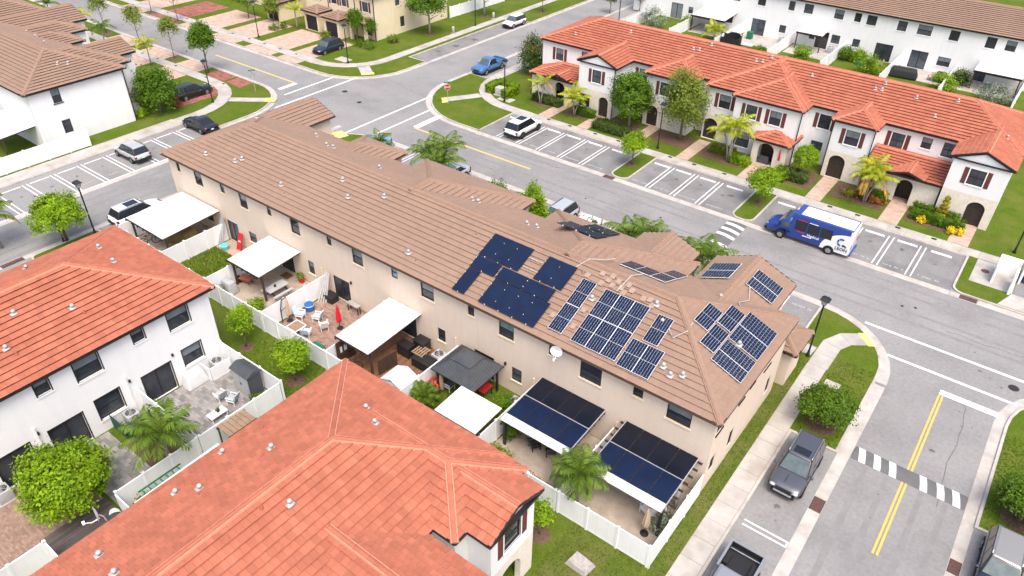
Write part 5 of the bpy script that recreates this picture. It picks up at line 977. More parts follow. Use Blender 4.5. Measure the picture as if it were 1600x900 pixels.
    for s, (b0, b1, t1, t0) in ((-1, (B[0], B[1], T[1], T[0])), (1, (B[3], B[2], T[2], T[3]))):
        for i in range(nwin):
            lp = lambda p, q, k: tuple(Vector(p).lerp(Vector(q), k)); e = .05 + .90 * i / nwin; f = .05 + .90 * (i + 1) / nwin
            gl([lp(b0, b1, e), lp(b0, b1, f), lp(t0, t1, f), lp(t0, t1, e)], glass, 'side_window', .08)
    if sunroof: MB().box(xt - .25 - (1.1 if sunroof == 2 else .55), xt - .22, -wt * .66, wt * .66, H - .01, H + .008).build('sunroof', 'car_glass', t)
    if rails:
        for s in (-1, 1): MB().tube([(yt + .05, s * wt * .95, H - .02), (yt + .15, s * wt * .95, H + .04), (xt - .3, s * wt * .95, H + .04), (xt - .15, s * wt * .95, H - .02)], .035, 6).build('roof_rail', 'chrome', t)
    # lights, grille, bumpers, mirrors, plates
    fx, rx = L / 2, -L / 2
    for s in (-1, 1):
        me = MB().ell((fx * .955, s * w * .70, hb * .735), (.14, .17, .07), 8, 6).mesh('headlight', True); me.materials.append(MATS['lamp_clear']); put('headlight', me, t)
        me = MB().box(rx - (.012 if kind != 'pickup' else -.0), rx + (.2 if kind != 'pickup' else .07), s * w * (.83 if kind != 'pickup' else .925) - (.10 if kind != 'pickup' else .06), s * w * (.83 if kind != 'pickup' else .925) + (.10 if kind != 'pickup' else .06), hb * (.72 if kind != 'pickup' else .62), hb * .93).mesh('tail_light'); bevel_mesh(me, .03); me.materials.append(MATS['lamp_red']); put('tail_light', me, t)
        me = MB().box(xb - .28, xb - .12, s * (w + .11) - .1, s * (w + .11) + .1, hb * .99, hb * .99 + .15).mesh('mirror'); bevel_mesh(me, .04); me.materials.append(MATS[cm]); put('mirror', me, t)
        sk = MB().box(-L * .40, L * .40, s * w * 1.0 - .03, s * w * 1.0 + .018, hb * .30, hb * .47).build('side_skirt', 'plastic_black' if clad is None else clad, t)
        for k in (.0, .21 if kind != 'pickup' else .2): MB().box(k * L - L * .10, k * L - L * .10 + .16, s * w * 1.0 - .012, s * w * 1.0 + .012, hb * .86, hb * .90).build('door_handle', 'chrome', t)
    MB().box(fx * .965, fx * 1.002, -w * .48, w * .48, hb * .55, hb * .76).build('grille', 'plastic_black', t); MB().box(fx * .94, fx * 1.012, -w * .72, w * .72, hb * .33, hb * .48).build('front_bumper', 'plastic_black', t); MB().box(rx - .05, rx + .2, -w * .88, w * .88, hb * .34, hb * (.60 if kind != 'pickup' else .5)).build('rear_bumper', 'plastic_black' if kind != 'pickup' else 'chrome', t); MB().box(rx - .022, rx + .1, -.17, .17, hb * .62, hb * .72).build('number_plate', 'plastic_white', t)
    if bar: MB().box(fx * .985, fx * 1.02, -w * .55, w * .55, hb * .46, hb * .54).build('bumper_bar', bar, t); MB().box(xb + .2, fx * .82, -w * .12, -w * .10, hb * .96, hb * .985).build('hood_crease', 'plastic_black', t)
    for s in (-1, 1):
        for fxx in (0.02, .22 if kind != 'pickup' else .2, -.2 if kind == 'suv' else .02): MB().box(fxx * L - .006, fxx * L + .006, s * w * 1.001 - .004, s * w * 1.001 + .004, hb * .45, hb * .93).build('door_seam', 'plastic_black', t)
    if bed:
        z0, z1 = hb * .62, hb * 1.03; x0, x1 = -L * .488, -L * .145
        MB().box(x0 + .06, x1, -w * .84, w * .84, hb * .72, hb * .765).build('bed_liner', liner, t)
        b = MB()
        for s in (-1, 1): b.box(x0, x1, min(s * w * .86, s * w * .99), max(s * w * .86, s * w * .99), hb * .6, hb * 1.12)
        b.box(x0 - .03, x0 + .07, -w * .86, w * .86, hb * .5, hb * 1.10); me = b.mesh('bed_wall'); me.materials.append(MATS[cm]); put('bed_wall', me, t)
        MB().box(x1 - .05, x1, -w * .86, w * .86, hb * .72, hb * 1.10).build('bed_front', 'plastic_black', t); MB().box(x0 + .35, x0 + .39, -w * .84, w * .84, hb * .9, hb * .94).build('bed_bar', 'metal_galv', t)
        for s in (-1, 1): MB().box(x0 + .07, x1 - .05, s * w * .85 - .012, s * w * .85 + .012, hb * .76, hb * 1.08).build('bed_skin', liner, t)
        MB().box(x0 + .07, x0 + .085, -w * .84, w * .84, hb * .76, hb * 1.06).build('bed_skin', liner, t)
        for s in (-1, 1): MB().box(x1 - 1.3, x1 - .5, s * w * .70 - .13, s * w * .70 + .13, hb * .76, hb * .92).build('wheel_well', 'plastic_black', t)
    return t
car('white SUV with black rear and glass roof, nose to the kerb in the parking row', (-46.25, 63.75), 90, 'white', 5.0, 2.0, 1.85, 'suv', 'rim_dark', 2, wr=.40)
car('silver SUV parked nose in beside the long white fence, left', (-74.1, 33.0), 180, 'silver', 4.5, 1.84, 1.68, 'suv', rails=True, wr=.35)
car('black sedan with tinted windows parked beyond the silver SUV', (-74.9, 41.6), 180, 'black', 4.7, 1.85, 1.45, 'sedan')
car('black car parked on the red driveway behind the round tree, top left', (-84.0, 46.6), 90, 'black', 4.9, 1.9, 1.7, 'suv', wr=.38)
car('white SUV with glass roof parked at the street beside the first patio cover', (-62.2, 26.6), 90, 'white', 4.7, 1.9, 1.68, 'suv', sunroof=2, rails=True)
car('dark navy SUV on the driveway of the cream house, top', (-84.1, 68.4), -90, 'navy', 4.6, 1.87, 1.68, 'suv')
car('white SUV parked at the kerb near the top edge', (-71.4, 95.2), -90, 'white', 4.4, 1.84, 1.62, 'suv')
car('old blue pickup truck at the corner kerb, top', (-61.85, 77.0), -90, 'blue', 5.4, 1.9, 1.78, 'pickup', wr=.38, cat='truck', liner='car_blue')
car('dark grey SUV with roof rails parked by the pavement, lower right', (-4.15, 34.4), -90, 'grey', 4.8, 1.9, 1.85, 'suv', 'rim_dark', 1, True, wr=.39, bar='metal_galv')
car('silver pickup truck with empty black bed cut by the bottom edge', (-4.1, 24.05), -90, 'steel', 5.6, 1.95, 1.85, 'pickup', wr=.40, cat='truck')
car('dusty dark SUV with pale roof at the bottom right corner', (6.75, 34.1), -90, 'navy', 4.9, 1.95, 1.8, 'suv', rails=True, roof='car_champagne')
car('light blue car half hidden behind the beige row, left of the palms', (-55.9, 49.6), -90, 'skyblue', 4.5, 1.8, 1.5, 'sedan'); car('pale car hidden behind the palm cluster in front of the beige row', (-45.0, 49.8), -90, 'silver', 4.5, 1.8, 1.5, 'sedan'); car('silver SUV with black roof rails beside the conifer shrubs', (-31.9, 49.7), -90, 'silver', 4.6, 1.85, 1.7, 'suv', rails=True); car('white car just right of the conifer shrubs, mostly hidden', (-29.1, 49.2), -90, 'white', 4.5, 1.8, 1.5, 'sedan')
# medical shuttle bus
def text(body, size, m, parent, loc, rot, ext=.004, bold=False):
    c = bpy.data.curves.new('lettering', 'FONT'); c.body = body; c.size = size; c.align_x = 'CENTER'; c.extrude = ext; c.offset = .012 * size if bold else 0; o = bpy.data.objects.new('lettering', c); COL.objects.link(o)
    me = bpy.data.meshes.new_from_object(o.evaluated_get(bpy.context.evaluated_depsgraph_get())); bpy.data.objects.remove(o); me.name = 'lettering'; me.materials.clear(); me.materials.append(MATS[m]); o = put('lettering', me, parent, loc, rot); return o
t = thing('shuttle_bus', 'blue and white medical shuttle bus with round logo, parked across the stalls', 'bus', (-12.75, 61.15, .006), math.pi, 'parked vehicles')
W = 1.12
me = MB().hexa([(-3.65, -W, .42), (1.75, -W, .42), (1.75, W, .42), (-3.65, W, .42)], [(-3.6, -W * .97, 2.78), (1.45, -W * .97, 2.78), (1.45, W * .97, 2.78), (-3.6, W * .97, 2.78)]).mesh('body'); bevel_mesh(me, .10, 3); me.materials.append(MATS['car_bus_blue']); put('body', me, t)
me = MB().hexa([(-3.55, -W * .8, 2.74), (1.0, -W * .8, 2.74), (1.0, W * .8, 2.74), (-3.55, W * .8, 2.74)], [(-3.5, -W * .72, 2.83), (.85, -W * .72, 2.83), (.85, W * .72, 2.83), (-3.5, W * .72, 2.83)]).mesh('roof_panel'); bevel_mesh(me, .03); me.materials.append(MATS['car_white']); put('roof_panel', me, t)
secs = [[(x, -y, z0), (x, -y, (z0 + z1) / 2), (x, -y * .9, z1 - .05), (x, -y * .6, z1), (x, y * .6, z1), (x, y * .9, z1 - .05), (x, y, (z0 + z1) / 2), (x, y, z0)] for x, y, z0, z1 in ((1.4, 1.08, .4, 2.2), (1.9, 1.04, .4, 2.15), (2.35, 1.0, .4, 1.72), (2.75, .98, .4, 1.36), (3.3, .96, .42, 1.22), (3.6, .9, .45, 1.05), (3.75, .78, .5, .85))]
loft(MB(), secs).build('cab', 'car_bus_blue', t, smooth=True)
me = MB().hexa([(-3.72, -W * 1.0, .5), (-3.45, -W * 1.0, .5), (-3.45, W * 1.0, .5), (-3.72, W * 1.0, .5)], [(-3.68, -W * .98, 2.7), (-3.45, -W * .98, 2.7), (-3.45, W * .98, 2.7), (-3.68, W * .98, 2.7)]).mesh('rear_panel'); bevel_mesh(me, .05); me.materials.append(MATS['car_white']); put('rear_panel', me, t)
MB().hexa([(1.98, -.9, 1.72 + .3), (1.98, .9, 2.02), (2.62, .88, 1.48), (2.62, -.88, 1.48)], [(2.02, -.9, 2.08), (2.02, .9, 2.08), (2.70, .88, 1.52), (2.70, -.88, 1.52)]).build('windshield', 'car_glass_sky', t)
for s in (-1, 1):
    MB().add([(1.55, s * 1.085, 1.25), (2.45, s * 1.02, 1.22), (2.3, s * 1.02, 1.55), (1.6, s * 1.085, 1.85)], [(0, 1, 2, 3)] if s < 0 else [(3, 2, 1, 0)]).build('side_window', 'car_glass_sky', t)
    for a, b in ((.15, 1.15), (-.95, .05), (-2.05, -1.05)): MB().box(a, b, s * W * .99 - .02, s * W * .99 + .02, 1.35, 2.25).build('side_window', 'car_glass', t)
    # white swoosh over the rear quarter
    n = 14; q = [(-3.66, .44), (-1.25, .44)] + [(-1.25 - 2.41 * (1 - math.cos(math.pi / 2 * i / n)), .44 + 1.85 * math.sin(math.pi / 2 * i / n)) for i in range(1, n + 1)]
    MB().add([(x, s * (W * .985 + .035 - .012 * (z - .5)), z) for x, z in q], [tuple(range(len(q) - 1, -1, -1)) if s < 0 else tuple(range(len(q)))][:1]).build('white_swoosh', 'car_white', t)
    for x in (-2.05, 2.25): wheel(t, x, s * (W + .05), .38, 'rim_silver', s); k = 14; MB().add([(x + .47 * math.cos(2 * math.pi * j / k), s * (W + .04), max(.25, .4 + .47 * math.sin(2 * math.pi * j / k))) for j in range(k)], [tuple(range(k)) if s < 0 else tuple(range(k - 1, -1, -1))]).build('wheel_arch', 'plastic_black', t)
    me = MB().box(2.35, 2.5, s * 1.28 - .12, s * 1.28 + .12, 1.35, 1.7).mesh('mirror'); bevel_mesh(me, .04); me.materials.append(MATS['plastic_black']); put('mirror', me, t)
    me = MB().ell((3.55, s * .72, .92), (.14, .16, .11), 8, 6).mesh('headlight', True); me.materials.append(MATS['lamp_clear']); put('headlight', me, t); MB().box(-3.74, -3.6, s * .98 - .07, s * .98 + .07, 1.0, 1.4).build('tail_light', 'lamp_red', t)
MB().box(-3.85, -3.6, -1.0, 1.0, .38, .6).build('rear_bumper', 'car_bus_blue', t); MB().box(3.6, 3.8, -.9, .9, .38, .6).build('front_bumper', 'plastic_black', t); MB().box(-1.4, -1.15, -.3, .3, 2.83, 2.95).build('roof_hatch', 'vent_white', t)
# the side towards the street (local +Y after turning): logo ring, words
yS = W + .05
def ring(c, r0, r1, a0, a1, m):
    n = 10; v = []
    for i in range(n + 1): a = R(a0 + (a1 - a0) * i / n); v += [(c[0] - r0 * math.cos(a), yS, c[1] + r0 * math.sin(a)), (c[0] - r1 * math.cos(a), yS, c[1] + r1 * math.sin(a))]
    MB().add(v, [(2 * i, 2 * i + 1, 2 * i + 3, 2 * i + 2) for i in range(n)]).build('logo', m, t)
lc = (-2.92, 1.5); ring(lc, .22, .38, 60, 130, 'logo_blue'); ring(lc, .24, .36, 140, 195, 'logo_navy'); ring(lc, .22, .38, 205, 265, 'logo_blue'); ring((-3.1, 1.26), .0, .09, 0, 360, 'logo_navy'); ring((-3.15, 1.05), .16, .28, 20, 120, 'logo_navy'); ring((-3.25, 1.08), .12, .22, 60, 150, 'logo_blue')
text('LEON', .40, 'logo_navy', t, (-3.02, yS, .74), (math.pi / 2, 0, math.pi), bold=True); text('Medical', .34, 'trim_white', t, (-.55, yS, 1.04), (math.pi / 2, 0, math.pi), bold=True)
for x0, x1, z0, z1, m in ((-.45, .35, .93, 1.0, 'trim_white'), (.2, .9, 1.2, 1.27, 'logo_red'), (.2, 1.0, 2.32, 2.38, 'logo_red'), (-.75, .0, 2.32, 2.38, 'trim_white'), (1.4, 2.0, .88, .94, 'trim_white'), (2.6, 2.95, 1.0, 1.05, 'trim_white')): MB().box(x0, x1, yS - .02, yS + (.0 if x0 < 1.4 else -.02), z0, z1).build('stripe', m, t)
# ------------------------------------------------------------------ trees and plants
def leaves(pts, nrm, size, tints, asp=.5, fold=0):
    n = len(pts); nrm = nrm / (np.linalg.norm(nrm, axis=1, keepdims=True) + 1e-9); a = rng.normal(size=(n, 3)); a -= nrm * (a * nrm).sum(1, keepdims=True); a /= np.linalg.norm(a, axis=1, keepdims=True) + 1e-9; b = np.cross(nrm, a)
    s = (size * rng.uniform(.7, 1.3, n))[:, None]; v = np.stack([pts - a * s * .5, pts + b * s * asp * .5 - nrm * s * .08, pts + a * s * .5, pts - b * s * asp * .5 - nrm * s * .08], 1).reshape(-1, 3)
    return v, tints
def leaf_mesh(name, v, tints, m):
    n = len(v) // 4; me = bpy.data.meshes.new(name); me.vertices.add(len(v)); me.vertices.foreach_set('co', v.astype(np.float32).ravel()); me.loops.add(4 * n); me.loops.foreach_set('vertex_index', np.arange(4 * n, dtype=np.int32)); me.polygons.add(n); me.polygons.foreach_set('loop_start', np.arange(0, 4 * n, 4, dtype=np.int32)); me.polygons.foreach_set('loop_total', np.full(n, 4, dtype=np.int32))
    a = me.attributes.new('tint', 'FLOAT', 'FACE'); a.data.foreach_set('value', np.clip(tints, 0, 1).astype(np.float32)); me.update(calc_edges=True); me.materials.append(MATS[m]); return me
def crown_mesh(m, c, r, clumps, per, leaf, cr, inner=.45, flat=.0, asp=.55, box=False, cone=0.0, up=.5):
    c = np.array(c); r = np.array(r); d = rng.normal(size=(clumps, 3)); d /= np.linalg.norm(d, axis=1, keepdims=True)
    if box: cen = rng.uniform(-1, 1, (clumps, 3)); k = rng.integers(0, 3, clumps); sg = np.where(rng.random(clumps) < .5, -1, 1); sg[k == 2] = 1; cen[np.arange(clumps), k] = sg * .95; d = cen / np.linalg.norm(cen, axis=1, keepdims=True)
    else:
        d[:, 2] = np.where(d[:, 2] < -.35 - flat, -d[:, 2], d[:, 2]); rad = inner + (1 - inner) * rng.random(clumps) ** .45; lb_ = rng.normal(size=(7, 3)); lb_ /= np.linalg.norm(lb_, axis=1, keepdims=True); lump = .80 + .30 * (np.clip(d @ lb_.T, 0, 1) ** 5).max(1); cen = d * (rad * lump)[:, None]
        if cone: k = np.clip(1 - cone * (cen[:, 2] * .5 + .5), .08, 1.2); cen[:, 0] *= k; cen[:, 1] *= k
    ct = rng.uniform(.2, .8, clumps); P = np.repeat(cen * r, per, 0) + rng.normal(size=(clumps * per, 3)) * cr; D = np.repeat(d, per, 0); N = D * .8 + np.array([0, 0, up]) + rng.normal(size=P.shape) * .55
    T = np.repeat(ct, per) * .6 + rng.random(len(P)) * .4
    v, t = leaves(P + c, N, np.full(len(P), leaf), T, asp); return leaf_mesh('crown', v, t, m)
def tree(label, x, y, m='leaf_green', h=3.2, r=(2, 2, 2), trunk=.1, clumps=120, per=40, leaf=.22, cr=.28, inner=.45, bark='bark', name='tree', group='street and garden trees', cat='tree', z=GZ, stems=1, mulch=0, cone=0., flat=0., asp=.55, crown=None, rz=0):
    r = tuple(q * .86 for q in r) if crown is None else r
    t = thing(name, label, cat, (x, y, z), rz, group); tb = MB()
    for s in range(stems):
        ox, oy = (0, 0) if stems == 1 else (.18 * math.cos(2.1 * s), .18 * math.sin(2.1 * s)); lean = random.uniform(-.12, .12), random.uniform(-.12, .12)
        tb.tube([(ox, oy, -.05), (ox + lean[0] * .5, oy + lean[1] * .5, h * .35), (lean[0] + ox * 2, lean[1] + oy * 2, h * .75), (lean[0] * 1.5 + ox * 2.5, lean[1] * 1.5 + oy * 2.5, h + r[2] * .35)], [trunk * 1.25, trunk, trunk * .75, trunk * .25], 8)
        for k in range(6):
            a = 2.4 * k + s; z0 = h * (.5 + .07 * k); tb.tube([(ox + lean[0], oy + lean[1], z0), (r[0] * .35 * math.cos(a), r[1] * .35 * math.sin(a), z0 + r[2] * .3), (r[0] * .7 * math.cos(a), r[1] * .7 * math.sin(a), z0 + r[2] * .55)], [trunk * .5, trunk * .33, trunk * .12], 6)
    tb.build('trunk', bark, t, smooth=True)
    me = crown or crown_mesh(m, (0, 0, h), r, clumps, per, leaf, cr, inner, cone=cone, flat=flat, asp=asp); put('crown', me, t)
    if mulch: MB().lathe([(mulch, 0), (mulch * .8, .045), (.05, .06)], 16).build('mulch_ring', 'mulch', t)
    return t
tree('large lime green rosette tree in the brick patio, bottom left', -35.0, 6.9, 'leaf_lime', 2.5, (3.0, 2.75, 2.1), .16, 250, 66, .2, .21, .4, flat=.3)
tree('small bright green tree on the lawn nearest the white building corner', -39.4, 21.3, 'leaf_lime', 2.25, (1.0, 1.0, 1.5), .05, 100, 36, .17, .15, mulch=.55); tree('small bright green tree in the middle of the lawn strip behind the fences', -33.9, 21.2, 'leaf_lime', 2.05, (1.35, 1.35, 1.45), .06, 120, 38, .17, .17, mulch=.7); tree('small thin tree at the nearest gable end beside the white fence', -13.7, 21.4, 'leaf_lime', 1.75, (.7, .7, .75), .035, 40, 22, .18, .16, mulch=.6)
tree('wide round street tree on the left kerb island above the orange roof', -63.4, 20.5, 'leaf_lime', 2.6, (2.85, 2.85, 1.7), .1, 170, 48, .22, .23, .4, stems=3); tree('dense bright green tree at the corner of the top left white building', -82.3, 41.3, 'leaf_green', 2.9, (2.9, 2.9, 2.8), .12, 190, 46, .26, .3, .3, flat=.3); tree('dense oval street tree behind the left lamp post, top left', -89.5, 52.6, 'leaf_green', 4.2, (1.95, 1.95, 2.5), .1, 170, 44, .24, .24, .3)
tc_ = crown_mesh('leaf_olive', (0, 0, 4.0), (1.35, 1.35, 1.6), 60, 34, .22, .28, .3)
for i, (x, y, lb) in enumerate(((-115.2, 52.9, 'thin street tree furthest up the left street, near the brown roofs'), (-106.0, 52.9, 'thin street tree in the middle of the left street\'s planting strip'), (-97.7, 52.9, 'thin street tree nearest the oval tree on the left street'), (-119.8, 63.0, 'thin street tree across the left street, cut by the top edge'), (-112.5, 63.0, 'thin street tree across the left street beside the brick drive'))): tree(lb, x, y, h=4.0, r=(1.35, 1.35, 1.6), trunk=.05, crown=tc_, rz=i * 1.3, mulch=.8)
tree('round garden tree in front of the second cream house drive, top', -105.6, 71.0, 'leaf_green', 3.0, (1.9, 1.9, 1.7), .08, 80, 36, .24, .28); tree('bushy tree beside the first garage of the cream houses', -101.2, 72.4, 'leaf_olive', 2.2, (1.6, 1.6, 1.6), .07, 70, 36, .24, .26); tree('upright tree left of the cream house entrance, taller of the pair', -84.0, 73.9, 'leaf_green', 2.9, (1.35, 1.35, 2.3), .08, 90, 36, .22, .26); tree('upright tree at the cream house entrance, shorter of the pair', -82.3, 75.0, 'leaf_green', 2.1, (1.1, 1.1, 1.6), .06, 60, 32, .22, .24)
tree('spreading tree on the lawn beside the cream house wall', -78.4, 83.4, 'leaf_green', 4.2, (3.5, 3.5, 2.5), .16, 170, 40, .28, .36, .3, bark='bark_grey', mulch=.8); tree('garden tree next to the white fence at the top edge', -78.0, 96.0, 'leaf_green', 4.2, (2.5, 2.5, 2.1), .13, 100, 36, .28, .34, .3, bark='bark_grey', mulch=.8); tree('small tree in the planting strip by the parked white SUV, top edge', -72.0, 103.8, 'leaf_olive', 3.6, (1.3, 1.3, 1.2), .06, 50, 30, .24, .26, mulch=.6)
tree('small tree left on the far street behind the orange row', -63.4, 110.8, 'leaf_dark', 2.3, (1.3, 1.3, 1.3), .06, 50, 34, .24, .24); tree('small tree right on the far street behind the orange row', -60.2, 115.0, 'leaf_green', 2.6, (1.2, 1.2, 1.2), .06, 50, 34, .24, .24)
b = tree('tall dark flowering shrub at the left end of the orange row', -56.4, 79.6, 'leaf_dark', 2.8, (2.4, 2.4, 2.9), .08, 150, 34, .24, .36, .2, stems=3, flat=.5); put('flowers', crown_mesh('leaf_pink', (0, 0, 2.8), (2.3, 2.3, 2.6), 14, 4, .16, .12, .85), b)
tree('dense round tree in front of the orange row, left of the olive green one', -37.6, 72.4, 'leaf_green', 3.8, (2.9, 2.9, 3.2), .13, 230, 46, .25, .27, .3, flat=.4, bark='bark_grey'); tree('tall loose olive green tree in front of the orange row', -31.4, 73.0, 'leaf_olive', 4.4, (3.2, 3.0, 4.0), .14, 190, 44, .26, .36, .2, flat=.4)
tree('small round tree on the first kerb island of the parking row', -32.5, 64.3, 'leaf_lime', 2.3, (1.65, 1.65, 1.15), .07, 90, 36, .22, .22, .35, mulch=.5); tree('small round tree on the second kerb island by the blue bus', -18.9, 64.8, 'leaf_lime', 2.2, (1.75, 1.75, 1.35), .07, 100, 38, .22, .22, .35, mulch=.5)
tree('clipped ball topiary tree between the arched porch and the stone house', -17.6, 73.0, 'leaf_lime', 2.0, (1.4, 1.4, 1.35), .08, 150, 44, .16, .12, .8, bark='bark_grey'); 
tree('rounded green tree on the verge above the grey SUV', -4.25, 39.3, 'leaf_deep', 1.55, (1.95, 1.95, 1.3), .09, 190, 60, .17, .2, .35, stems=3, mulch=1.0); tree('rounded green tree at the right edge above the dusty SUV', 7.2, 38.9, 'leaf_deep', 1.55, (2.0, 2.0, 1.35), .09, 190, 60, .17, .2, .35, stems=3, mulch=1.0)
# ---- palms
def palm_frond(v, T, base, az, el, ln, droop, leafl, tb, n=26):
    base = np.array(base); p = base.copy(); ds = ln / n; e = el; pts = []
    for i in range(n + 1):
        d = np.array([math.cos(az) * math.cos(e), math.sin(az) * math.cos(e), math.sin(e)]); pts.append((p.copy(), d)); p = p + d * ds; e -= droop / n * (.4 + 1.4 * i / n)
    side = np.array([-math.sin(az), math.cos(az), 0])
    for i in range(2, n):
        p, d = pts[i]; f = i / n; L = leafl * (math.sin(math.pi * min(1, f * .85 + .12)) ** .7); up = np.cross(side, d) * -1
        for s in (-1, 1):
            dr = (side * s * .8 + d * .55 - np.array([0, 0, .45]) * (.4 + f) + rng.normal(size=3) * .09); dr /= np.linalg.norm(dr); w = d * .045 * max(.6, ln / 2.4); tip = p + dr * L - np.array([0, 0, .12 * L])
            mid = p + dr * L * .5 + np.array([0, 0, .05 * L]); v += [p - w, mid - w * 1.2, tip, mid + w * 1.2]; T.append(tb + rng.uniform(-.25, .25))
    return [q for q, _ in pts]
def palm(label, x, y, h, fr, ln, m='palm_leaf', stems=1, leafl=.5, droop=1.5, trunk=.1, dry=0, name='palm_tree', spread=.5, z=GZ, el0=.2):
    t = thing(name, label, 'palm tree', (x, y, z), random.uniform(0, 6), 'palm trees'); v = []; T = []; v2 = []; T2 = []; rach = MB(); tk = MB(); sh = MB()
    for s in range(stems):
        a = 2.2 * s + .5; k = 0 if stems == 1 else spread; hh = h * (1 - .13 * s); top = (k * math.cos(a), k * math.sin(a), hh); pts = [(k * .15 * math.cos(a), k * .15 * math.sin(a), -.05), (k * .3 * math.cos(a), k * .3 * math.sin(a), hh * .4), (k * .7 * math.cos(a), k * .7 * math.sin(a), hh * .8), top]
        tk.tube(pts, [trunk * 1.3, trunk, trunk * .85, trunk * .75], 10); sh.tube([(top[0], top[1], hh - .15), (top[0], top[1], hh + .3)], [trunk * .8, trunk * .4], 8)
        for i in range(fr):
            az = 2.399 * i + s; f = (i + .5) / fr; el = 1.25 - 1.1 * f + el0 * .3; d = dry and i >= fr - dry
            q = palm_frond(v2 if d else v, T2 if d else T, (top[0], top[1], hh + .2), az, el - (.5 if d else 0), ln * random.uniform(.85, 1.1), droop * random.uniform(.8, 1.15), leafl, .5); rach.tube(q[::4] + [q[-1]], [.022, .02, .018, .015, .012, .01, .008, .006][:len(q[::4]) + 1], 5)
    tk.build('trunk', 'bark_grey', t, smooth=True); sh.build('crownshaft', 'palm_leaf', t, smooth=True); rach.build('frond_stems', m, t)
    put('crown', leaf_mesh('crown', np.array(v), np.array(T), m), t)
    if v2: put('dry_fronds', leaf_mesh('dry_fronds', np.array(v2), np.array(T2), 'palm_dry'), t)
    return t
palm('bushy green palm in the mulch bed between the white fences, lower left', -33.7, 11.8, 2.6, 20, 2.5, leafl=.75, droop=1.5, trunk=.12); palm('green palm rising over the fence between the two solar pergolas', -13.3, 24.4, 2.3, 20, 2.05, leafl=.7, droop=1.7, trunk=.12)
palm('small twin palm left of the first brick walk, orange row', -49.5, 71.6, 2.5, 7, 1.7, 'palm_yellow', 2, .45, 1.5, .06, 2); palm('yellow green multi stem palm by the second brick walk', -44.2, 71.0, 2.4, 9, 1.9, 'palm_yellow', 3, .5, 1.5, .06); palm('tall triple palm left of the hipped porch', -25.0, 71.4, 3.9, 10, 2.4, 'palm_yellow', 3, .6, 1.6, .08, 0, spread=.8); palm('yellow palm cluster beside the gabled porch walk', -10.9, 71.3, 3.2, 11, 2.2, 'palm_yellow', 3, .6, 1.7, .07, 3, spread=.6)
palm('palm with yellowing fronds cut off by the left edge', -66.5, 16.6, 2.9, 15, 2.7, leafl=.8, droop=1.6, dry=3); palm('palm cluster in front of the beige row, left of the yellow centre line', -45.4, 48.6, 3.2, 13, 2.6, stems=3, leafl=.7, spread=1.0); palm('palm behind the brown roof hip beside the dark solar panels', -22.3, 46.6, 3.6, 13, 2.5, stems=2, leafl=.7, spread=.7); palm('palm with yellow fronds left of the front gable panels', -17.0, 46.4, 3.9, 14, 2.5, stems=2, leafl=.7, spread=.8, dry=3); palm('small palm at the left front of the beige row', -52.4, 47.6, 2.6, 10, 1.8, leafl=.5)
palm('young palm beside the pavement, nearest the round tree, top left', -97.6, 49.4, 2.6, 9, 2.2, 'palm_yellow', 1, .5, 1.7, .08); palm('young palm further up the left pavement between thin trees', -107.5, 48.8, 3.0, 10, 2.3, leafl=.55, droop=1.7, trunk=.08); palm('yellowish palm at the brown roofs, top left', -113.0, 48.6, 3.6, 10, 2.2, 'palm_yellow', 1, .5, 1.7, .08); palm('bright yellow palm in front of the cream house garages', -95.5, 72.3, 2.6, 9, 2.0, 'palm_yellow', 1, .6, 1.3, .12); palm('palm between the brown roofs at the very top left', -121.5, 48.6, 3.8, 10, 2.2, leafl=.5)
palm('low fan palm between the timber deck and the gazebo', -25.5, 24.9, .6, 22, 1.25, leafl=.45, droop=1.1, name='fan_palm'); palm('broad leaved banana clump in the first awning yard of the back row', -43.8, 108.6, 1.2, 12, 2.2, 'palm_yellow', 1, .8, 1.3, .12, name='banana_plant')
# ---- shrubs and hedges
def shrub(label, x, y, r, m='leaf_green', clumps=40, per=30, leaf=.16, cr=.16, h=None, name='shrub', box=False, rz=0, z=GZ, group='garden shrubs and hedges', flowers=None, cone=0.):
    me = crown_mesh(m, (0, 0, r[2] if h is None else h), r, clumps, per, leaf, cr, .3 if not box else .5, flat=.7, box=box, cone=cone); 
    o = thing(name, label, 'hedge' if name == 'hedge' else 'shrub', (x, y, z), rz, group); put('foliage', me, o)
    if box: MB().box(-r[0] * .9, r[0] * .9, -r[1] * .9, r[1] * .9, .02, r[2] * 1.85).build('core', m, o)
    MB().tube([(0, 0, -.05), (.03, .02, r[2])], [.05, .02], 6).build('stem', 'bark', o)
    if flowers: put('flowers', crown_mesh(flowers, (0, 0, r[2] if h is None else h), tuple(q * 1.05 for q in r), max(6, clumps // 4), 7, leaf * .8, cr, .85), o)
    return o
for x, y, sx, sy, lb in ((-55.3, 72.6, 1.6, .5, 'clipped hedge behind the utility box, left of the orange row'), (-56.6, 71.4, .5, 1.1, 'clipped hedge left side of the utility box'), (-53.9, 71.2, .5, 1.2, 'clipped hedge right side of the utility box')): shrub(lb, x, y, (sx, sy, .55), 'leaf_lime', 260, 34, .09, .05, name='hedge', box=True)
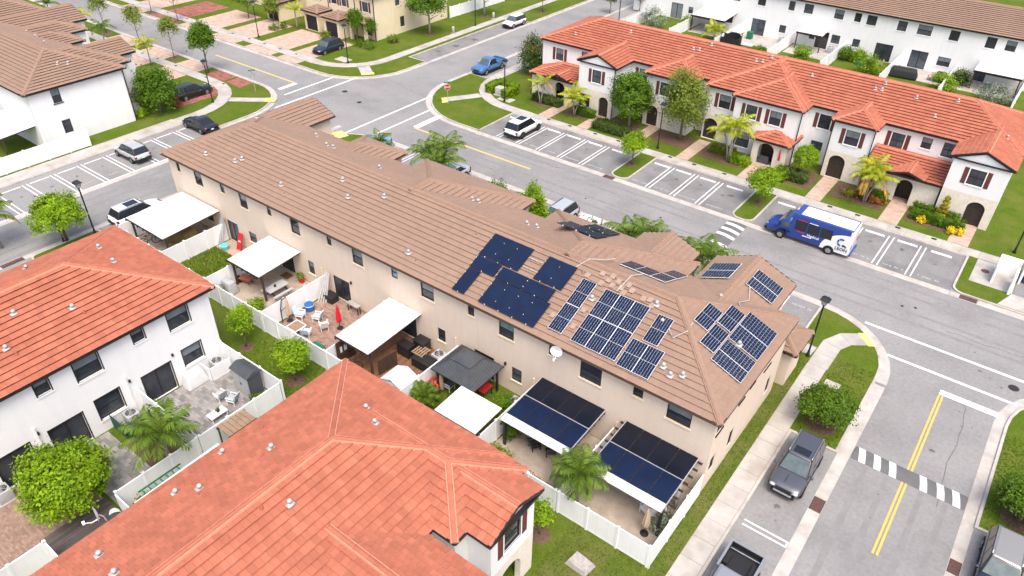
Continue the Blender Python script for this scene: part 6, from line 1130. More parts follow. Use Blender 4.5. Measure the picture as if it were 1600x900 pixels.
for x, y, sx, sy, lb, m in ((-49.0, 72.4, 2.0, .6, 'dark shrub bed behind the twin palm', 'leaf_dark'), (-43.4, 72.0, 1.3, .5, 'green hedge under the yellow green palm', 'leaf_green'), (-38.6, 70.2, 2.2, .9, 'low dark shrubs under the dense round tree', 'leaf_dark'), (-19.2, 71.3, .7, 1.2, 'bright box hedge right of the hipped porch', 'leaf_lime'), (-18.0, 71.7, 1.3, .7, 'loose shrubs under the ball topiary', 'leaf_dark'), (-26.2, 72.6, 1.3, .5, 'low hedge under the triple palm, left', 'leaf_olive'), (-23.7, 71.6, .9, .6, 'low yellow green hedge under the triple palm, right', 'leaf_lime'), (-4.8, 72.55, 2.0, .35, 'clipped hedge behind the spiral conifer', 'leaf_green'), (-4.4, 71.3, 2.2, .5, 'low shrub border in front of the spiral conifer', 'leaf_green'), (-10.6, 72.7, 1.3, .4, 'green hedge behind the yellow palm cluster', 'leaf_green')): shrub(lb, x, y, (sx, sy, .45), m, int(50 + 50 * sx), 28, .13, .09, name='hedge', box=True)
shrub('red leaved low shrubs behind the yellow flower balls', -3.6, 71.9, (1.5, .3, .4), 'leaf_red', 40, 22, .15, .12); shrub('orange croton shrubs by the gabled porch walk', -10.4, 71.9, (1.5, .4, .4), 'leaf_orange', 44, 22, .16, .12); shrub('yellow croton left of the orange croton bed', -12.6, 71.8, (.6, .5, .45), 'leaf_yellow', 24, 22, .16, .12)
for x, y, lb in ((-5.6, 70.7, 'yellow flowering ball left of the spiral conifer'), (-3.0, 70.3, 'yellow flowering ball right of the spiral conifer, left of two'), (-2.35, 70.5, 'yellow flowering ball right of the spiral conifer, right of two')): shrub(lb, x, y, (.42, .42, .34), 'flower_yellow', 24, 20, .13, .08)
t = thing('spiral_conifer', 'golden spiral clipped conifer in front of the end house', 'conifer', (-4.3, 72.05, GZ), 0)
MB().tube([(0, 0, 0), (0, 0, 2.6)], [.06, .02], 8).build('trunk', 'bark', t)
for k in range(6): rr = .62 - .085 * k; put('tier', crown_mesh('leaf_yellow', (0, 0, .4 + .4 * k), (rr, rr, .17), 46, 18, .12, .05, .7), t)
for x, y, hh, rr, lb in ((-35.7, 48.9, 2.0, .75, 'small conifer shrub left of the tallest one, in front of the beige row'), (-34.2, 48.9, 3.6, 1.45, 'tallest conifer shrub in front of the beige row'), (-32.9, 47.9, 3.3, 1.1, 'conifer shrub right of the tallest one')): shrub(lb, x, y, (rr, rr, hh / 2), 'leaf_lime', 100, 34, .2, .18, name='conifer_shrub', cone=.5)
for x, y, r, m, lb in ((-39.6, 50.3, (1.3, 1.0, .8), 'leaf_green', 'round shrub on the front kerb island of the beige row'), (-27.6, 48.4, (1.3, 1.3, 1.3), 'leaf_green', 'bright shrub behind the dark solar panels'), (-82.6, 39.2, (.55, .55, .5), 'leaf_lime', 'small clipped shrub at the top left building downspout'), (-83.2, 43.4, (1.6, .9, .4), 'leaf_red', 'reddish groundcover under the dense corner tree'), (-42.3, 24.4, (.75, .75, .5), 'leaf_lime', 'bright bush in the corner of the picnic table yard'), (-46.2, 24.0, (.5, .35, .4), 'leaf_silver', 'grey green plants beside the covered grill'), (-19.3, 26.3, (.45, .9, .9), 'leaf_green', 'tall plants at the left edge of the left solar pergola'), (-20.7, 27.0, (.6, .9, 1.0), 'leaf_green', 'broad plants right of the gazebo'), (-18.6, 24.2, (.9, .5, .5), 'leaf_olive', 'mixed plants in front of the left solar pergola'), (-16.0, 23.8, (1.2, .35, .3), 'leaf_red', 'red bromeliads along the fence of the left solar pergola'), (-25.9, 26.3, (.3, .8, .5), 'leaf_pink', 'pink flowering plants beside the gazebo fence'), (-8.7, 26.0, (.35, .9, .5), 'leaf_silver', 'grey green plants along the right fence inside the corner yard'), (-34.0, 18.4, (.7, .4, .3), 'leaf_green', 'green plants beside the grey shed'), (-33.5, 16.6, (.4, 1.3, .35), 'leaf_dark', 'planting strip beside the white patio table'), (-38.6, 13.8, (.4, .3, .25), 'leaf_lime', 'yellow green plant at the patio fence foot'), (-37.0, 19.1, (.35, .35, .6), 'leaf_silver', 'potted bush beside the air conditioner screen'), (-33.2, 9.4, (.4, .6, .3), 'leaf_olive', 'small plants below the green ladder'), (-86.5, 41.5, (1.2, .8, .5), 'leaf_dark', 'shrubs at the top left building entrance'), (-81.2, 72.9, (2.4, 1.1, .5), 'leaf_green', 'green shrub bank below the cream house trees'), (-79.8, 77.0, (.9, .8, .55), 'leaf_olive', 'yellow flecked shrubs at the cream house corner'), (-88.6, 72.0, (.7, 1.0, .5), 'leaf_olive', 'brown green hedge between the two garages'), (-97.8, 70.6, (1.0, 1.8, .45), 'leaf_green', 'shrub strip beside the yellow palm drive')): shrub(lb, x, y, r, m, 46, 24, .17, .14)
for x, y, r, m, lb in ((-54.3, 108.5, (2.4, 1.6, 1.5), 'leaf_silver', 'silvery shrub bank at the left end of the back row'), (-49.9, 111.5, (.9, .8, .9), 'leaf_lime', 'yellow green bush left of the first awning, back row'), (-30.4, 108.5, (1.5, 1.2, 1.0), 'leaf_lime', 'bright bush in the brown awning yard, back row'), (-25.6, 112.4, (.9, .9, 1.0), 'leaf_green', 'round bush left of the blue toys, back row'), (-23.8, 112.6, (1.0, .8, .9), 'leaf_lime', 'light bush right of the dark post, back row'), (-21.3, 108.4, (1.7, 1.4, 1.3), 'leaf_lime', 'larger bush right of the blue toys, back row'), (-11.9, 108.6, (1.7, 1.3, 1.1), 'leaf_lime', 'yellow flowering bush beside the largest awning'), (-10.6, 112, (1.3, .8, 1.1), 'leaf_dark', 'dark clipped bush beside the largest awning post'), (-5.8, 108.0, (2.4, 1.5, 1.3), 'leaf_silver', 'silver grey bush under the largest awning'), (-35.6, 105.6, (.8, .6, .7), 'leaf_green', 'small bush beside the trampoline yard, back row')): shrub(lb, x, y, r, m, 60, 26, .24, .24)
struct(MB().prism(rect(-26.4, -19.2, 104.5, 110.6), .05, .107).build('lawn', 'grass'))
# overgrown yard grass: upright blades nobody could count
n = 5200; P = np.c_[rng.uniform(-52.4, -46.9, n), rng.uniform(23.5, 27.8, n), np.full(n, GZ)]; hgt = rng.uniform(.10, .26, n); az = rng.uniform(0, 6.28, n); dx = np.c_[np.cos(az), np.sin(az), np.zeros(n)] * .05; tip = P + np.c_[rng.normal(0, .12, n), rng.normal(0, .12, n), hgt]
v = np.stack([P - dx, P + dx, tip + dx * .3, tip - dx * .3], 1).reshape(-1, 3); o = put('tall_grass', leaf_mesh('tall_grass', v, rng.random(n), 'weeds')); stuff(o); tag(o, 'long unmown grass filling the second yard of the beige row', 'grass')
# planting beds
for x0, x1, y0, y1 in ((-51, -47.9, 71.2, 74.9), (-45.9, -42.5, 70.9, 72.7), (-40.6, -36.4, 69.4, 73.6), (-34.3, -29.9, 71.2, 74.2), (-28.2, -23.2, 70.6, 74.1), (-20.4, -16.1, 70.6, 74.4), (-14.1, -9.1, 70.7, 74.2), (-7.0, -3.1, 70.2, 72.8)): struct(MB().prism(fillet(rect(x0, x1, y0, y1), .4, 4), .05, .125).build('planting_bed', 'mulch'))
for x, y, sx, sy in ((-31.8, 21.9, .9, .3), (-30.4, 21.6, .6, .4)): stuff(tag(MB().prism(fillet(rect(x - sx, x + sx, y - sy, y + sy), .25, 4), .05, .13).build('soil_patch', 'mulch'), 'bare dark soil patch on the lawn strip behind the fences, %s' % ('left one' if x < -31 else 'right one'), 'soil'))

# short turf blades on the nearest lawns, to break the edge of the turf
def turf(areas, dens):
    P = []
    for x0, x1, y0, y1 in areas:
        n = int((x1 - x0) * (y1 - y0) * dens); P.append(np.c_[rng.uniform(x0, x1, n), rng.uniform(y0, y1, n), np.full(n, .10)])
    P = np.vstack(P); n = len(P); az = rng.uniform(0, 6.28, n); dx = np.c_[np.cos(az), np.sin(az), np.zeros(n)] * .035; tip = P + np.c_[rng.normal(0, .05, n), rng.normal(0, .05, n), rng.uniform(.04, .10, n)]
    return np.stack([P - dx, P + dx, tip + dx * .4, tip - dx * .4], 1).reshape(-1, 3), rng.random(n)
v, t_ = turf(((-39.3, -27.2, 19.65, 23.15), (-12.7, -8.1, 15, 23.15), (-7.95, -7.08, 16, 45), (-5.5, -2.85, 37.8, 46.5), (5.45, 9.5, 37, 46), (-26.1, -20.1, 23.4, 29.3)), 70)
o = put('turf', leaf_mesh('turf', v, t_, 'turf_blade')); stuff(o); tag(o, 'short turf blades on the nearest lawns and verges', 'grass')
# ------------------------------------------------------------------ street furniture
def lamp_post(label, x, y, h=4.9, z=GZ):
    t = thing('street_lamp', label, 'street lamp', (x, y, z), 0, 'black lantern street lamps')
    MB().lathe([(.16, 0), (.15, .12), (.10, .25), (.085, .5), (.07, .55), (.06, h - .75), (.09, h - .7), (.04, h - .6)], 10).build('pole', 'metal_black', t, smooth=True)
    l = MB().hexa([(-.12, -.12, h - .6), (.12, -.12, h - .6), (.12, .12, h - .6), (-.12, .12, h - .6)], [(-.2, -.2, h - .2), (.2, -.2, h - .2), (.2, .2, h - .2), (-.2, .2, h - .2)]).build('lantern', 'lamp_clear', t)
    for a, b in ((-1, -1), (1, -1), (1, 1), (-1, 1)): MB().bar((a * .125, b * .125, h - .6), (a * .205, b * .205, h - .2), .025).build('lantern_bar', 'metal_black', l)
    MB().hexa([(-.32, -.32, h - .2), (.32, -.32, h - .2), (.32, .32, h - .2), (-.32, .32, h - .2)], [(-.16, -.16, h), (.16, -.16, h), (.16, .16, h), (-.16, .16, h)]).build('cap', 'metal_black', t); return t
for x, y, lb in ((-7.3, 45.5, 'lantern lamp at the pavement corner right of the beige row'), (-80.3, 46.9, 'lantern lamp in front of the oval tree, top left'), (-62.4, 22.6, 'lantern lamp beside the round left kerb tree'), (-96.6, 66.0, 'lantern lamp on the paved drives across the left street'), (-78.3, 66.8, 'lantern lamp at the curved lawn of the cream house'), (-75.8, 91.0, 'lantern lamp beside the pavement near the top edge'), (-53.4, 69.5, 'lantern lamp beside the utility box hedge'), (-32.3, 69.5, 'lantern lamp in front of the tall olive green tree'), (2.2, 70.4, 'lantern lamp at the right edge behind the bin walls'), (-57.5, 103.5, 'lantern lamp at the far street behind the orange row')): lamp_post(lb, x, y, 5.2)
def stop_sign(label, x, y, rz, front):
    t = thing('stop_sign', label, 'stop sign', (x, y, GZ), rz, 'stop signs'); MB().box(-.03, .03, -.03, .03, 0, 2.75).build('post', 'metal_galv', t); n = 8
    MB().add([(.05, .38 * math.cos(math.pi / 8 + math.pi * i / 4), 2.05 + .38 * math.sin(math.pi / 8 + math.pi * i / 4)) for i in range(n)] + [(.035, .38 * math.cos(math.pi / 8 + math.pi * i / 4), 2.05 + .38 * math.sin(math.pi / 8 + math.pi * i / 4)) for i in range(n)], [tuple(range(n)), tuple(range(2 * n - 1, n - 1, -1))] + [(i, n + i, n + (i + 1) % n, (i + 1) % n) for i in range(n)]).build('plate', 'sign_back', t)
    MB().add([(.054, .38 * math.cos(math.pi / 8 + math.pi * i / 4), 2.05 + .38 * math.sin(math.pi / 8 + math.pi * i / 4)) for i in range(n)], [tuple(range(n))]).build('border', 'trim_white', t); MB().add([(.057, .35 * math.cos(math.pi / 8 + math.pi * i / 4), 2.05 + .35 * math.sin(math.pi / 8 + math.pi * i / 4)) for i in range(n)], [tuple(range(n))]).build('face', 'sign_red', t)
    text('STOP', .25, 'trim_white', t, (.06, 0, 1.965), (math.pi / 2, 0, math.pi / 2), .001, True)
    MB().box(-.01, .01, -.42, .42, 2.55, 2.72).build('street_name_plate', 'sign_green', t); MB().box(-.42, .42, -.01, .01, 2.75, 2.92).build('street_name_plate', 'sign_green', t); return t
stop_sign('red stop sign at the corner lawn by the blue pickup', -58.3, 64.6, R(-45), 1); stop_sign('stop sign seen from behind at the left corner lawn', -79.4, 52.4, R(150), 0)
t = thing('utility_box', 'pale green grey utility cabinet inside the clipped hedge', 'utility box', (-55.1, 70.9, GZ), 0); me = MB().box(-.55, .55, -.45, .45, .1, 1.0).mesh('cabinet'); bevel_mesh(me, .05); me.materials.append(MATS['vent_white']); put('cabinet', me, t); MB().box(-.7, .7, -.6, .6, 0, .1).build('base', 'kerb_concrete', t)
for x, y, lb in ((-76.0, 86.0, 'white utility pedestal on the lawn near the spreading tree'), (-76.0, 95.8, 'grey green utility pedestal near the top edge')):
    t = thing('utility_pedestal', lb, 'utility box', (x, y, GZ)); MB().lathe([(.2, 0), (.2, .9), (.16, 1.0), (.05, 1.05)], 10).build('housing', 'vent_white', t, smooth=True); MB().box(-.28, .28, -.28, .28, 0, .06).build('base', 'kerb_concrete', t)
# bin enclosure
t = thing('bin_enclosure', 'white walled bin enclosure at the right edge', 'enclosure', (2.2, 65, GZ), 0, None, True)
for nm, r in (('wall_panel', (1.35, 1.55, 64.0, 66.4, GZ, 1.7)), ('wall_panel', (1.55, 3.0, 66.2, 66.4, GZ, 1.7)), ('wall_panel', (2.75, 2.95, 63.0, 65.0, GZ, 1.7)), ('wall_panel', (3.2, 3.35, 65.2, 67.6, GZ, 1.7))): MB().box(*r).build(nm, 'stucco_white', t)
b = thing('waste_bin', 'blue wheeled bin with yellow lid beside the white bin walls', 'bin', (4.1, 66.3, GZ)); MB().hexa([(-.6, -.8, .15), (.6, -.8, .15), (.6, .8, .15), (-.6, .8, .15)], [(-.7, -.9, 1.2), (.7, -.9, 1.2), (.7, .9, 1.2), (-.7, .9, 1.2)]).build('body', 'bin_blue', b); MB().hexa([(-.74, .0, 1.2), (.74, .0, 1.2), (.74, .94, 1.2), (-.74, .94, 1.2)], [(-.6, .1, 1.34), (.6, .1, 1.34), (.6, .84, 1.34), (-.6, .84, 1.34)]).build('lid', 'bin_yellow', b); MB().box(-.74, .74, -.94, -.05, 1.2, 1.26).build('lid', 'bin_blue', b)
tag(MB().hexa([(-.75, -.45, 0), (.55, -.5, 0), (.7, .4, 0), (-.6, .5, 0)], [(-.6, -.35, .3), (.45, -.4, .26), (.55, .3, .3), (-.5, .4, .33)]).build('boulder', 'stone', None, loc=(-10.9, 21.2, GZ)), 'flat grey boulder on the lawn by the nearest gable', 'boulder')
# ------------------------------------------------------------------ yard furniture
def dish(label, loc, rz, pole):
    t = thing('satellite_dish', label, 'satellite dish', loc, rz); n = 14; v = []; f = []
    for i, (r_, d_) in enumerate(((.02, .0), (.2, .02), (.38, .09))): v += [(d_, r_ * math.cos(2 * math.pi * j / n), .25 + r_ * 1.1 * math.sin(2 * math.pi * j / n)) for j in range(n)]
    for i in range(2): f += [(i * n + j, i * n + (j + 1) % n, (i + 1) * n + (j + 1) % n, (i + 1) * n + j) for j in range(n)]
    f.append(tuple(range(n))); MB().add(v, f).build('reflector', 'plastic_white', t, smooth=True); MB().tube([(0, 0, -.1), (.35, 0, -.15), (.62, 0, .0)], .025, 6).build('arm', 'plastic_white', t); MB().box(.58, .7, -.06, .06, -.03, .12).build('receiver', 'plastic_white', t); MB().tube([(-.03, 0, .1), (-.15, 0, -.1), (-.2, 0, -pole)], .03, 6).build('mast', 'vent_white', t)
dish('white satellite dish at the edge of the nearest orange roof', (-27.3, 5.9, 6.75), R(-105), .45); dish('white satellite dish on the beige wall below the solar panels', (-18.0, 28.75, 5.9), R(-70), .5)
def ac(label, x, y, z=GZ):
    t = thing('air_conditioner', label, 'air conditioner', (x, y, z), 0, 'air conditioning units'); me = MB().box(-.4, .4, -.4, .4, .08, .85).mesh('casing'); bevel_mesh(me, .04); me.materials.append(MATS['grey_cover']); put('casing', me, t); MB().box(-.48, .48, -.48, .48, 0, .08).build('pad', 'concrete', t)
    n = 18; MB().add([(.33 * math.cos(2 * math.pi * j / n), .33 * math.sin(2 * math.pi * j / n), .858) for j in range(n)], [tuple(range(n))]).build('fan_well', 'metal_black', t); g_ = MB()
    for k in range(1, 4):
        r_ = .1 * k; g_.tube([(r_ * math.cos(2 * math.pi * j / 14), r_ * math.sin(2 * math.pi * j / 14), .875) for j in range(15)], .008, 4)
    for k in range(4): g_.bar((-.33 * math.cos(k * .785), -.33 * math.sin(k * .785), .875), (.33 * math.cos(k * .785), .33 * math.sin(k * .785), .875), .012)
    g_.build('fan_guard', 'metal_galv', t)
for x, y, lb in ((-38.95, 18.7, 'air conditioner behind the white screen, white row patio'), (-38.9, 12.4, 'air conditioner behind the green tarp screen'), (-39.0, 4.7, 'air conditioner at the bottom left wall'), (-27.5, 28.6, 'air conditioner beside the black planters on the deck'), (-20.5, 28.2, 'air conditioner left of the left solar pergola'), (-30.5 + 2.2, 113.9 + .4, 'air conditioner beside the brown awning, back row'), (-35.4, 113.8, 'air conditioner left of the brown awning yard, back row')): ac(lb, x, y)
t = thing('screen_panel', 'low white screen in front of the air conditioner, grey patio', 'screen', (-38.2, 18.5, GZ)); MB().box(-.03, .03, -.75, .75, 0, 1.1).build('panel', 'vinyl_white', t); MB().box(-1.15, -.05, -.83, -.77, 0, 1.1).build('panel', 'vinyl_white', t)
t = thing('garden_shed', 'grey plastic garden shed with dark roof in the patio corner', 'shed', (-35.55, 18.75, GZ)); MB().box(-.85, .85, -.5, .5, 0, 1.85).build('wall', 'metal_charcoal', t); MB().box(-.80, -.02, -.53, -.5, .08, 1.75).build('door', 'grey_cover', t); MB().box(.02, .80, -.53, -.5, .08, 1.75).build('door', 'grey_cover', t); MB().hexa([(-.95, -.62, 1.85), (.95, -.62, 1.85), (.95, .6, 1.85), (-.95, .6, 1.85)], [(-.93, -.1, 2.12), (.93, -.1, 2.12), (.93, .1, 2.12), (-.93, .1, 2.12)]).build('roof', 'metal_charcoal', t); MB().box(-.06, .06, -.56, -.53, .9, 1.05).build('handle', 'metal_black', t)
t = thing('plastic_shed', 'white ridged roof storage shed behind the timber deck', 'shed', (-27.5, 24.75, GZ)); MB().box(-.85, .85, -.72, .72, 0, 1.35).build('wall', 'plastic_white', t)
for s in (-1, 1): MB().hexa([(min(0, s * .97), -.82, 1.72 if s > 0 else 1.3), (max(0, s * .97), -.82, 1.3 if s > 0 else 1.72), (max(0, s * .97), .82, 1.3 if s > 0 else 1.72), (min(0, s * .97), .82, 1.72 if s > 0 else 1.3)], [(min(0, s * .97), -.82, 1.77 if s > 0 else 1.35), (max(0, s * .97), -.82, 1.35 if s > 0 else 1.77), (max(0, s * .97), .82, 1.35 if s > 0 else 1.77), (min(0, s * .97), .82, 1.77 if s > 0 else 1.35)]).build('roof_panel', 'roof_sheet_white', t)
def covered(label, x, y, sx, sy, h, m, rz=0, name='covered_grill'):
    me = MB().hexa([(-sx, -sy, 0), (sx, -sy, 0), (sx, sy, 0), (-sx, sy, 0)], [(-sx * .8, -sy * .7, h), (sx * .8, -sy * .7, h), (sx * .8, sy * .7, h), (-sx * .8, sy * .7, h)]).mesh(name); bevel_mesh(me, min(sx, sy) * .3, 3); me.materials.append(MATS[m]); o = put(name, me, None, (x, y, GZ), (0, 0, rz)); return tag(o, label, 'covered furniture')
covered('pale covered grill beside the sliding door of the grey patio', -38.9, 16.9, .45, .8, 1.1, 'white_cover'); covered('grey covered grill in the picnic table yard', -46.0, 24.7, .65, .45, 1.1, 'grey_cover'); covered('large tan furniture cover under the first patio cover', -55.4, 26.8, 1.3, .9, 1.3, 'tan_cover', .2, 'furniture_cover'); covered('smaller tan cover right beside the large tan one', -54.0, 25.2, .5, .45, .9, 'tan_cover', 0, 'furniture_cover'); covered('black covered garden suite left of the blue glass doors, back row', -17.3, 110.6, 1.9, 1.0, 1.2, 'plastic_black', .1, 'furniture_cover'); covered('black covered chair right of the garden suite, back row', -12.9, 111.7, .7, .6, 1.3, 'plastic_black', 0, 'furniture_cover')
def chair(label, x, y, rz, frame='plastic_white', seat='cushion_blue', s=1.0, group='patio chairs'):
    t = thing('patio_chair', label, 'chair', (x, y, GZ), R(rz), group); t.scale = (s, s, s)
    for a in (-.26, .26):
        for b in (-.26, .26): MB().box(a - .025, a + .025, b - .025, b + .025, 0, .62 if a > -.2 else .42).build('leg', frame, t)
    MB().box(-.3, .3, -.3, .3, .34, .40).build('seat_frame', frame, t); MB().box(-.27, .29, -.26, .26, .40, .50).build('seat', seat, t)
    MB().hexa([(-.34, -.28, .40), (-.25, -.28, .40), (-.25, .28, .40), (-.34, .28, .40)], [(-.52, -.27, .95), (-.44, -.27, .95), (-.44, .27, .95), (-.52, .27, .95)]).build('backrest', seat, t)
    for b in (-.31, .31): MB().box(-.32, .3, b - .03, b + .03, .6, .64).build('armrest', frame, t)
    return t
for x, y, rz, lb, f, c in ((-39.0, 25.9, 20, 'blue cushioned chair beside the curved umbrella stand', 'plastic_white', 'cushion_blue'), (-37.8, 26.5, 200, 'blue cushioned chair in the middle of the brick patio', 'plastic_white', 'cushion_blue'), (-36.6, 26.1, 150, 'white chair nearest the red umbrella', 'plastic_white', 'white_cover'), (-37.0, 24.8, 120, 'blue cushioned chair beside the square table', 'plastic_white', 'cushion_blue'), (-36.3, 17.0, 180, 'white framed grey chair left on the grey patio', 'plastic_white', 'grey_cover'), (-35.4, 17.3, 200, 'white framed grey chair right on the grey patio', 'plastic_white', 'grey_cover'), (-17.6, 26.3, 60, 'dark metal chair left under the left solar pergola', 'metal_black', 'metal_charcoal'), (-16.5, 26.5, 120, 'dark metal chair right under the left solar pergola', 'metal_black', 'metal_charcoal'), (-9.8, 26.3, 250, 'white garden chair behind the closed tan umbrella, left one', 'plastic_white', 'plastic_white'), (-9.2, 26.2, 200, 'white garden chair behind the closed tan umbrella, right one', 'plastic_white', 'plastic_white'), (-21.0, 112.8, 200, 'beige lounge chair beside the dark doors, back row', 'wood_pale', 'tan_cloth'), (-14.0, 111.6, 250, 'beige chair between the black covers, back row', 'wood_pale', 'tan_cloth'), (-25.2, 27.0, 0, 'white frame chair under the gazebo', 'plastic_white', 'metal_charcoal')): chair(lb, x, y, rz, f, c)
def table(label, x, y, sx, sy, h, top, leg, name='garden_table', rz=0, th=.05):
    t = thing(name, label, 'table', (x, y, GZ), rz, 'garden tables'); MB().box(-sx, sx, -sy, sy, h - th, h).build('table_top', top, t)
    for a in (-1, 1):
        for b in (-1, 1): MB().box(a * (sx - .08) - .03, a * (sx - .08) + .03, b * (sy - .08) - .03, b * (sy - .08) + .03, 0, h - th).build('leg', leg, t)
    return t
table('white coffee table with a small pot on the grey patio', -35.05, 15.9, .32, .6, .45, 'plastic_white', 'plastic_white'); q = thing('flower_pot', 'small dark pot on the white coffee table', 'pot', (-35.05, 16.0, GZ + .45)); MB().lathe([(.08, 0), (.11, .14), (.09, .14)], 10).build('pot', 'metal_black', q); put('plant', crown_mesh('leaf_dark', (0, 0, .2), (.12, .12, .1), 12, 12, .08, .04), q)
o = table('square table with brown top and white rim on the brick patio', -38.0, 24.7, .5, .5, .5, 'wood_pale', 'plastic_white')
for a, b, c, d in ((-.52, .52, -.54, -.48), (-.52, .52, .48, .54), (-.54, -.48, -.48, .48), (.48, .54, -.48, .48)): MB().box(a, b, c, d, .47, .53).build('rim', 'plastic_white', o)
table('narrow grey console table by the sliding door of the brick patio', -36.4, 28.9, .6, .2, .8, 'metal_galv', 'metal_black', 'console_table'); table('round edged dark table under the left solar pergola', -17.1, 27.5, .5, .8, .72, 'metal_charcoal', 'metal_black'); table('dark red table under the black gazebo', -23.4, 28.0, .8, .5, .75, 'sign_red', 'metal_black'); table('glass topped white table by the black trampoline net, back row', -38.4, 107.8, 1.0, .7, .75, 'lamp_clear', 'metal_black')
t = thing('picnic_table', 'grey white picnic table with benches under the second patio cover', 'table', (-42.85, 26.8, GZ), 0); MB().box(-.42, .42, -.9, .9, .70, .75).build('table_top', 'grey_cover', t)
for s in (-1, 1):
    MB().box(s * .78 - .13, s * .78 + .13, -.9, .9, .42, .46).build('bench', 'grey_cover', t); MB().bar((-.75, s * .6, .40), (.75, s * .6, .40), .05).build('crossbar', 'metal_black', t)
    for q in (-1, 1): MB().bar((q * .25, s * .6, .70), (q * .55, s * .6, 0), .05).build('leg', 'metal_black', t)
q = thing('flower_pot', 'small dark pot on the picnic table', 'pot', (-42.85, 26.7, GZ + .75)); MB().lathe([(.07, 0), (.10, .16), (.08, .16)], 10).build('pot', 'metal_black', q); MB().lathe([(.02, .16), (.06, .22), (.01, .28)], 8).build('plant', 'leaf_dark', q)
def umbrella(label, x, y, m, h=2.3, name='closed_umbrella'):
    t = thing(name, label, 'umbrella', (x, y, GZ)); MB().tube([(0, 0, 0), (0, 0, h + .12)], .022, 8).build('pole', 'wood_dark', t); n = 12; v = []; prof = [(.03, h + .08), (.12, h - .25), (.19, h - .8), (.24, h - 1.3), (.17, h - 1.45)]
    for r_, z_ in prof: v += [((r_ * (1 if j % 2 else .72)) * math.cos(2 * math.pi * j / n), (r_ * (1 if j % 2 else .72)) * math.sin(2 * math.pi * j / n), z_) for j in range(n)]
    MB().add(v, [(i * n + j, (i + 1) * n + j, (i + 1) * n + (j + 1) % n, i * n + (j + 1) % n) for i in range(4) for j in range(n)] + [tuple(range(n - 1, -1, -1))]).build('canopy', m, t); MB().lathe([(.25, 0), (.25, .06), (.05, .1)], 12).build('base', 'metal_black', t); return t
umbrella('closed red umbrella on the brick patio', -35.8, 26.9, 'red_cloth', 2.1); umbrella('closed tan umbrella in the corner yard of the right solar pergola', -9.2, 25.0, 'tan_cloth', 2.1); t = umbrella('closed tan umbrella hanging from a curved black stand, brick patio', -39.4, 25.2, 'tan_cloth', 2.0); MB().tube([(-.2, -.5, 0), (-.42, -.35, 1.0), (-.3, -.2, 1.9), (0, 0, 2.2)], .04, 8).build('curved_arm', 'metal_black', t); MB().tube([(-.38, -.38, .9), (-.1, -.1, 1.3), (0, 0, 1.9)], .025, 6).build('brace', 'metal_black', t)
def drum(label, x, y, r, h, m, name, cat): t = thing(name, label, cat, (x, y, GZ)); MB().lathe([(r * .9, 0), (r, .1), (r, h - .05), (r * .85, h)], 16).build('body', m, t, smooth=False); MB().lathe([(r * 1.04, h * .8), (r * 1.04, h * .88)], 16).build('rim', 'plastic_white', t); return t
drum('blue drum container beside the fence of the brick patio', -39.3, 27.0, .38, .6, 'plastic_blue', 'storage_drum', 'drum'); drum('turquoise tub at the overgrown yard wall', -51.6, 28.2, .35, .45, 'plastic_teal', 'plastic_tub', 'tub')
for x, y, sx, sy, h, m, lb, nm in ((-38.9, 28.8, .5, .38, .55, 'metal_black', 'black deck box at the wall of the brick patio', 'deck_box'), (-36.3, 23.9, .5, .35, .4, 'grey_cover', 'grey storage box in the near corner of the brick patio', 'deck_box'), (-35.3, 24.3, .5, .3, .25, 'plastic_green', 'green box in the near corner of the brick patio', 'deck_box'), (-37.5, 9.35, .75, .32, .55, 'wood_dark', 'brown planter box behind the lime green tree', 'planter_box'), (-27.9, 27.6, .9, .45, .75, 'plastic_black', 'long black planter box on the timber deck', 'planter_box'), (-29.2, 28.7, .5, .4, 1.1, 'metal_black', 'black smoker grill on the timber deck', 'smoker_grill'), (-29.9, 27.8, .55, .35, .95, 'metal_black', 'black barbecue at the middle of the timber deck', 'barbecue'), (-40.0, 112.9, .4, .4, 1.0, 'plastic_green', 'green bin beside the dark doorway, back row', 'waste_bin'), (-23.0, 111.6, .6, .4, .5, 'plastic_blue', 'blue toy box on the back row lawn', 'toy_box')):
    t = thing(nm, lb, nm.replace('_', ' '), (x, y, GZ)); me = MB().box(-sx, sx, -sy, sy, .02, h).mesh('body'); bevel_mesh(me, .04); me.materials.append(MATS[m]); put('body', me, t); me = MB().box(-sx - .03, sx + .03, -sy - .03, sy + .03, h, h + .06).mesh('lid'); bevel_mesh(me, .02); me.materials.append(MATS[m]); put('lid', me, t)
t = thing('pallet', 'wooden pallet slats leaning over the black planter', 'pallet', (-28.6, 28.0, GZ + .82))
for i in range(5): MB().box(-.5 + .21 * i, -.38 + .21 * i, -.5, .5, .06, .09).build('slat', 'wood_pale', t)
for y in (-.42, 0, .42): MB().box(-.5, .5, y - .04, y + .04, 0, .06).build('runner', 'wood_pale', t)
t = thing('wooden_gate', 'brown boarded gate panel on the timber deck', 'gate', (-29.7, 25.8, GZ), R(83)); 
for i in range(7): MB().box(-.8 + .23 * i, -.8 + .23 * i + .22, -.02, .02, .05, 1.35).build('board', 'wood_dark', t)
for z in (.3, 1.1): MB().box(-.8, .8, .02, .05, z, z + .09).build('rail', 'wood_dark', t)
t = thing('timber_screen', 'dark timber screen wall at the corner of the deck cover', 'screen', (-32.75, 24.8, GZ), 0)
for i in range(6): MB().box(-.02, .02, -.8 + .27 * i, -.8 + .27 * i + .26, 0, 2.0).build('board', 'wood_dark', t)
MB().box(.03, .05, -.5, .1, 1.0, 1.5).build('notice', 'plastic_white', t)
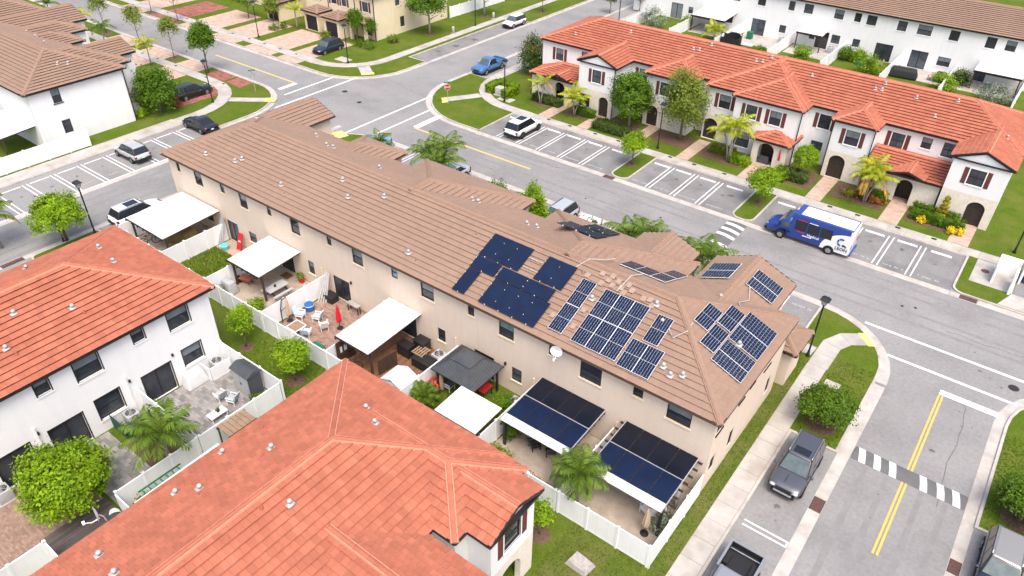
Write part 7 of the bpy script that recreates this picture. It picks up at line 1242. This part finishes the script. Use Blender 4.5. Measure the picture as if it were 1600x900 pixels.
for x, y, lb, m in ((-52.95, 28.9, 'grey boards leaning on the wall of the overgrown yard', 'metal_galv'), (-39.7, 28.9, 'grey boards leaning on the wall of the brick patio', 'vent_white')):
    t = thing('leaning_boards', lb, 'boards', (x, y, GZ))
    for i in range(4): MB().hexa([(.1 + .18 * i, -.9 + .1 * i, 0), (.24 + .18 * i, -.9 + .1 * i, 0), (.24 + .18 * i, -.86 + .1 * i, 0), (.1 + .18 * i, -.86 + .1 * i, 0)], [(.1 + .1 * i, .3, 2.3), (.24 + .1 * i, .3, 2.3), (.24 + .1 * i, .34, 2.3), (.1 + .1 * i, .34, 2.3)]).build('board', m, t)
t = thing('beach_chair', 'red folded beach chair against the wall of the overgrown yard', 'chair', (-50.4, 29.1, GZ)); MB().hexa([(-.28, -.35, .1), (.28, -.35, .1), (.28, -.28, .1), (-.28, -.28, .1)], [(-.25, .1, 1.5), (.25, .1, 1.5), (.25, .16, 1.5), (-.25, .16, 1.5)]).build('fabric', 'red_cloth', t)
for a in (-.3, .3): MB().bar((a, -.4, 0), (a * .9, .14, 1.55), .03).build('frame', 'wood_dark', t)
MB().box(-.14, .14, -.16, -.13, .75, .92).build('stripe', 'plastic_white', t)
t = thing('wheelbarrow', 'red wheelbarrow beside the covered grill', 'wheelbarrow', (-45.9, 26.2, GZ), R(20)); MB().hexa([(-.3, -.22, .3), (.4, -.22, .3), (.4, .22, .3), (-.3, .22, .3)], [(-.5, -.35, .6), (.6, -.35, .6), (.6, .35, .6), (-.5, .35, .6)]).build('tray', 'terracotta', t); wv = wheel(t, -.65, 0, .3, 'rim_dark', 0)
for s in (-.25, .25): MB().bar((-.6, s * .5, .3), (1.0, s, .55), .04).build('handle', 'metal_black', t); MB().bar((.3, s, .32), (.35, s, 0), .03).build('leg', 'metal_black', t)
def bicycle(label, x, y, rz):
    t = thing('bicycle', label, 'bicycle', (x, y, GZ), R(rz))
    for q in (-.5, .5):
        w_ = MB().tube([(q + .33 * math.cos(2 * math.pi * j / 18), 0, .34 + .33 * math.sin(2 * math.pi * j / 18)) for j in range(19)], .022, 6)
        for k in range(6): w_.bar((q, 0, .34), (q + .32 * math.cos(k * 1.047), 0, .34 + .32 * math.sin(k * 1.047)), .006)
        w_.build('wheel', 'rubber', t)
    f_ = MB()
    for a, b in (((-.5, 0, .34), (-.2, 0, .8)), ((-.2, 0, .8), (.4, 0, .8)), ((-.05, 0, .32), (-.2, 0, .82)), ((-.05, 0, .32), (.4, 0, .8)), ((-.5, 0, .34), (-.05, 0, .32)), ((.5, 0, .34), (.38, 0, .95))): f_.tube([a, b], .02, 6)
    f_.build('frame', 'metal_charcoal', t); MB().tube([(.38, -.28, .95), (.38, .28, .95)], .015, 6).build('handlebar', 'metal_black', t); MB().ell((-.22, 0, .87), (.13, .08, .04), 8, 5).build('saddle', 'metal_black', t)
bicycle('bicycle leaning under the first patio cover', -57.2, 24.7, 65); bicycle('bicycle among clutter at the deck cover corner', -31.9, 24.4, 30)
q = thing('flower_pot', 'red pot with an agave by the picnic table yard wall', 'pot', (-42.6, 29.0, GZ)); MB().lathe([(.18, 0), (.26, .4), (.22, .4)], 12).build('pot', 'red_cloth', q); put('plant', crown_mesh('leaf_olive', (0, 0, .65), (.3, .3, .3), 16, 12, .3, .06, asp=.25), q)
tag(MB().box(-.45, .45, -.35, .35, 0, .02).build('door_mat', 'wood_deck', None, loc=(-44.3, 28.85, .114)), 'brown door mat on the picnic table patio', 'mat')
t = thing('ladder', 'green folding ladder lying along the white fence top', 'ladder', (-32.2, 10.5, GZ + 1.2), R(90))
for s in (-.22, .22): MB().bar((-1.3, s, 0), (1.3, s, 0), .05, .09).build('rail', 'plastic_green', t)
for k in range(7): MB().bar((-1.1 + .36 * k, -.22, 0), (-1.1 + .36 * k, .22, 0), .06, .05).build('rung', 'plastic_green', t)
t = thing('tarp_screen', 'dark green tarp screen around the air conditioner', 'screen', (-37.75, 12.3, GZ), 0); MB().box(-.03, .03, -.9, .75, .05, 1.15).build('panel', 'tarp_green', t); MB().box(-1.6, -.05, -.95, -.90, .05, 1.15).build('panel', 'tarp_green', t)
for y in (-.9, 0, .75): MB().box(-.05, .05, y - .04, y + .04, 0, 1.25).build('post', 'metal_black', t)
t = thing('arbor', 'slatted wooden arbor top beside the fence, under the nearest roof', 'arbor', (-31.8, 15.4, GZ), 0)
for i in range(6): MB().box(-.62, .62, -.92 + .31 * i, -.92 + .31 * i + .28, 2.0, 2.05).build('slat', 'wood_pale', t)
for x in (-.6, .6): MB().box(x - .04, x + .04, -1.0, 1.0, 1.88, 2.0).build('beam', 'wood_dark', t)
for x in (-.6, .6):
    for y in (-.9, .9): MB().box(x - .04, x + .04, y - .04, y + .04, 0, 1.9).build('post', 'wood_dark', t)
t = thing('trampoline', 'black netted trampoline in the back row', 'trampoline', (-40.5, 106.8, GZ)); n = 16
MB().add([(1.5 * math.cos(2 * math.pi * j / n), 1.5 * math.sin(2 * math.pi * j / n), z_ - .25 * (j % 4 == 2) * (z_ > 1)) for z_ in (.6, 1.9) for j in range(n)], [(j, (j + 1) % n, n + (j + 1) % n, n + j) for j in range(n)]).build('net', 'plastic_black', t); MB().lathe([(1.5, .55), (1.5, .6)], 16).build('bed', 'metal_black', t)
for j in range(4): a = j * math.pi / 2 + .5; MB().tube([(1.5 * math.cos(a), 1.5 * math.sin(a), 0), (1.5 * math.cos(a), 1.5 * math.sin(a), 2.1)], .03, 6).build('pole', 'metal_black', t)
t = thing('hot_tub_cover', 'round pale covered tub at the palm yard fence', 'tub', (-33.6, 13.0 - .2, GZ)); MB().lathe([(.55, 0), (.6, .5), (.5, .62), (.1, .66)], 16).build('body', 'white_cover', t, smooth=True)
t = thing('water_tank', 'grey barrel between the white fence and the dark deck', 'barrel', (-32.2, 7.6, GZ)); MB().lathe([(.38, 0), (.42, .4), (.38, .85), (.1, .9)], 14).build('body', 'metal_charcoal', t, smooth=True); MB().ell((-.5, .2, .5), (.35, .3, .4), 10, 6, .15).build('bag', 'white_cover', t)
t = thing('paddle_board', 'pale board leaning at the right solar pergola post', 'board', (-8.6, 27.6, GZ), 0); MB().ell((0, 0, 1.0), (.06, .32, 1.05), 12, 8).build('board', 'grey_cover', t, smooth=True)
t = thing('flag', 'small red flag on the arched porch pillar', 'flag', (-20.3, 72.8, GZ + 1.5)); MB().hexa([(0, -.06, -.5), (.25, -.1, -.45), (.25, -.08, -.45), (0, -.04, -.5)], [(0, -.06, .7), (.12, -.1, .7), (.12, -.08, .7), (0, -.04, .7)]).build('cloth', 'red_cloth', t); MB().tube([(0, 0, .75), (.1, -.2, .75)], .012, 6).build('rod', 'metal_black', t)
covered('dark covered bicycle in the arched porch', -21.9, 73.4, .6, .25, .8, 'metal_charcoal', 0, 'furniture_cover')
